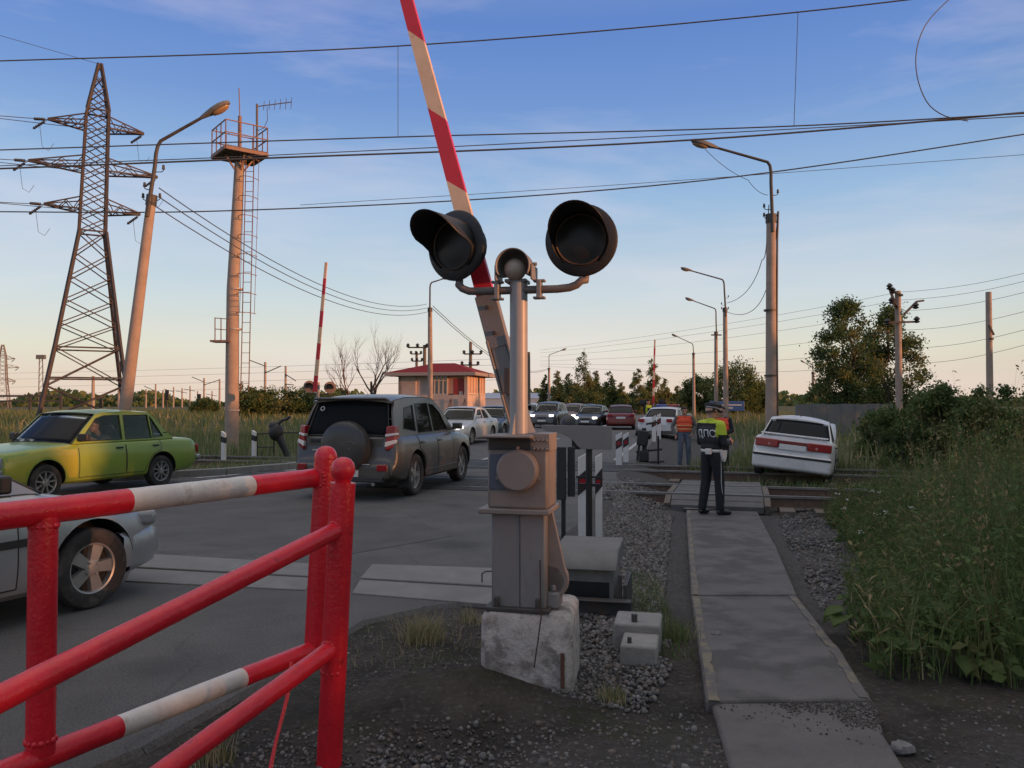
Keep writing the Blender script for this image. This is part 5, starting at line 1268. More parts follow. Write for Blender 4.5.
# ------------------------------------------------------------------ lattice power pylon
PY = thing('power_pylon', 'large dark lattice power pylon behind the green saloon', 'pylon', at(84, 402, 65) * Vector((1, 1, 0)).x if False else Vector((at(84, 402, 65).x, 65, -.1)))
def pylon(t_, O, axis_dx, H0, levels, arms, ang, k=1.0, mm=RUST):
    ca, sa = math.cos(ang), math.sin(ang)
    def Pt(z, a, b_):     # a, b in tower frame
        return Vector((axis_dx * z / H0 + a * ca - b_ * sa, a * sa + b_ * ca, z))
    def hw(z):
        for (z0, w0), (z1, w1) in zip(levels, levels[1:]):
            if z <= z1: return w0 + (w1 - w0) * (z - z0) / (z1 - z0)
        return levels[-1][1]
    C4 = ((-1, -1), (1, -1), (1, 1), (-1, 1))
    zs = []; z = 0
    zmax = levels[-1][0]
    for (z0, w0), (z1, w1) in zip(levels, levels[1:]):
        step = max(.9 * (w0 + w1) * .72, .9 * k); n = max(1, round((z1 - z0) / step)); zs += [z0 + (z1 - z0) * i / n for i in range(n)]
    zs.append(zmax)
    for ci, (a, b_) in enumerate(C4):
        m = MB()
        for z0, z1 in zip(zs, zs[1:]): m.beam(Pt(z0, a * hw(z0), b_ * hw(z0)), Pt(z1 + .02, a * hw(z1), b_ * hw(z1)), .23 * k if z0 < 14 * k else .19 * k)
        m.build('leg', mm, t_, smooth=0)
    for f in range(4):
        m = MB(); (a0, b0), (a1, b1) = C4[f], C4[(f + 1) % 4]
        for z0, z1 in zip(zs, zs[1:]):
            w0, w1 = hw(z0), hw(z1); th = (.085 if z0 < 14 * k else .075) * k
            m.beam(Pt(z0, a0 * w0, b0 * w0), Pt(z1, a1 * w1, b1 * w1), th); m.beam(Pt(z0, a1 * w0, b1 * w0), Pt(z1, a0 * w1, b0 * w1), th)
        for z0 in [levels[0][0] + 3.6 * k] + [l[0] for l in levels[1:-1]]: w0 = hw(z0); m.beam(Pt(z0, a0 * w0, b0 * w0), Pt(z0, a1 * w0, b1 * w0), .12 * k)
        m.build('lattice', mm, t_, smooth=0)
    tips = []
    for z, half, rise in arms:
        for sg in (-1, 1):
            m = MB(); w0 = hw(z); w1 = hw(z + rise); tip = Pt(z + .2 * k, sg * half, 0)
            n = 5
            for bb in (-1, 1):
                lo0, up0 = Pt(z, sg * w0, bb * w0), Pt(z + rise, sg * w1, bb * w1)
                m.beam(lo0, tip, .12 * k); m.beam(up0, tip + Vector((0, 0, .1)), .09 * k)
                for i in range(n):
                    l0, l1 = lo0.lerp(tip, i / n), lo0.lerp(tip, (i + 1) / n); u0, u1 = up0.lerp(tip, i / n), up0.lerp(tip, (i + 1) / n)
                    m.beam(u0, l1, .06 * k) if i % 2 == 0 else m.beam(l0, u1, .06 * k)
            for i in range(n):
                a = Pt(z, sg * w0, -w0).lerp(tip, i / n); b_ = Pt(z, sg * w0, w0).lerp(tip, (i + 1) / n); m.beam(a, b_, .06 * k)
            am = m.build('cross_arm', mm, t_, smooth=0)
            for dr in (Vector((-1.0, -.5, -1.0)), Vector((-.95, .2, .12))):
                if k < .9 and dr.z > 0: continue
                dr = dr.normalized(); m = MB(); p = tip; m.tube([p, p + dr * .3 * k], .03 * k, 6)
                m.lathe([(.04, .3), (.13, .34), (.06, .42), (.13, .48), (.06, .56), (.13, .62), (.06, .70), (.13, .76), (.06, .84), (.13, .90), (.06, .98), (.13, 1.04), (.06, 1.12), (.13, 1.2), (.03, 1.35)], p, dr, 8); m.build('insulator_string', mat('dark insulator', (.03, .028, .03), .4), am)
            tips.append(tip)
    return tips
tipsP = pylon(PY, None, .95, 28.6, [(0, 3.25), (6.0, 2.3), (15.5, .95), (25.4, .80), (29.4, .10)], [(24.0, 3.5, .95), (20.5, 4.7, 1.05), (17.2, 3.5, 1.0)], R(30))
PYO = Vector(PY.location); tipsW = [PYO + t for t in tipsP]
PS = thing('power_pylon', 'small distant lattice pylon at the left edge of the view', 'pylon', Vector((at(2, 402, 230).x, 230, -.1)))
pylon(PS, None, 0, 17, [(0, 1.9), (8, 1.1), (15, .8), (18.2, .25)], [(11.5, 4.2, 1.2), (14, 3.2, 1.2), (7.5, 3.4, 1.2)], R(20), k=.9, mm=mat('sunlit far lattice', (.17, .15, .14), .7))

# ------------------------------------------------------------------ tall concrete camera mast with platform
yM = 30; p = at(232, 402, yM); MO = Vector((p.x, yM, tz(p.x, yM)))
ms = thing('concrete_mast', 'tall concrete mast with a railed platform, ladder and aerials on top', 'mast', MO)
ztop = at(238, 163, yM).z; xt = at(239.5, 163, yM).x
m1 = MB(MO); m1.tube([MO - UP * .3, MO + UP * 3, MO + UP * 6, Vector((xt, yM, ztop))], [.255, .245, .225, .175], 28); m1.build('shaft', POLE, ms, smooth=50)
for py in (411, 330, 290): 
    q = at(236, py, yM); cxm = MO.x + (xt - MO.x) * (q.z - MO.z) / (ztop - MO.z); m1 = MB(MO); m1.lathe([(.2, 0), (.255, .0), (.255, .06), (.2, .06)], (cxm, yM, q.z), UP, 24); m1.build('band', mat('worn white band', (.4, .36, .33), .7), ms)
PLT = mat('platform paint', (.20, .12, .095), .65, var=.2, scale=5)
pc_ = Vector((xt, yM, ztop + .28)); a_p = R(38)
pu, pv = Vector((math.cos(a_p), math.sin(a_p), 0)), Vector((-math.sin(a_p), math.cos(a_p), 0))
HWp = .78
cs = [pc_ + pu * a * HWp + pv * b_ * HWp for a, b_ in ((-1, -1), (1, -1), (1, 1), (-1, 1))]
m1 = MB(MO); m1.prism([c_ + UP * 0 for c_ in cs], UP * .09); m1.build('platform', mat('platform grating', (.10, .092, .09), .8), ms)
for i in range(4):
    m1 = MB(MO); a, b_ = cs[i], cs[(i + 1) % 4]
    m1.beam(a - UP * .02, b_ - UP * .02, .09, .12); m1.build('edge_beam', PLT, ms)
    m1 = MB(MO)
    for h in (.55, 1.0): m1.beam(a + UP * h, b_ + UP * h, .035)
    for k in (0, .33, .66): q = a.lerp(b_, k); m1.beam(q, q + UP * 1.0, .035)
    m1.build('railing', PLT, ms)
    m1 = MB(MO); m1.beam(a.lerp(b_, .5) * .75 + pc_ * .25, Vector((xt, yM, ztop - .5)), .06); m1.build('stay', PLT, ms)
m1 = MB(MO); m1.cyl(pc_, pc_ + UP * 1.5, .07, n=10); m1.cyl(pc_ + UP * 1.5, at(239, 88, yM), .022, n=6); m1.build('whip_aerial', PLT, ms)
ya_ = at(257, 158, yM); m1 = MB(MO); m1.cyl(ya_, at(257, 104, yM), .045, n=8); b0, b1 = at(257, 106.5, yM), at(291.5, 102, yM); m1.cyl(b0, b1, .02, n=6)
m1.build('aerial_mast', mat('aerial grey', (.12, .11, .12), .6), ms)
for k in range(6): m1 = MB(MO); q = b0.lerp(b1, .2 + .8 * k / 5); hgt = .10 + .035 * (5 - k) if k < 5 else .17; dv = Vector((.05, .1, 1)).normalized(); m1.cyl(q - dv * (.18 + .02 * k), q + dv * (.18), .011, n=5); m1.build('aerial_element', DARKM, ms)
m1 = MB(MO); m1.tube([at(267, 107, yM), at(267.5, 120, yM), at(264, 128, yM), at(257, 131, yM)], .012, 5); m1.build('aerial_cable', DARKM, ms)
# ladder with safety hoops
lx0 = .34
m1 = MB(MO)
for s_ in (0, .30):
    m1.beam(MO + Vector((.34 + s_, -.05, 2.2)), Vector((xt + .26 + s_, yM - .05, ztop + .2)), .03)
m1.build('ladder', PLT, ms)
for i in range(22):
    z = 2.3 + i * .38; f_ = z / ztop; x0 = MO.x + (xt - MO.x) * f_ + .34 - .08 * f_; m1 = MB(MO); m1.beam(Vector((x0, yM - .05, z)), Vector((x0 + .30, yM - .05, z)), .02); m1.build('rung', PLT, ms)
for i in range(9):
    z = 4.9 + i * .72; f_ = z / ztop; x0 = MO.x + (xt - MO.x) * f_ + .34 - .08 * f_ + .15; m1 = MB(MO)
    m1.tube([Vector((x0 + .34 * math.cos(a), yM - .05 + .62 * math.sin(a) - .0, z)) for a in [R(-180 + 15 * k) for k in range(13)]], .014, 5); m1.build('safety_hoop', PLT, ms)
m1 = MB(MO)
for dx_, dy_ in ((.34, -.05), (-.34, -.05), (0, -.67)):
    m1.beam(Vector((MO.x + .49 + dx_ * 1, yM + dy_, 4.9)), Vector((xt + .41 + dx_, yM + dy_, ztop + .1)), .016)
m1.build('hoop_strip', PLT, ms)
# side balcony
m1 = MB(MO); b0 = at(214, 342, yM); b1 = at(229, 341, yM); m1.box((b0 + b1) / 2 + Vector((.05, 0, 0)), (.75, .6, .07)); m1.build('balcony', PLT, ms)
m1 = MB(MO)
for x, y0, y1 in ((215, 342, 317.5), (221, 342, 318), (228, 342, 320)): m1.beam(at(x, y0, yM - .3), at(x, y1, yM - .3), .03)
for y in (318, 329): m1.beam(at(215, y, yM - .3), at(228, y + 1, yM - .3), .03)
m1.build('balcony_railing', PLT, ms)

# ------------------------------------------------------------------ catenary masts and signals, far left
GC = 'catenary masts along the far tracks'
CM = mat('far mast', (.30, .25, .22), .8)
def cat_mast(px, Y, top, arms, label):
    t_, o, zt = pole('catenary_mast', label, px, Y, top, .26, 'mast', GC, CM)
    for (x0, y0, x1, y1) in arms: m1 = MB(o); m1.beam(at(x0, y0, Y - .3), at(x1, y1, Y - .3), .16); m1.build('bracket', DARKM, t_)
Ym = 170
cat_mast(265, 150, 362, [(249, 360, 265, 366), (265, 373, 281, 366)], 'tallest catenary mast between the concrete mast and the raised far barrier')
cat_mast(285.5, 160, 366, [(285, 374, 296, 381), (285, 384, 294, 385)], 'catenary mast just right of the tallest one')
cat_mast(204, 200, 378, [(192, 377, 204, 382), (204, 385, 219, 380)], 'catenary mast left of the concrete mast, with brackets on both sides')
cat_mast(219.5, 210, 379, [], 'plain catenary mast close on the left side of the concrete mast')
cat_mast(155.5, 220, 384, [(144, 386, 155, 391)], 'catenary mast close to the leaning lamp post')
cat_mast(173.5, 260, 387, [(164, 389, 174, 392)], 'thin catenary mast midway between lamp post and concrete mast')
cat_mast(197.5, 270, 391, [], 'thinnest short catenary mast left of the bracketed pair')
cat_mast(163, 240, 390, [], 'short catenary mast right of the one by the lamp post')
cat_mast(119, 150, 372, [], 'pale mast standing inside the right leg of the big pylon')
cat_mast(93, 120, 376, [], 'dark pole below the crossbeam of the big pylon')
def far_signal(px, Y, top, label):
    t_, o, zt = pole('track_signal', label, px, Y, top + 3, .10, 'railway signal', 'railway colour-light signals far left', DARKM)
    m1 = MB(o); q = at(px, top + 3, Y - .3); m1.box(q, (.75, .3, 1.9)); m1.build('signal_head', BLACKM, t_, bevel=.1)
for px_, Y_m, top_m, lb_ in ((146, 250, 389, 'short far mast left of the mast by the leaning lamp post'), (182, 260, 388, 'far mast right of the thin middle one'), (190, 280, 386, 'far mast left of the shortest thin one'), (212, 300, 391, 'tiny far mast between the bracketed pair'), (256, 260, 390, 'tiny far mast left of the tallest catenary mast')): cat_mast(px_, Y_m, top_m, [(px_ - 6, top_m + 3, px_ + 5, top_m + 5)], lb_)
far_signal(167, 150, 392, 'dark railway signal left of the short mast group'); far_signal(199, 150, 396, 'dark railway signal nearest the concrete mast'); far_signal(101, 160, 400, 'dark railway signal under the big pylon')
fm = thing('floodlight_mast', 'thin distant floodlight mast left of the big pylon', 'mast', Vector((at(41, 402, 190).x, 190, -.2)))
m1 = MB(Vector(fm.location)); 
for dx in (-.6, .6): m1.beam(Vector(fm.location) + Vector((dx, 0, 0)), at(41, 358, 190) + Vector((dx * .6, 0, 0)), .16)
for i in range(8): a = Vector(fm.location).lerp(at(41, 358, 190), i / 8); b_ = Vector(fm.location).lerp(at(41, 358, 190), (i + 1) / 8); m1.beam(a + Vector((-.6, 0, 0)), b_ + Vector((.55, 0, 0)), .08)
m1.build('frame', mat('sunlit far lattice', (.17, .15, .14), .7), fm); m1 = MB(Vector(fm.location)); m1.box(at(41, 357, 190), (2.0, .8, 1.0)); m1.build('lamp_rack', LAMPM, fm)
gy_ = thing('signal_gantry', 'low distant gantry behind the green saloon roof', 'gantry', Vector((at(30, 402, 140).x, 140, -.2)))
m1 = MB(Vector(gy_.location)); m1.beam(at(-30, 396, 140), at(62, 396, 140), .3, .35); m1.beam(at(-30, 401, 140), at(62, 401, 140), .2, .25); m1.build('beam', DARKM, gy_)
for x in (30, 61, -20): m1 = MB(Vector(gy_.location)); a = at(x, 396, 140); m1.beam(Vector((a.x, 140, -.3)), a, .35); m1.build('upright', DARKM, gy_)

# ------------------------------------------------------------------ crossing-keeper's hut
BY = 47.0
hc_ = at(467.5, 402, BY); HB = Vector((hc_.x, BY, tz(hc_.x, BY)))
hut = thing('crossing_hut', 'peach rendered crossing hut with a red hipped roof and glazed upper walls', 'hut', HB, 12.5); hut.scale = (1, 1, 1.14)
PEACH = mat('peach render', (.46, .37, .325), .85, var=.10, scale=2, bump=.2, bscale=40)
CREAM = mat('cream frame', (.55, .47, .40), .7)
ROOFR = mat('red roof sheet', (.20, .022, .024), .85, spec=.1, var=.2, scale=3, stretch=(6, 1, 1))
hwid, hlen, ez = 4.3, 4.2, 3.05     # front corner at origin: front runs to -x, side runs to +y
m1 = MB(); m1.box((-hwid / 2, hlen / 2, .95), (hwid, hlen, 1.9)); m1.build('lower_wall', PEACH, hut)
m1 = MB(); m1.box((-hwid + .55, .1, 2.47), (1.1, .2, 1.14)); m1.box((-hwid + 1.55, .16, 2.47), (.9, .12, 1.14)); m1.box((-.1, .1, 2.47), (.2, .2, 1.14)); m1.box((-.1, hlen - .1, 2.47), (.2, .2, 1.14)); m1.box((-hwid / 2, hlen - .1, 2.47), (hwid, .2, 1.14)); m1.box((-hwid + .1, hlen / 2, 2.47), (.2, hlen, 1.14)); m1.build('upper_wall', PEACH, hut)
m1 = MB(); m1.box((-hwid / 2, hlen / 2, ez - .07), (hwid + .02, hlen + .02, .14)); m1.build('ceiling_band', CREAM, hut)
WINM = mat('window glass dark', (.07, .07, .075), .08, spec=.8)
def hwin(x0, x1, z0, z1, side, nx_, nz_, glassm=WINM):
    m = MB()
    if side == 0: m.box(((x0 + x1) / 2, .06, (z0 + z1) / 2), (x1 - x0, .03, z1 - z0))
    else: m.box((-.06, (x0 + x1) / 2, (z0 + z1) / 2), (.03, x1 - x0, z1 - z0))
    g = m.build('window', glassm, hut, smooth=0)
    m = MB()
    for i in range(nx_ + 1):
        x = x0 + (x1 - x0) * i / nx_
        m.box((x, .03, (z0 + z1) / 2) if side == 0 else (-.03, x, (z0 + z1) / 2), (.07, .07, z1 - z0 + .07) if side == 0 else (.07, .07, z1 - z0 + .07))
    for j in nz_:
        z = z0 + (z1 - z0) * j
        m.box(((x0 + x1) / 2, .03, z) if side == 0 else (-.03, (x0 + x1) / 2, z), (x1 - x0, .06, .06) if side == 0 else (.06, x1 - x0, .06))
    m.build('frame', CREAM, g, smooth=0)
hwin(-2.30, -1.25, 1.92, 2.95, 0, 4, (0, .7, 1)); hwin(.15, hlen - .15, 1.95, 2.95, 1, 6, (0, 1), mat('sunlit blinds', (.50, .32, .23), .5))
m1 = MB(); m1.box((-.55, .10, 1.85), (.62, .06, 1.75)); dr_ = m1.build('door', mat('red door', (.34, .03, .025), .5), hut); m1 = MB(); m1.box((-.42, .065, 1.95), (.2, .03, .25)); m1.build('door_pane', CREAM, dr_)
m1 = MB(); m1.box((-1.05, .10, 2.45), (.34, .05, 1.0)); m1.box((-.55, .10, 2.84), (.7, .05, .2)); m1.build('panel', mat('peach panel', (.45, .25, .18), .7), hut)
m1 = MB()
for i in range(4): m1.box((-.55, -.2 - .28 * i, .83 - .24 * i), (.9, .3, .06))
m1.build('steps', DARKM, hut); m1 = MB()
for sx in (-.98, -.12): m1.beam((sx, -.1, 1.7), (sx, -1.15, .9), .04); m1.beam((sx, -1.15, .0), (sx, -1.15, .9), .04); m1.beam((sx, -.1, .9), (sx, -.1, 1.7), .04)
m1.build('handrail', DARKM, hut)
m1 = MB(); e_ = .62; z0 = ez + .0
cs_ = [(-hwid - e_, -e_, z0), (e_, -e_, z0), (e_, hlen + e_, z0), (-hwid - e_, hlen + e_, z0)]; rg = [(-hwid + 1.5, hlen / 2, z0 + .58), (-1.4, hlen / 2, z0 + .58)]
m1.add(cs_ + rg + [(x, y, z - .14) for x, y, z in cs_], [(0, 1, 5, 4), (1, 2, 5), (2, 3, 4, 5), (3, 0, 4), (9, 8, 7, 6)]); m1.build('roof', ROOFR, hut, smooth=0)
m1 = MB()
for a, b_ in ((0, 1), (1, 2), (2, 3), (3, 0)): m1.beam(Vector(cs_[a]) - UP * .08, Vector(cs_[b_]) - UP * .08, .05, .17)
m1.build('fascia', mat('grey fascia', (.28, .24, .22), .8), hut)

# ------------------------------------------------------------------ grey concrete panel fence, road sign, distant shed
yF = 42
a, b_ = at(797, 402, yF), at(893, 402, yF + 4); fo = Vector((a.x, a.y, tz(a.x, a.y)))
fe = thing('concrete_fence', 'grey concrete panel fence behind the tilted white saloon', 'fence', fo)
FEN = mat('fence panel', (.13, .138, .15), .85, var=.12, scale=1.5, bump=.2)
n_ = 7
for i in range(n_):
    p, q = a.lerp(b_, i / n_), a.lerp(b_, (i + 1) / n_); d = (q - p).normalized(); h_ = at(800, 404.5, yF).z + .03 * (i % 2)
    m1 = MB(fo); m1.beam(Vector((p.x, p.y, 0)) + d * .07 + UP * (h_ / 2 - .15), Vector((q.x, q.y, 0)) - d * .07 + UP * (h_ / 2 - .15), .09, h_ + .3); m1.build('panel', FEN, fe, bevel=.01)
    m1 = MB(fo); m1.beam(Vector((p.x, p.y, -.3)), Vector((p.x, p.y, h_ - .05)), .14); m1.build('post', FEN, fe, bevel=.01)
q = at(727, 406, 62); rsn = thing('road_sign', 'wide blue road sign seen from behind the policeman', 'road sign', (q.x, 62, tz(q.x, 62)), 10)
m1 = MB(); z_ = q.z - rsn.location.z; m1.box((0, 0, z_), (2.6, .04, .75)); m1.build('panel', mat('blue sign', (.04, .10, .26), .4), rsn, bevel=.02); m1 = MB(); m1.box((0, -.028, z_ + .08), (2.2, .006, .10)); m1.box((-.3, -.028, z_ - .15), (1.5, .006, .10)); m1.build('lettering_bar', mat('sign white', (.5, .5, .5), .5), rsn)
for sx in (-.8, .8): m1 = MB(); m1.cyl((sx, .05, -.2), (sx, .05, z_ + .3), .04, n=8); m1.build('post', GREYM, rsn)
sh = thing('low_shed', 'low pale blue shed far behind, between hut and mast', 'shed', Vector((at(512, 402, 160).x, 160, -.2)), 5)
m1 = MB(); m1.box((0, 0, 1.2), (16, 8, 2.6)); m1.build('wall', mat('pale blue sheet', (.30, .36, .44), .6), sh); m1 = MB(); m1.prism([(-8.2, -4.2, 2.5), (-8.2, 4.2, 2.5), (-8.2, 0, 3.6)], (16.4, 0, 0)); m1.build('roof', mat('shed roof', (.26, .31, .39), .6), sh)

# ------------------------------------------------------------------ overhead wires
GW = 'overhead wires across the sky'
def wire(pts, r, label, sag=0.0, n=14, group=GW):
    P = [at(*p) for p in pts]; pt = []; E = [P[0] * 2 - P[1]] + P + [P[-1] * 2 - P[-2]]
    for k_, (a, b_) in enumerate(zip(P, P[1:])):
        p0_, p3_ = E[k_], E[k_ + 3]; l_ = (b_ - a).length; m0 = ((b_ - a) / l_ + (a - p0_) / max((a - p0_).length, .01)).normalized() * l_; m1_ = ((b_ - a) / l_ + (p3_ - b_) / max((p3_ - b_).length, .01)).normalized() * l_
        for i in range(n): t_ = i / n; q = a * (2 * t_ ** 3 - 3 * t_ ** 2 + 1) + m0 * (t_ ** 3 - 2 * t_ ** 2 + t_) + b_ * (3 * t_ ** 2 - 2 * t_ ** 3) + m1_ * (t_ ** 3 - t_ ** 2); q.z -= sag * 4 * t_ * (1 - t_); pt.append(q)
    pt.append(P[-1]); o = P[0]; m1 = MB(o); m1.tube(pt, r, 5, cap=False); w_ = m1.build('overhead_wire', WIREM, smooth=60); w_.location = o; return tag(w_, label, 'wire', group)
wire([(-60, 63, 15.5), (400, 46, 15.2), (800, 12, 14.4), (1100, -24, 13.7)], .014, 'topmost catenary wire sloping up to the right past the barrier arm')
wire([(-60, 152, 15.5), (398, 137, 15.2), (795, 126, 14.4), (1100, 109, 13.7)], .013, 'second wire down, hung on the droppers from the topmost one')
wire([(398, 46, 15.2), (398, 137, 15.2)], .006, 'short vertical dropper just left of the barrier arm', n=2); wire([(798, 12.2, 14.4), (794, 126, 14.4)], .006, 'short vertical dropper right of centre', n=2)
wire([(-60, 171, 19.8), (220, 160, 19.4), (700, 139.5, 18.8), (1100, 106, 18)], .023, 'thick middle wire passing over the lantern of the right street lamp')
wire([(-60, 168, 20.3), (220, 157.5, 19.9), (700, 134, 19.3), (1100, 112, 18.6)], .012, 'thin wire running just above the thick middle wire')
wire([(-60, 211.5, 19.8), (220, 211, 19.4), (680, 183, 18.8), (1100, 123, 18)], .016, 'lowest of the long wires, dipping behind the twin lamp hoods')
wire([(300, 205, 24), (600, 186, 23.6), (1100, 149, 23)], .008, 'faint thin wire above the right lamp hood')
lp = [(958, -8), (940, 8), (925, 26), (917, 48), (916, 68), (921, 90), (930, 106), (945, 116), (968, 121)]
wire([(x, y, 15) for x, y in lp], .010, 'looped jumper wire hanging at upper right', n=3)
for k, (ya, yb) in enumerate(((262, 350), (270, 353), (281, 357), (300, 361), (318, 364), (333, 366))):
    wire([(1080, ya - 4, 30), (900, ya + 30 + (k > 2) * 0, 42), (540, yb, 90)], .009, ['uppermost', 'second', 'third', 'fourth', 'fifth', 'lowest'][k] + ' of the faint wires fanning out low on the right', sag=.25, group='low wires on the right')
for k in range(3):
    wire([(159 - 4 * (k == 2), 188 + 9 * k, 18), (427, 304 + 4 * k, 44)], .013, ['upper', 'middle', 'lower'][k] + ' one of three sagging wires from the leaning lamp post to the hut lamp', sag=1.0, n=22, group='wires slung between the left street lamps')
for k in range(2): wire([(433, 306 + 3 * k, 44), (549, 368 + k, 100)], .02, ['upper', 'lower'][k] + ' wire from the hut lamp to the far lamp post', sag=1.6, group='wires slung between the left street lamps')
wire([(769, 205, 22), (762, 260, 28), (727, 303, 44)], .014, 'left of two wires dropping from the right street lamp to the next', sag=.3, group='wires slung between the right street lamps'); wire([(778, 212, 22), (766, 290, 30), (727, 312, 44)], .014, 'right of two wires dropping from the right street lamp to the next', sag=.35, group='wires slung between the right street lamps')
wire([(705, 149, 21.9), (748, 180, 22), (768, 195, 22)], .008, 'slack lead under the arm of the right street lamp', sag=.1, group='wires slung between the right street lamps')
lvl = ['upper', 'middle', 'lower']
for i, t in enumerate(tipsW):
    dv = Vector((-60, -18, 3 + 2 * (i % 2))); q = t + dv
    P = [t + (dv * k / 10) - UP * (1.8 * 4 * (k / 10) * (1 - k / 10) * .6) for k in range(11)]; m1 = MB(t); m1.tube(P, .03, 5, cap=False); w_ = m1.build('overhead_wire', WIREM, smooth=60); w_.location = t
    tag(w_, 'power line leaving the %s %s arm of the big pylon towards the left' % (('left', 'right')[i % 2], lvl[i // 2]), 'wire', 'power lines of the big pylon')
    P = [t + Vector((-.5, -.2, -.6)), t + Vector((-.35, -.1, -2.2)), t + Vector((.1, 0, -2.5)), t + Vector((.45, .1, -1.9))]; m1 = MB(t); m1.tube(P, .018, 5); w_ = m1.build('jumper_loop', WIREM, smooth=60); w_.location = t
    tag(w_, 'slack jumper loop under the %s %s arm of the big pylon' % (('left', 'right')[i % 2], lvl[i // 2]), 'wire', 'jumper loops of the big pylon')
t = PYO + Vector((.95, 0, 29.4)); dv = Vector((-50, -20, 9)); m1 = MB(t); m1.tube([t + dv * k / 6 for k in range(7)], .02, 5, cap=False); w_ = m1.build('overhead_wire', WIREM); w_.location = t; tag(w_, 'earth wire from the peak of the big pylon', 'wire', 'power lines of the big pylon')
for k, yy in enumerate((360, 366, 374, 381)): wire([(-40, yy + 14, 200), (520, yy - 2, 110)], .02, ['first', 'second', 'third', 'fourth'][k] + ' from the top of the faint wires over the far left tracks', group='far wires over the left tracks', sag=.3)

# ------------------------------------------------------------------ people
def person(label, locn, az, cones, mats, voxel=.011, group=None, rot=None):
    """one continuous body: tapered limbs fused by a voxel remesh, coloured by the nearest limb"""
    m = MB()
    for p0, p1, r0, r1, k, *sq in cones:
        p0, p1 = Vector(p0), Vector(p1); d = p1 - p0; L_ = max(d.length, 1e-4); d = d / L_
        prof = [(r0 * math.sin(R(a)), -r0 * math.cos(R(a))) for a in (0, 30, 60)] + [(r0, 0)] + [(r0 + (r1 - r0) * t_, L_ * t_) for t_ in (.33, .66)] + [(r1, L_)] + [(r1 * math.sin(R(a)), L_ + r1 * math.cos(R(a))) for a in (60, 30, 0)]
        b0 = len(m.v); m.lathe(prof, p0, d, 14)
        if sq:
            c_ = (p0 + p1) / 2
            for i in range(b0, len(m.v)):
                v = m.v[i] - c_; m.v[i] = c_ + Vector((v.x * sq[0][0], v.y * sq[0][1], v.z * sq[0][2]))
    o = m.build('person', mats, smooth=0)
    md = o.modifiers.new('fuse', 'REMESH'); md.mode = 'VOXEL'; md.voxel_size = voxel; md.use_smooth_shade = True
    md = o.modifiers.new('smooth', 'SMOOTH'); md.factor = .5; md.iterations = 2
    bake(o); me = o.data
    me.materials.clear()
    for q in mats: me.materials.append(q)
    n = len(me.polygons); C = np.zeros(n * 3); me.polygons.foreach_get('center', C); C = C.reshape(-1, 3)
    best = np.full(n, 9.0); reg = np.zeros(n, int)
    for p0, p1, r0, r1, k, *sq in cones:
        a, b_ = np.array(p0), np.array(p1); ab = b_ - a; t_ = np.clip(((C - a) @ ab) / max(ab @ ab, 1e-9), 0, 1)
        dd = np.linalg.norm(C - a - t_[:, None] * ab, axis=1) - (r0 + (r1 - r0) * t_)
        k_ = dd < best; best[k_] = dd[k_]; reg[k_] = k
    me.polygons.foreach_set('material_index', reg.astype(np.int32)); me.polygons.foreach_set('use_smooth', np.ones(n, bool)); me.update()
    o.location = locn; o.rotation_euler = rot or (0, 0, -R(az))
    tag(o, label, 'person', group); return o
def shell(o, nm, m, pick, off=.010):
    me = o.data; bm = bmesh.new(); bm.from_mesh(me); bm.normal_update()
    for v in bm.verts: v.co += v.normal * off
    bmesh.ops.delete(bm, geom=[f for f in bm.faces if not pick(f.calc_center_median(), f.material_index)], context='FACES')
    ms = m if isinstance(m, (list, tuple)) else [m]
    n = bpy.data.meshes.new(nm); 
    if len(ms) > 1:
        for f in bm.faces: f.material_index = ms_pick(f.calc_center_median())
    else:
        for f in bm.faces: f.material_index = 0
    bm.to_mesh(n); bm.free()
    for q in ms: n.materials.append(q)
    s = bpy.data.objects.new(nm, n); COL.objects.link(s); s.parent = o
    md = s.modifiers.new('solid', 'SOLIDIFY'); md.thickness = .006; md.offset = -1
    return s
def hand(p, d, side, k=4, r=.0105, curl=.5):
    """palm, four unequal bent fingers and a thumb leaving the side of the palm"""
    p, d = Vector(p), Vector(d).normalized(); s = Vector(side).normalized(); s = (s - d * s.dot(d)).normalized(); n_ = d.cross(s)
    out_ = [(p, p + d * .075, .026, .032, k)]
    for i, ln in enumerate((.060, .072, .068, .052)):
        b_ = p + d * .075 + s * (.030 - .020 * i); m_ = b_ + (d * (1 - curl * .3) + n_ * curl * .5).normalized() * ln * .55; e = m_ + (d * (1 - curl) + n_ * curl).normalized() * ln * .5
        out_ += [(b_, m_, r, r * .95, k), (m_, e, r * .95, r * .8, k)]
    t0 = p + d * .02 + s * .028; t1 = t0 + (d * .6 + s * .8).normalized() * .04; t2 = t1 + (d * .9 + s * .2 + n_ * .4).normalized() * .032
    return out_ + [(t0, t1, .013, .012, k), (t1, t2, .012, .0095, k)]
def head(c, k=5, yaw=0.0, pitch=0.0, neck=None):
    c = Vector(c); E = Euler((-pitch, 0, -yaw)).to_matrix(); T_ = lambda x, y, z: c + E @ Vector((x, y, z))
    o = [(T_(0, -.012, .025), T_(0, .012, .03), .088, .084, k), (T_(0, -.03, .03), T_(0, -.02, .04), .088, .088, k), (T_(0, .035, -.055), T_(0, .045, -.085), .058, .038, k), (T_(0, .0, -.04), T_(0, .02, -.05), .072, .068, k),
         (T_(0, .092, .02), T_(0, .110, -.020), .011, .017, k), (T_(.082, -.005, .005), T_(.086, -.012, .03), .013, .017, k), (T_(-.082, -.005, .005), T_(-.086, -.012, .03), .013, .017, k)]
    if neck is not None: o.append((Vector(neck), T_(0, -.015, -.05), .06, .052, k))
    return o
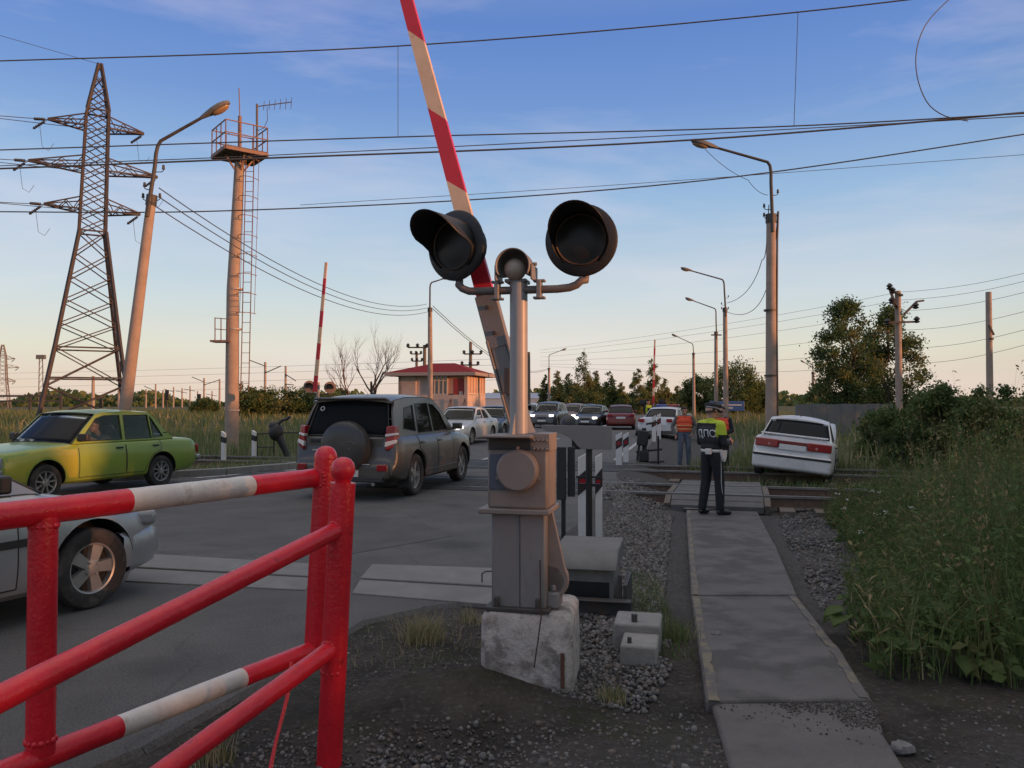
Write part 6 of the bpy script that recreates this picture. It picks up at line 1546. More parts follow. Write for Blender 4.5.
def face_bits(o, c, yaw=0.0, pitch=0.0):
    c = Vector(c); E = Euler((-pitch, 0, -yaw)).to_matrix(); T_ = lambda x, y, z: c + E @ Vector((x, y, z))
    for sx in (-1, 1): m = MB(); m.sphere(T_(sx * .033, .084, .022), .012, 8, 6); m.build('eye', mat('eye dark', (.03, .025, .02), .3), o)
    m = MB(); m.tube([T_(-.026, .083, -.052), T_(0, .092, -.053), T_(.026, .083, -.052)], .007, 6); m.build('mouth', mat('lips', (.25, .09, .075), .6), o)
    for sx in (-1, 1): m = MB(); m.tube([T_(sx * .016, .088, .043), T_(sx * .05, .074, .046)], .006, 5); m.build('eyebrow', HAIR, o)
def hair(o, c, pitch=0.0, yaw=0.0, m_=None, low=-.02):
    c = Vector(c); E = Euler((-pitch, 0, -yaw)).to_matrix(); m = MB(); rows = []
    for i in range(9):
        t_ = R(100) * i / 8
        rows.append([c + E @ Vector((.098 * math.sin(t_) * math.cos(a), -.012 + .104 * math.sin(t_) * math.sin(a) - (.012 if i > 5 and math.sin(a) > .3 else 0), .034 + .098 * math.cos(t_) - (.035 * max(0, -math.sin(a)) if i > 5 else 0) + (.05 * max(0, math.sin(a)) if i > 5 else 0))) for a in [2 * math.pi * j / 20 for j in range(20)]])
    m.grid(rows, True); return m.build('hair', m_ or HAIR, o, smooth=60)
def legs(hipz=.93, st=((-.10, 0), (.10, 0)), toe=(0, 0), kneef=.02, kl=1, ks=0, r=(.100, .078, .064)):
    o = []
    for i, sx in enumerate((-1, 1)):
        fx, fy = st[i]; hip = Vector((sx * .088, 0, hipz)); ank = Vector((fx, fy, .09)); kn = (hip + ank) / 2 + Vector((0, kneef + .01, .03)); t_ = R(toe[i])
        o += [(hip, kn, r[0], r[1], kl), (kn, ank + UP * .02, r[1], r[2], kl), (ank + Vector((0, 0, -.035)), ank + Vector((math.sin(t_) * .15, math.cos(t_) * .15, -.05)), .048, .036, ks), (ank + Vector((0, -.03, -.04)), ank + UP * .0, .042, .045, ks)]
    return o
def torso(k=2, hip=1, w=1.0, zs=1.43):
    return [((-.06, 0, .96), (.06, 0, .96), .118, .118, hip, (1, .85, 1)), ((-.05 * w, .0, 1.06), (.05 * w, 0, 1.06), .125, .125, k, (1, .85, 1)), ((-.07 * w, .0, 1.18), (.07 * w, 0, 1.18), .128, .128, k, (1, .84, 1)), ((-.085 * w, -.01, 1.30), (.085 * w, -.01, 1.30), .128, .128, k, (1, .85, 1)), ((-.15 * w, -.01, zs - .02), (.15 * w, -.01, zs - .02), .072, .072, k), ((0, -.01, zs), (0, -.008, zs + .06), .07, .058, k)]
def arm(sx, elbow, wrist, handdir, thumb, ka=3, kf=3, kh=4, r=(.062, .052, .040, .032), zs=1.41, curl=.5, w=1.0):
    s = Vector((sx * .19 * w, -.01, zs)); e, w_ = Vector(elbow), Vector(wrist)
    return [(s, e, r[0], r[1], ka), (e, w_, r[1], r[2], kf)] + hand(w_ - (Vector(handdir).normalized() * .01), handdir, thumb, kh, curl=curl)
NAVY = mat('navy uniform cloth', (.012, .013, .018), .85, var=.2, scale=20); SHOE = mat('black shoe', (.012, .012, .012), .35)
LIME = mat('lime vest', (.42, .52, .03), .7); ORNG = mat('orange vest', (.75, .085, .03), .7, var=.08, scale=12); REFL = mat('reflective tape', (.5, .5, .5), .4)
JEAN = mat('blue jeans', (.085, .11, .15), .9, var=.25, scale=9); GREYS = mat('grey sleeves', (.13, .12, .12), .9); WHT = mat('white leather', (.6, .58, .55), .6)
# traffic officer on the footpath
pz = on_ground(710, 513, .055); pz = Vector((3.20, 12.85, tz(3.2, 12.85) + .055))
hc0 = (0, .02, 1.605)
cn = legs(st=((-.13, -.07), (.12, .05)), toe=(-12, 22)) + torso() + arm(-1, (-.25, .02, 1.13), (-.10, .25, 1.13), (.7, .6, .05), (0, .2, 1)) + arm(1, (.25, .0, 1.12), (.13, .26, 1.13), (-.5, .75, .05), (0, .2, 1)) + head(hc0, yaw=R(8), pitch=R(14), neck=(0, -.005, 1.46))
off_ = person('traffic officer in navy uniform and lime shouldered vest standing on the footpath', pz, 56, cn, [SHOE, NAVY, NAVY, NAVY, SKIN, SKIN], voxel=.0095); PO = off_; off_.scale = (1.05, 1.05, 1.02)
def ms_pick(c): return 1 if (c.z > 1.44 or (c.y > .045 and c.z > 1.2) or (c.x > .165 and c.z > 1.22)) else 0
shell(off_, 'vest', [mat('black vest', (.016, .016, .019), .8), LIME], lambda c, k: (k == 2 and 1.04 < c.z) or (k == 3 and c.z > 1.26), .012)
vest = [c_ for c_ in off_.children if c_.name.startswith('vest')][0]
fc = bpy.data.curves.new('back_lettering', 'FONT'); fc.body = '\u0414\u041f\u0421'; fc.size = .158; fc.align_x = 'CENTER'; fc.extrude = .0; fo_ = bpy.data.objects.new('back_lettering', fc); COL.objects.link(fo_)
bake_dg = bpy.context.evaluated_depsgraph_get(); bake_dg.update(); tm = bpy.data.meshes.new_from_object(fo_.evaluated_get(bake_dg)); bpy.data.objects.remove(fo_)
bm = bmesh.new(); bm.from_mesh(tm); bmesh.ops.triangulate(bm, faces=bm.faces); bmesh.ops.subdivide_edges(bm, edges=bm.edges, cuts=1)
for v in bm.verts:
    x, z = v.co.x + .005, v.co.y + 1.225; y = 0.0
    hit, lc, nn, fi = off_.ray_cast(Vector((x, -1, z)), Vector((0, 1, 0)))
    y = lc.y if hit else -.12
    v.co = Vector((x, y - .022, z))
bm.to_mesh(tm); bm.free(); tm.materials.clear(); tm.materials.append(mat('white lettering', (.66, .66, .66), .6))
fo_ = bpy.data.objects.new('back_lettering', tm); COL.objects.link(fo_); fo_.parent = vest
md = fo_.modifiers.new('solid', 'SOLIDIFY'); md.thickness = .003
m = MB(); rows = []
for a in range(25): t_ = 2 * math.pi * a / 24; rows.append([Vector((math.cos(t_) * .186, math.sin(t_) * .122, z)) for z in (.985, 1.03)])
m.grid(rows); m.build('belt', WHT, off_, smooth=60, solid=.01)
m = MB(); m.prism([(.165, -.02, 1.02), (.165, .11, 1.02), (.165, .10, .92), (.165, .07, .84), (.165, .03, .84), (.165, -.01, .93)], (.055, 0, 0)); m.build('holster', WHT, off_, bevel=.012)
m = MB(); m.box((.06, -.135, 1.0), (.10, .05, .09)); m.build('pouch', WHT, off_, bevel=.01)
for sx in (-1, 1):
    m = MB(); m.tube([(sx * .182, 0, .92), (sx * (.172), .02, .5), ((-.13 if sx < 0 else .12) + sx * .056, (-.05 if sx < 0 else .06), .15)], .007, 5); m.build('trouser_piping', REFL, off_)
# peaked cap
m = MB(); hcc = Vector(hc0); Eh = Euler((-R(14), 0, -R(8))).to_matrix(); rows = []
for z, rx, ry in ((.050, .098, .108), (.085, .100, .110), (.095, .122, .132), (.125, .120, .130), (.145, .06, .07), (.148, .002, .002)): rows.append([hcc + Eh @ Vector((rx * math.cos(a), -.006 + ry * math.sin(a), z + .03 * max(0, math.sin(a)) * (z > .09))) for a in [2 * math.pi * j / 28 for j in range(28)]])
m.grid(rows, True); cap_ = m.build('peaked_cap', mat('dark cap', (.022, .024, .028), .8), off_, smooth=40)
m = MB(); rows = [[hcc + Eh @ Vector((r_ * .1 * math.sin(a) / .1 * 1.0, .004 + r_ * math.cos(a) * 1.1, z)) for a in [R(-70 + 10 * j) for j in range(15)]] for r_, z in ((.098, .056), (.155, .036))]; m.grid(rows); m.build('peak', SHOE, cap_, smooth=60, solid=.004)
m = MB(); rows = [[hcc + Eh @ Vector((.1025 * math.cos(a), -.006 + .1125 * math.sin(a), z)) for a in [2 * math.pi * j / 28 for j in range(29)]] for z in (.056, .082)]; m.grid(rows); m.build('cap_band', mat('pale cap band', (.30, .30, .31), .6), cap_, smooth=60, solid=.002)
hair(off_, hcc + Vector((0, 0, -.012)), R(14), R(8)); face_bits(off_, hcc, R(8), R(14))
nb_ = MB(); nb_.box((0, 0, 0), (.12, .085, .02), Euler((R(35), 0, 0)).to_matrix()); nbo = nb_.build('notebook', mat('dark notebook', (.03, .028, .03), .5), bevel=.004)
nbo.location = off_.matrix_basis @ Vector((.03, .345, 1.155)); nbo.rotation_euler = off_.rotation_euler; tag(nbo, "small dark notebook held in the traffic officer's hands", 'notebook')

# man in orange vest facing the camera
yo = 22.8; q = at(684, 402, yo); hc1 = (0, .03, 1.60)
cn = legs(st=((-.13, 0), (.13, .03)), toe=(-14, 14)) + torso(w=1.08) + arm(-1, (-.33, -.06, 1.16), (-.22, .05, .97), (.3, .3, -.8), (.4, 1, 0), r=(.066, .055, .042, .032), w=1.05) + arm(1, (.33, -.05, 1.14), (.25, .04, .92), (-.2, .3, -.9), (-.4, 1, 0), r=(.066, .055, .042, .032), w=1.05) + head(hc1, pitch=R(18), neck=(0, -.005, 1.46))
po = person('man in an orange vest and jeans standing by the rails facing the camera', (q.x, yo, tz(q.x, yo)), 186, cn, [SHOE, JEAN, GREYS, GREYS, SKIN, SKIN], voxel=.011)
shell(po, 'vest', ORNG, lambda c, k: k == 2 and .98 < c.z < 1.455, .016)
m = MB()
for z in (1.06, 1.16): m.grid([[Vector((math.cos(a) * .238, -.004 + math.sin(a) * .142, z + h)) for a in [2 * math.pi * j / 24 for j in range(25)]] for h in (0, .035)])
m.build('reflective_band', mat('faded tape', (.55, .28, .12), .5), po, smooth=60, solid=.004)
hair(po, hc1, R(18)); face_bits(po, hc1, 0, R(18))
# second orange vest behind the officer
yo = 20.5; q = at(722, 402, yo); hc2 = (0, .02, 1.62)
cn = legs(st=((-.11, 0), (.11, .03)), toe=(-10, 10)) + torso() + arm(-1, (-.26, .0, 1.13), (-.15, .2, 1.05), (.6, .6, .0), (0, .2, 1)) + arm(1, (.26, -.03, 1.13), (.22, .12, .93), (0, .3, -.8), (0, 1, 0)) + head(hc2, neck=(0, -.005, 1.46))
p2 = person('person in an orange vest with dark sleeves half hidden behind the traffic officer', (q.x, yo, tz(q.x, yo)), 215, cn, [SHOE, NAVY, NAVY, NAVY, SKIN, SKIN], voxel=.012)
shell(p2, 'vest', ORNG, lambda c, k: k == 2 and .98 < c.z < 1.455, .014); hair(p2, hc2); face_bits(p2, hc2)
# officer beyond the patrol car
yo = 43; q = at(648, 402, yo)
cn = legs(st=((-.11, 0), (.11, .03))) + torso() + arm(-1, (-.27, .0, 1.13), (-.20, .15, .95), (.2, .6, -.5), (0, .2, 1)) + arm(1, (.27, -.03, 1.13), (.24, .1, .93), (0, .3, -.8), (0, 1, 0)) + head(hc2, neck=(0, -.005, 1.46))
p3 = person('officer in dark cap and lime vest standing left of the patrol car', (q.x, yo, tz(q.x, yo)), 150, cn, [SHOE, NAVY, NAVY, NAVY, SKIN, SKIN], voxel=.014)
shell(p3, 'vest', LIME, lambda c, k: k == 2 and (c.z > 1.3 or abs(c.x) > .13) and 1.0 < c.z < 1.46, .016); m = MB(); m.lathe([(.10, 0), (.105, .04), (.13, .06), (.11, .09), (0, .10)], Vector(hc2) + UP * .055, UP, 20); m.build('cap', NAVY, p3); face_bits(p3, hc2)
# driver of the green saloon, seated
gt = GREENCAR.t; ds0 = 1.26 + .53 * .5 + .62
sh = Vector((-.36, GREENCAR.yf - ds0, 0)); S_ = lambda x, y, z: Vector((x, y, z))
hc3 = (0, .06, 1.155)
cn = [((-.06, 0, .50), (.06, 0, .50), .12, .12, 1), ((-.05, -.03, .62), (.05, -.03, .62), .125, .125, 2), ((-.08, -.05, .80), (.08, -.05, .80), .125, .125, 2), ((-.15, -.06, .93), (.15, -.06, .93), .07, .07, 2), ((0, -.05, .95), (0, -.02, 1.02), .066, .056, 2)]
for sx in (-1, 1): cn += [((sx * .09, .03, .50), (sx * .10, .42, .56), .09, .066, 1), ((sx * .10, .42, .56), (sx * .10, .62, .28), .06, .045, 1), ((sx * .10, .62, .26), (sx * .10, .74, .26), .045, .036, 0)]
for sx in (-1, 1): cn += [((sx * .20, -.05, .92), (sx * .25, .16, .86), .06, .05, 3), ((sx * .25, .16, .86), (sx * .15, .40, .99), .048, .036, 3)] + hand((sx * .15, .40, .99), (-sx * .3, .7, .3), (0, 0, 1), 4)
cn += head(hc3, pitch=0, neck=(0, -.03, 1.0))
dv_ = person('driver in a grey jacket at the wheel of the green saloon', gt.matrix_basis @ Vector((-.36, GREENCAR.yf - ds0 + .06, .02)), AZL, cn, [SHOE, JEAN, GREYS, GREYS, SKIN, SKIN], voxel=.012)
hair(dv_, hc3); face_bits(dv_, hc3)

# ------------------------------------------------------------------ trees
def tree(name, label, base, h, r, kind, n, leaf, mw, group=None, trunk=.12, cbase=.18, seed=0, cat='tree', nclump=40):
    g = np.random.default_rng(seed); t_ = thing(name, label, cat, base, 0, group)
    cl = []
    for i in range(nclump):
        u = (i + .5) / nclump
        if kind == 'spire':
            t = cbase + (1 - cbase) * (1 - (1 - u) ** .62); rr = r * (1 - (t - cbase) / (1 - cbase)) ** .75 * g.uniform(.35, 1.0) + .05
            a = g.uniform(0, 2 * np.pi); cl.append((rr * np.cos(a), rr * np.sin(a), h * t, r * (.16 + .26 * (1 - t))))
        elif kind == 'upright':
            t = cbase + (1 - cbase) * g.uniform(0, 1); prof = np.sin(np.pi * min(1, ((t - cbase) / (1 - cbase)) ** .7 * .93 + .07)) ** .6
            rr = r * prof * np.sqrt(g.uniform(.05, 1)); a = g.uniform(0, 2 * np.pi); cl.append((rr * np.cos(a), rr * np.sin(a), h * t, r * g.uniform(.18, .30)))
        else:
            d = unit(g.normal(size=3)[None])[0]; k = g.uniform(.35, 1) ** .5; hz = h * (1 - cbase) / 2
            cl.append((d[0] * r * k, d[1] * r * k, h * cbase + hz + d[2] * hz * k * .92, r * g.uniform(.20, .34)))
    cl = np.array(cl)
    if kind == 'spire': cl = np.vstack([cl, [[0, 0, h * .97, r * .10]]])
    w_ = cl[:, 3] ** 2; w_ /= w_.sum(); idx = g.choice(len(cl), n, p=w_)
    P = cl[idx, :3] + g.normal(size=(n, 3)) * .52 * cl[idx, 3:4] * np.array([1, 1, .85])
    P[:, 2] = np.maximum(P[:, 2], .15)
    D = g.normal(size=(n, 3)); D[:, 2] -= .3
    V, Q = leaf_quads(P, leaf * g.uniform(.7, 1.3, n), leaf * .62 * g.uniform(.7, 1.2, n), D)
    cm = g.choice(len(mw), len(cl), p=np.array(mw) / sum(mw)); mi = cm[idx]; sw = g.random(n) < .25; mi[sw] = g.choice(len(mw), sw.sum(), p=np.array(mw) / sum(mw))
    np_mesh('crown', V, Q, LEAFS[:len(mw)], t_, mi)
    m = MB(); topz = h * (.93 if kind != 'round' else .7)
    wob = [Vector((g.normal() * r * .04 * i, g.normal() * r * .04 * i, topz * i / 6)) for i in range(7)]
    m.tube([Vector((0, 0, -.3))] + wob, [trunk * 1.25, trunk * 1.1] + [trunk * (1 - .14 * i) for i in range(1, 7)], 9)
    for i in range(0, len(cl), max(1, len(cl) // 18)):
        c_ = Vector(cl[i, :3]); z0 = max(.15 * h, c_.z - math.hypot(c_.x, c_.y) * .8 - .1 * h); s_ = Vector((0, 0, min(z0, topz * .95)))
        m.tube([s_, s_.lerp(c_, .5) + Vector((0, 0, -.03 * h)), c_], [trunk * .38, trunk * .24, trunk * .08], 5)
    m.build('trunk', BARK, t_, smooth=60)
    return t_
def tree_px(label, px, Y, top, wpx, kind, n, leaf, mw, group, seed, **k):
    p = at(px, 402, Y); gz = tz(p.x, Y); h = at(px, top, Y).z - gz
    return tree(k.pop('name', 'tree'), label, (p.x, Y, gz), h, wpx / 2 * Y / F, kind, n, leaf, mw, group, seed=seed, **k)
GT = 'young trees beyond the end of the road'
for i, (px, top, wd, Y, mw, lab) in enumerate(((545, 374, 16, 112, (1, 2, 1), 'small pointed tree leftmost of the row, close to the far lamp post'), (557, 370, 22, 108, (1, 3, 2), 'pointed young tree right beside the far lamp post'), (569, 373, 22, 112, (1, 3, 3), 'yellowish young tree just left of the tallest spire'), (583, 351, 34, 104, (2, 3, 1), 'tallest pointed young tree in the middle of the row'),
        (597, 370, 26, 110, (1, 3, 2), 'young tree touching the tallest one on its right'), (610, 371, 26, 106, (2, 3, 1), 'pointed young tree above the red saloon'), (622, 382, 18, 112, (1, 2, 2), 'low young tree filling the gap above the red saloon'), (638, 368, 22, 104, (2, 2, 1), 'pointed dark tree left of the far right barrier'),
        (652, 358, 26, 106, (1, 2, 3), 'tall olive spire right behind the far right barrier arm'), (665, 378, 20, 108, (1, 2, 2), 'short spire just right of the far right barrier'), (678, 386, 20, 112, (2, 2, 1), 'short tree left of the broad dome tree'))):
    tree_px(lab, px, Y, top, wd, 'spire', 4600, .26, (mw[0] * .5, mw[1], mw[2] + 1.2), GT, 40 + i, trunk=.10, cbase=.08, nclump=34)
for i, (px, top, wd, Y, lab, kind) in enumerate(((700, 376, 34, 92, 'rounded tree at the left of the broad grove behind the lamps', 'round'), (733, 362, 58, 88, 'broadest rounded tree behind the distant lamp pair', 'round'), (756, 382, 22, 90, 'low rounded tree at the right end of the grove', 'round'))):
    tree_px(lab, px, Y, top, wd, kind, 9000, .26, (2, 3, 2), 'grove behind the distant lamps', 60 + i, trunk=.16, cbase=.04, nclump=46)
tree_px('tall dark poplar-like tree left of the utility pole', 845, 48, 303, 66, 'upright', 16000, .17, (4, 2, .6), 'two big trees on the right', 71, trunk=.20, cbase=.12, nclump=95)
tree_px('tall olive tree directly behind the utility pole with crossed brackets', 889, 50, 309, 68, 'upright', 16000, .17, (2, 2, 2.2), 'two big trees on the right', 73, trunk=.2, cbase=.12, nclump=90)
tree_px('small pale tree behind the grey concrete fence', 819, 70, 386, 26, 'round', 1500, .34, (0.2, 2, 2), None, 74, trunk=.08, cbase=.1)
GB = 'bushes on the right verge'
for i, (px, top, wd, Y, n, lab) in enumerate(((905, 396, 60, 20, 5200, 'low bush left of the tall bushes, right of the grey fence'), (945, 374, 74, 19, 8500, 'tallest wide bush below the bare concrete pole'), (992, 380, 66, 17.5, 7500, 'thick bush right of the tallest bush'), (1034, 378, 70, 16, 6500, 'bush cut off by the right edge of the view'), (880, 412, 46, 26, 3000, 'small low bush in front of the grey fence'), (1075, 366, 90, 18, 6000, 'tall bush just outside the right edge'))):
    tree_px(lab, px, Y, top, wd, 'round', n * 2, .075 if Y < 24 else .11, (3, 3, 1.2), GB, 80 + i, name='bush', cat='bush', trunk=.035, cbase=-.15, nclump=44)
for i, (px, top, wd, Y, lab) in enumerate(((248, 383, 34, 92, 'dark bush right beside the foot of the concrete mast'), (276, 389, 44, 95, 'wide bush behind the tallest catenary mast'), (301, 386, 36, 97, 'bush left of the far raised barrier'), (205, 398, 26, 120, 'small far bush left of the concrete mast'), (330, 394, 36, 96, 'low bush behind the far barrier discs'))):
    tree_px(lab, px, Y, top, wd, 'round', 6000, .27, (3, 2, 1), 'bushes on the left behind the verge', 100 + i, name='bush', cat='bush', trunk=.08, cbase=-.1)
# bare dead tree
g_ = random.Random(5); p = at(362, 402, 60); dt = thing('dead_tree', 'bare leafless tree left of the crossing hut', 'tree', Vector((p.x, 60, tz(p.x, 60))))
zD = at(362, 336, 60).z
def grow(m, p, d, L_, r, dep):
    pts = [p]; rs = [r]; q = p; dd = d.copy()
    for i in range(4):
        dd = (dd + Vector((g_.gauss(0, .16), g_.gauss(0, .16), .05))).normalized(); q = q + dd * L_ / 4; pts.append(q); rs.append(r * (1 - .13 * (i + 1)))
    m.tube(pts, rs, 6)
    if dep > 0:
        for i in range(3 if dep > 2 else 4):
            k = g_.choice((2, 3, 4)); nd_ = (dd + Vector((g_.gauss(0, .48), g_.gauss(0, .4), .25 + g_.random() * .35))).normalized(); grow(m, pts[k], nd_, L_ * g_.uniform(.55, .8), rs[k] * .66, dep - 1)
DEADW = mat('dead wood', (.11, .075, .06), .85, var=.2, scale=3)
for k, (dx, ln, r) in enumerate(((-.22, 3.3, .17), (.05, 3.6, .19), (.28, 3.0, .15))):
    m = MB(); grow(m, Vector((dx * .5, 0, -.1)), Vector((dx, .05, 1)).normalized(), ln, r, 4); m.build('limb', DEADW, dt, smooth=60)

# ------------------------------------------------------------------ grass, weeds and gravel
def stuff(o, label, cat): return tag(o, label, cat, kind='stuff')
def grass_patch(nm, label, poly, n, h, wd, mw, lean=.4, base=.0):
    X, Y = scatter(poly, n); n = len(X); Z = tzv(X, Y) - .02
    keep = np.ones(n, bool)
    B = np.stack([X, Y, Z], 1); clump = (np.sin(X * .9 + 1.3 * np.sin(Y * .7)) * np.sin(Y * .8 + X * .33) + 1) / 2
    H = rng.uniform(h[0], h[1], n) * (.65 + .55 * clump)
    V, Q = blades(B, H, wd * rng.uniform(.7, 1.4, n), lean)
    m1 = rng.choice(3, n, p=np.array(mw) / sum(mw)); return stuff(np_mesh(nm, V, Q, GRASS, None, np.concatenate([m1, m1])), label, 'grass')
grass_patch('grass', 'dull green grass on the far left verge behind the guide posts', [(-3.2, 31), (-5.6, 25.9), (-7.9, 25.2), (-9.6, 22), (-13, 18.5), (-24, 14.5), (-48, 11), (-60, 36), (-8, 42)], 34000, (.35, .72), .020, (4, 3, 1.0))
grass_patch('grass', 'short grass strip between the kerb and the guide posts', [(-4.9, 21.3), (-5.7, 19.6), (-6.9, 18.2), (-10, 15.6), (-24, 11.6), (-24, 14.5), (-13, 18.5), (-9.6, 22), (-7.9, 25.2), (-5.6, 25.9), (-4.2, 25.4)], 9000, (.06, .20), .012, (4, 2, 1.2), .7)
grass_patch('grass', 'rough grass field reaching back to the left bushes', [(-60, 30), (-120, 60), (-90, 150), (-6, 150), (4, 110), (-2, 60), (-5.5, 36)], 30000, (.35, .85), .055, (3.5, 3, 1.0), .5)
grass_patch('grass', 'rough grass behind the tilted saloon and in front of the grey fence', [(7.6, 18.2), (9, 36), (12, 60), (20, 90), (80, 100), (70, 20), (24, 12.5)], 20000, (.5, 1.05), .05, (3, 2.5, 1.5), .45)
grass_patch('grass', 'short grass edging the tilted saloon beyond the rails', [(4.2, 19.6), (5.0, 18.6), (9.4, 17.0), (9.4, 19), (8.6, 22), (9.5, 30), (7.6, 27), (5.6, 22.5)], 5000, (.2, .55), .02, (4, 2, 1), .4)
grass_patch('grass', 'weedy grass hiding the wheels of the tilted saloon', [(4.5, 16.0), (5.3, 15.75), (11, 13.9), (11, 16.2), (7.2, 16.4), (6.4, 16.4), (5.0, 16.7)], 3600, (.16, .45), .016, (5, 2, 1), .45)
grass_patch('grass', 'low green grass between the gravel and the footpath edge', [(1.15, 5.0), (1.28, 6.6), (1.5, 8.2), (1.2, 8.2), (.95, 6.7), (.85, 5.2)], 1500, (.03, .14), .006, (5, 1.5, .5), .8)
grass_patch('grass', 'thin dry grass in the dark soil by the road edge', [(-1.2, 4.7), (-.2, 5.0), (-.2, 6.2), (-.9, 6.3)], 260, (.03, .10), .004, (.5, 1, 4), .9)
def tuft(label, px, py, n, h, spread, mw):
    c_ = on_ground(px, py, 0); B = np.stack([c_.x + rng.normal(0, spread, n), c_.y + rng.normal(0, spread, n), np.full(n, c_.z - .01)], 1)
    V, Q = blades(B, rng.uniform(h * .5, h, n), .005 * rng.uniform(.8, 1.5, n), .8); m1 = rng.choice(3, n, p=np.array(mw) / sum(mw))
    o = np_mesh('grass_tuft', V - np.array(c_), Q, GRASS, None, np.concatenate([m1, m1])); o.location = c_; tag(o, label, 'grass tuft', 'grass tufts in the dark soil')
tuft('biggest straw-coloured grass tuft, left of the concrete block', 422, 641, 420, .20, .07, (.5, 1, 6)); tuft('small dry grass tuft close by the block on its left', 470, 622, 90, .12, .05, (1, 1, 4)); tuft('dry grass tuft at the foot of the red rail ball post', 213, 762, 120, .16, .05, (1, 2, 3)); tuft('flat grass tuft between block and footpath', 612, 700, 160, .09, .045, (1, 2, 3)); tuft('green tuft beside the left edge of the footpath', 676, 640, 200, .16, .06, (5, 2, 1))

WP = [(2.12, 4.75), (2.35, 5.6), (2.7, 6.5), (3.35, 8.0), (4.2, 10.2), (5.1, 13.3), (22, 9.5), (16, 2.4), (5.0, 3.45), (3.2, 4.2)]
EDGE = [np.array(q) for q in ((2.12, 4.75), (2.35, 5.6), (2.7, 6.5), (3.35, 8.0), (4.2, 10.2), (5.1, 13.3))]
def edge_dist(X, Y):
    d = np.full(len(X), 99.0); P = np.stack([X, Y], 1)
    for a, b_ in list(zip(EDGE, EDGE[1:])) + [(np.array((2.12, 4.75)), np.array((3.2, 4.2))), (np.array((3.2, 4.2)), np.array((5.0, 3.45)))]:
        t_ = np.clip(((P - a) @ (b_ - a)) / ((b_ - a) @ (b_ - a)), 0, 1); d = np.minimum(d, np.linalg.norm(P - a - t_[:, None] * (b_ - a), axis=1))
    return d
def weeds(nm, label, n, kind, mw, seedh):
    X, Y = scatter(WP, n)
    kp = rng.random(len(X)) < np.clip(1.35 - (np.hypot(X, Y) - 6) / 14, .30, 1); X, Y = X[kp], Y[kp]
    n = len(X); Z = tzv(X, Y); ed = edge_dist(X, Y) - .28 * (np.sin(X * 5.1 + Y * 2.3) * np.sin(Y * 4.3 - X * 2.9) + .15); k2 = ed > 0; X, Y, Z, ed = X[k2], Y[k2], Z[k2], ed[k2]; n = len(X); hm = .22 + 1.25 * np.clip(ed / 1.5, 0, 1) ** .8
    clump = (np.sin(X * 1.7 + 1.1 * np.sin(Y * 1.3)) * np.sin(Y * 1.9 + X * .6) + 1) / 2
    H = hm * (.62 + .50 * clump) * np.where(rng.random(n) < .07, 1.35, 1.0) * rng.uniform(.6, 1.2, n) * seedh
    B = np.stack([X, Y, Z - .02], 1); out_ = np.array([-.35, -.12, 0])
    leanv = np.stack([rng.normal(0, .13, n), rng.normal(0, .13, n), np.zeros(n)], 1) + out_ * np.clip(1 - ed, 0, 1)[:, None] * .6
    if kind == 'blade':
        V, Q = blades(B, H * .8, .009 * rng.uniform(.7, 1.5, n), .55); mi = rng.choice(3, n, p=np.array(mw) / sum(mw)); o = np_mesh(nm, V, Q, GRASS, None, np.concatenate([mi, mi])); return stuff(o, label, 'weeds')
    # stems
    sV, sQ = blades(B, H, .007, .0); sV = sV.reshape(n, 6, 3); sV[:, 2:4] += (leanv * H[:, None] * .35)[:, None]; sV[:, 4:6] += (leanv * H[:, None])[:, None]; sV = sV.reshape(-1, 3)
    per = 18 if kind == 'leafy' else 10
    t_ = rng.uniform(.15, 1, (n, per)) ** .75; i_ = np.repeat(np.arange(n), per); t_ = t_.ravel()
    P = B[i_] + np.array([0, 0, 1]) * (H[i_] * t_)[:, None] + leanv[i_] * (H[i_] * t_ ** 1.5)[:, None]
    a = rng.uniform(0, 2 * np.pi, n * per); D = np.stack([np.cos(a), np.sin(a), rng.uniform(-.5, .6, n * per)], 1)
    if kind == 'broad': Ls = .105 * rng.uniform(.6, 1.3, n * per) * (1.2 - .6 * t_); Ws = Ls * .52
    elif kind == 'leafy': Ls = (.078 * (1.25 - t_ * .75)) * rng.uniform(.6, 1.3, n * per); Ws = Ls * .26
    else:
        top = t_ > .72; Ls = np.where(top, .05, .12) * rng.uniform(.6, 1.3, n * per); Ws = np.where(top, .022, .012); D[:, 2] += np.where(top, 1.2, .9)
    V, Q = leaf_quads(P + D * (Ls * .5)[:, None], Ls, Ws, D, .5)
    mt = rng.choice(len(mw), n, p=np.array(mw) / sum(mw)); M_ = LEAFS[:len(mw)]
    VV = np.vstack([sV, V]); QQ = np.vstack([sQ, Q + len(sV)]); mi = np.concatenate([mt, mt, mt[i_]])
    return stuff(np_mesh(nm, VV, QQ, M_, None, mi), label, 'weeds')
weeds('weeds', 'tall leafy green weeds filling the right side of the view', 8000, 'leafy', (3, 4, .8), 1.0)
weeds('weeds', 'dry seeding stalks standing among the green weeds', 5200, 'seedy', (.5, 1.4, 2.0, 1.8), 1.14)
weeds('grass', 'long grass blades growing thickly under the weeds', 42000, 'blade', (6, 2.2, .6), .95)
weeds('weeds', 'broad-leaved weeds mixed in along the footpath side', 2600, 'broad', (3, 4, .6), .85)
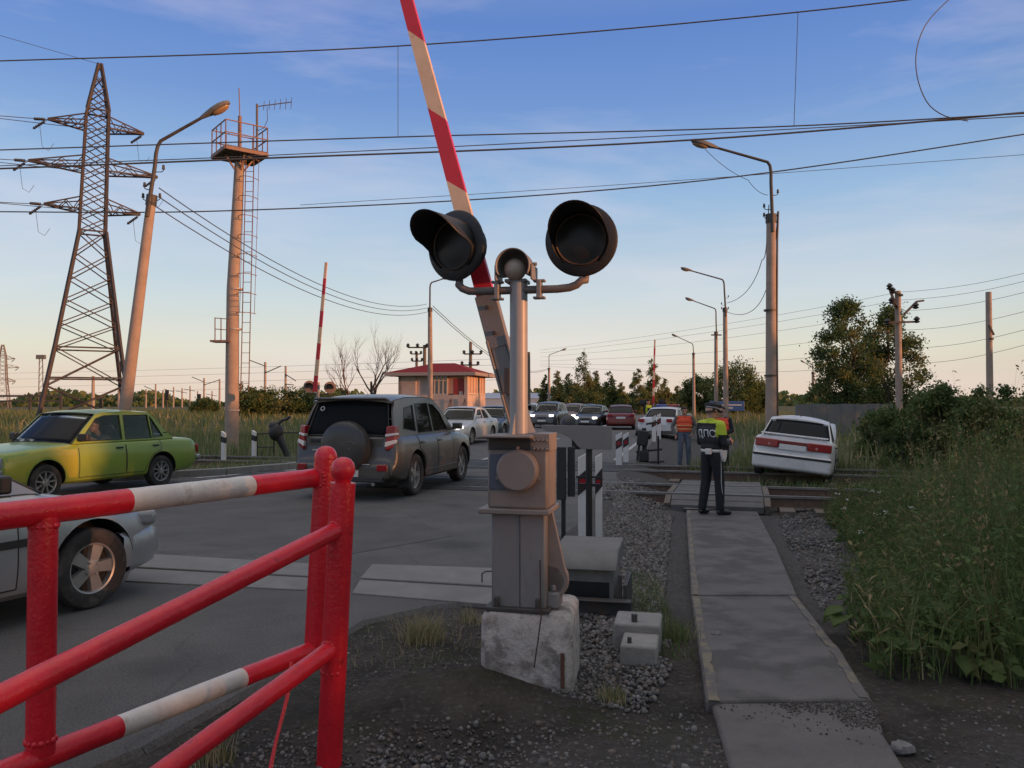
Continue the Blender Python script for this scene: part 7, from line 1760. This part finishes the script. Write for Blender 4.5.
# big burdock plants at the edge
def burdock(label, px, py, n, s, seed):
    g = random.Random(seed); c_ = on_ground(px, py, 0); t_ = thing('burdock', label, 'plant', c_, 0, 'big-leaved plants at the weed edge'); 
    for i in range(n):
        a = 2 * math.pi * i / n + g.uniform(-.3, .3); d = Vector((math.cos(a), math.sin(a), 0)); hgt = g.uniform(.12, .34) * s; L_ = g.uniform(.16, .26) * s; e = d * g.uniform(.08, .18) * s + UP * hgt
        m = MB(); m.tube([Vector((0, 0, -.02)), e * .5 + UP * .05, e], [.006, .005, .004], 5)
        sd = d.cross(UP); rows = []
        for k in range(6): u = k / 5; wv = math.sin(math.pi * min(1, u * .86 + .12)) * L_ * .42; c2 = e + d * L_ * u + UP * (L_ * (.18 * u - .5 * u * u)); rows.append([c2 - sd * wv + UP * .02, c2 - sd * wv * .5, c2 + UP * .012 * (k % 2), c2 + sd * wv * .5, c2 + sd * wv + UP * .02])
        m.grid(rows); m.build('leaf', LEAFS[1], t_, smooth=60)
burdock('big-leaved burdock at the weed edge, nearest the footpath end', 905, 668, 11, .85, 1); burdock('second burdock right behind the nearest one', 945, 640, 9, .9, 2); burdock('burdock farther right along the weed edge', 975, 672, 8, .75, 3); burdock('small burdock beside the footpath halfway', 855, 640, 8, .7, 4)
# stones
def stones(nm, label, X, Y, size, mats, dz=.3, zoff=0.0):
    n = len(X); ph = (1 + 5 ** .5) / 2
    bv = np.array([(-1, ph, 0), (1, ph, 0), (-1, -ph, 0), (1, -ph, 0), (0, -1, ph), (0, 1, ph), (0, -1, -ph), (0, 1, -ph), (ph, 0, -1), (ph, 0, 1), (-ph, 0, -1), (-ph, 0, 1)]) / 1.9
    bf = np.array([(0, 11, 5), (0, 5, 1), (0, 1, 7), (0, 7, 10), (0, 10, 11), (1, 5, 9), (5, 11, 4), (11, 10, 2), (10, 7, 6), (7, 1, 8), (3, 9, 4), (3, 4, 2), (3, 2, 6), (3, 6, 8), (3, 8, 9), (4, 9, 5), (2, 4, 11), (6, 2, 10), (8, 6, 7), (9, 8, 1)])
    sc = size[:, None, None] * rng.uniform(.55, 1.25, (n, 1, 3)); V = bv[None] * rng.uniform(.75, 1.2, (n, 12, 1)) * sc
    a = rng.uniform(0, 2 * np.pi, n); ca, sa = np.cos(a), np.sin(a); b_ = rng.uniform(-.6, .6, n); cb, sb_ = np.cos(b_), np.sin(b_)
    y, z = V[..., 1].copy(), V[..., 2].copy(); V[..., 1] = y * cb[:, None] - z * sb_[:, None]; V[..., 2] = y * sb_[:, None] + z * cb[:, None]
    x, y = V[..., 0].copy(), V[..., 1].copy(); V[..., 0] = x * ca[:, None] - y * sa[:, None]; V[..., 1] = x * sa[:, None] + y * ca[:, None]
    V += np.stack([X, Y, tzv(X, Y) + zoff + size * dz], 1)[:, None]
    Q = (bf[None] + (np.arange(n) * 12)[:, None, None]).reshape(-1, 3); mi = np.repeat(rng.choice(len(mats), n), 20)
    return stuff(np_mesh(nm, V.reshape(-1, 3), Q, mats, None, mi), label, 'gravel')
ST = [mat('stone grey', (.105, .102, .10), .9, var=.3, scale=30), mat('stone dark', (.06, .058, .057), .9, var=.3, scale=30), mat('stone pale', (.16, .153, .147), .9, var=.3, scale=30), mat('stone brown', (.12, .10, .085), .9, var=.3, scale=30)]
X, Y = scatter([(.35, 6.6), (.75, 5.6), (1.05, 5.3), (1.2, 6.5), (2.6, 13.0), (1.75, 13.6), (.9, 9)], 9000); stones('gravel', 'loose grey ballast stones between the road and the footpath', X, Y, rng.uniform(.009, .030, len(X)), ST)
X, Y = scatter([(1.2, 13.3), (2.4, 13.3), (4.8, 15.6), (2.4, 17.0), (1.7, 15.5)], 2500); stones('gravel', 'ballast stones around the rails', X, Y, rng.uniform(.015, .04, len(X)), ST)
X, Y = scatter([(4.05, 12.2), (4.6, 13.6), (6.0, 14.6), (5.2, 12.9), (3.4, 8.2), (2.55, 6.6), (3.0, 8.2)], 2600); stones('gravel', 'stones along the right side of the footpath', X, Y, rng.uniform(.010, .030, len(X)), ST)
X, Y = scatter([(-1.7, 2.6), (-1.3, 4.0), (.0, 4.3), (1.0, 4.4), (.95, 2.4)], 8500); kp = rng.random(len(X)) < np.clip((4.25 - Y) / .7, .05, 1); X, Y = X[kp], Y[kp]; stones('gravel', 'fine gravel in the foreground below the red post and block', X, Y, rng.uniform(.003, .013, len(X)) * (1 + .8 * (rng.random(len(X)) > .95)), ST)
X, Y = scatter([(.1, 4.5), (.7, 4.2), (1.0, 5.0), (.7, 6.0), (.3, 6.0)], 2200); stones('gravel', 'broken stones beside the concrete block and drive box', X, Y, rng.uniform(.005, .019, len(X)), ST)
X, Y = scatter([(-1.5, 4.4), (.0, 4.5), (.0, 6.2), (-1.0, 6.3)], 700); stones('gravel', 'scattered pebbles in the dark soil left of the block', X, Y, rng.uniform(.003, .011, len(X)), ST)
X, Y = scatter([(1.75, 3.2), (2.1, 4.6), (3.4, 4.3), (4.5, 3.7), (3.0, 2.6)], 900); stones('gravel', 'pebbles in the dirt at the lower right', X, Y, rng.uniform(.004, .013, len(X)), ST)
for px, py, s, lab in ((902, 748, .045, 'fist-sized pale stone in the dirt at lower right'), (716, 634, .03, 'small stone lying on the footpath edge')):
    c_ = on_ground(px, py, .02); m = MB(); m.sphere((0, 0, 0), (s * 1.3, s, s * .7), 10, 7)
    for v in m.v: v *= random.uniform(.86, 1.12)
    o = m.build('stone', ST[2], smooth=20); o.location = c_; tag(o, lab, 'stone')

# ------------------------------------------------------------------ leaf belt added out of frame to shade the crossing, gaps shaped for sun
sd_ = np.array([math.sin(R(SUN_AZ)), math.cos(R(SUN_AZ))]); nd2 = np.array([-sd_[1], sd_[0]])
n = 30000; u = rng.uniform(-46, 62, n); dpt = rng.uniform(0, 5, n); top = 6.3 + .5 * np.sin(u * .55 + 1) + .3 * np.sin(u * 1.7 + 1) - 2.0 * np.exp(-((u - 4.35) / .55) ** 2) - 2.2 * np.exp(-((u - 9.9) / .42) ** 2)
z = top * rng.uniform(0, 1, n) ** .85
C_ = np.stack([sd_[0] * (42 + dpt) + nd2[0] * u, sd_[1] * (42 + dpt) + nd2[1] * u, z], 1)
V, Q = leaf_quads(C_, .6, .42); stuff(np_mesh('woodland', V, Q, LEAFS[:3], None, rng.choice(3, n)), 'unseen added leaf belt shading the crossing from the low sun', 'woodland')
# far horizon woodland
n = 15000; a = R(1) * rng.uniform(-48, 48, n); dist = rng.uniform(330, 420, n); top = 3.6 + 2.2 * np.sin(a * 23) + 1.5 * np.sin(a * 61 + 2) + 3.0 * np.clip(np.sin(a * 7 + 1.2), 0, 1)
C_ = np.stack([np.sin(a) * dist, np.cos(a) * dist, np.maximum(top, 1.0) * rng.uniform(0, 1, n)], 1); V, Q = leaf_quads(C_, 2.6, 1.9); stuff(np_mesh('woodland', V, Q, LEAFS[:3], None, rng.choice(3, n)), 'low dark woodland along the horizon', 'woodland')
# white flower heads at the edge of the weeds
nf = 26; t_ = thing('white_flowers', 'small white flower heads at the weed edge by the rails', 'flowers', on_ground(838, 520, 0)); o_ = Vector(t_.location); Cf = []
for i in range(nf): 
    x, y = 3.9 + rng.normal(0, .45), 9.2 + rng.normal(0, 1.0)
    if edge_dist(np.array([x]), np.array([y]))[0] > .9 or road_s(x, y) < 3.2: continue
    Cf.append((x, y, tz(x, y) + rng.uniform(.45, .85)))
m = MB(o_)
for c_ in Cf:
    for k in range(5): m.sphere(Vector(c_) + Vector((rng.normal(0, .018), rng.normal(0, .018), rng.normal(0, .006))), (.008, .008, .005), 6, 4)
m.build('flower_head', mat('flower white', (.55, .55, .50), .7), t_)['kind'] = 'stuff'
m = MB(o_)
for c_ in Cf: m.tube([Vector((c_[0], c_[1], tz(c_[0], c_[1]))), Vector(c_)], .003, 4)
m.build('stem', LEAFS[1], t_)['kind'] = 'stuff'

# crumbs of soil and grit trodden over the joint of the footpath
SO = [mat('soil crumb', (.05, .045, .04), .95, var=.3, scale=30), mat('soil crumb pale', (.085, .078, .07), .95, var=.3, scale=30)]
q_ = [gr(x, y, .01) for x, y in ((708, 697), (868, 694), (884, 722), (886, 748), (820, 736), (760, 722), (722, 712))]
X, Y = scatter([(p.x, p.y) for p in q_], 5200); la, lb = gr(738, 700, 0), gr(885, 732, 0); ln_ = (lb - la).normalized()
d_ = (Y - la.y) * ln_.x - (X - la.x) * ln_.y + .045 * np.sin(X * 23) + .03 * np.sin(X * 57 + 1); kp = rng.random(len(X)) < np.clip(.10 + d_ / .10, .03, .55); X, Y = X[kp], Y[kp]
stones('gravel', 'dark soil crumbs trodden over the near joint of the footpath', X, Y, rng.uniform(.002, .008, len(X)), SO, 0, .037)
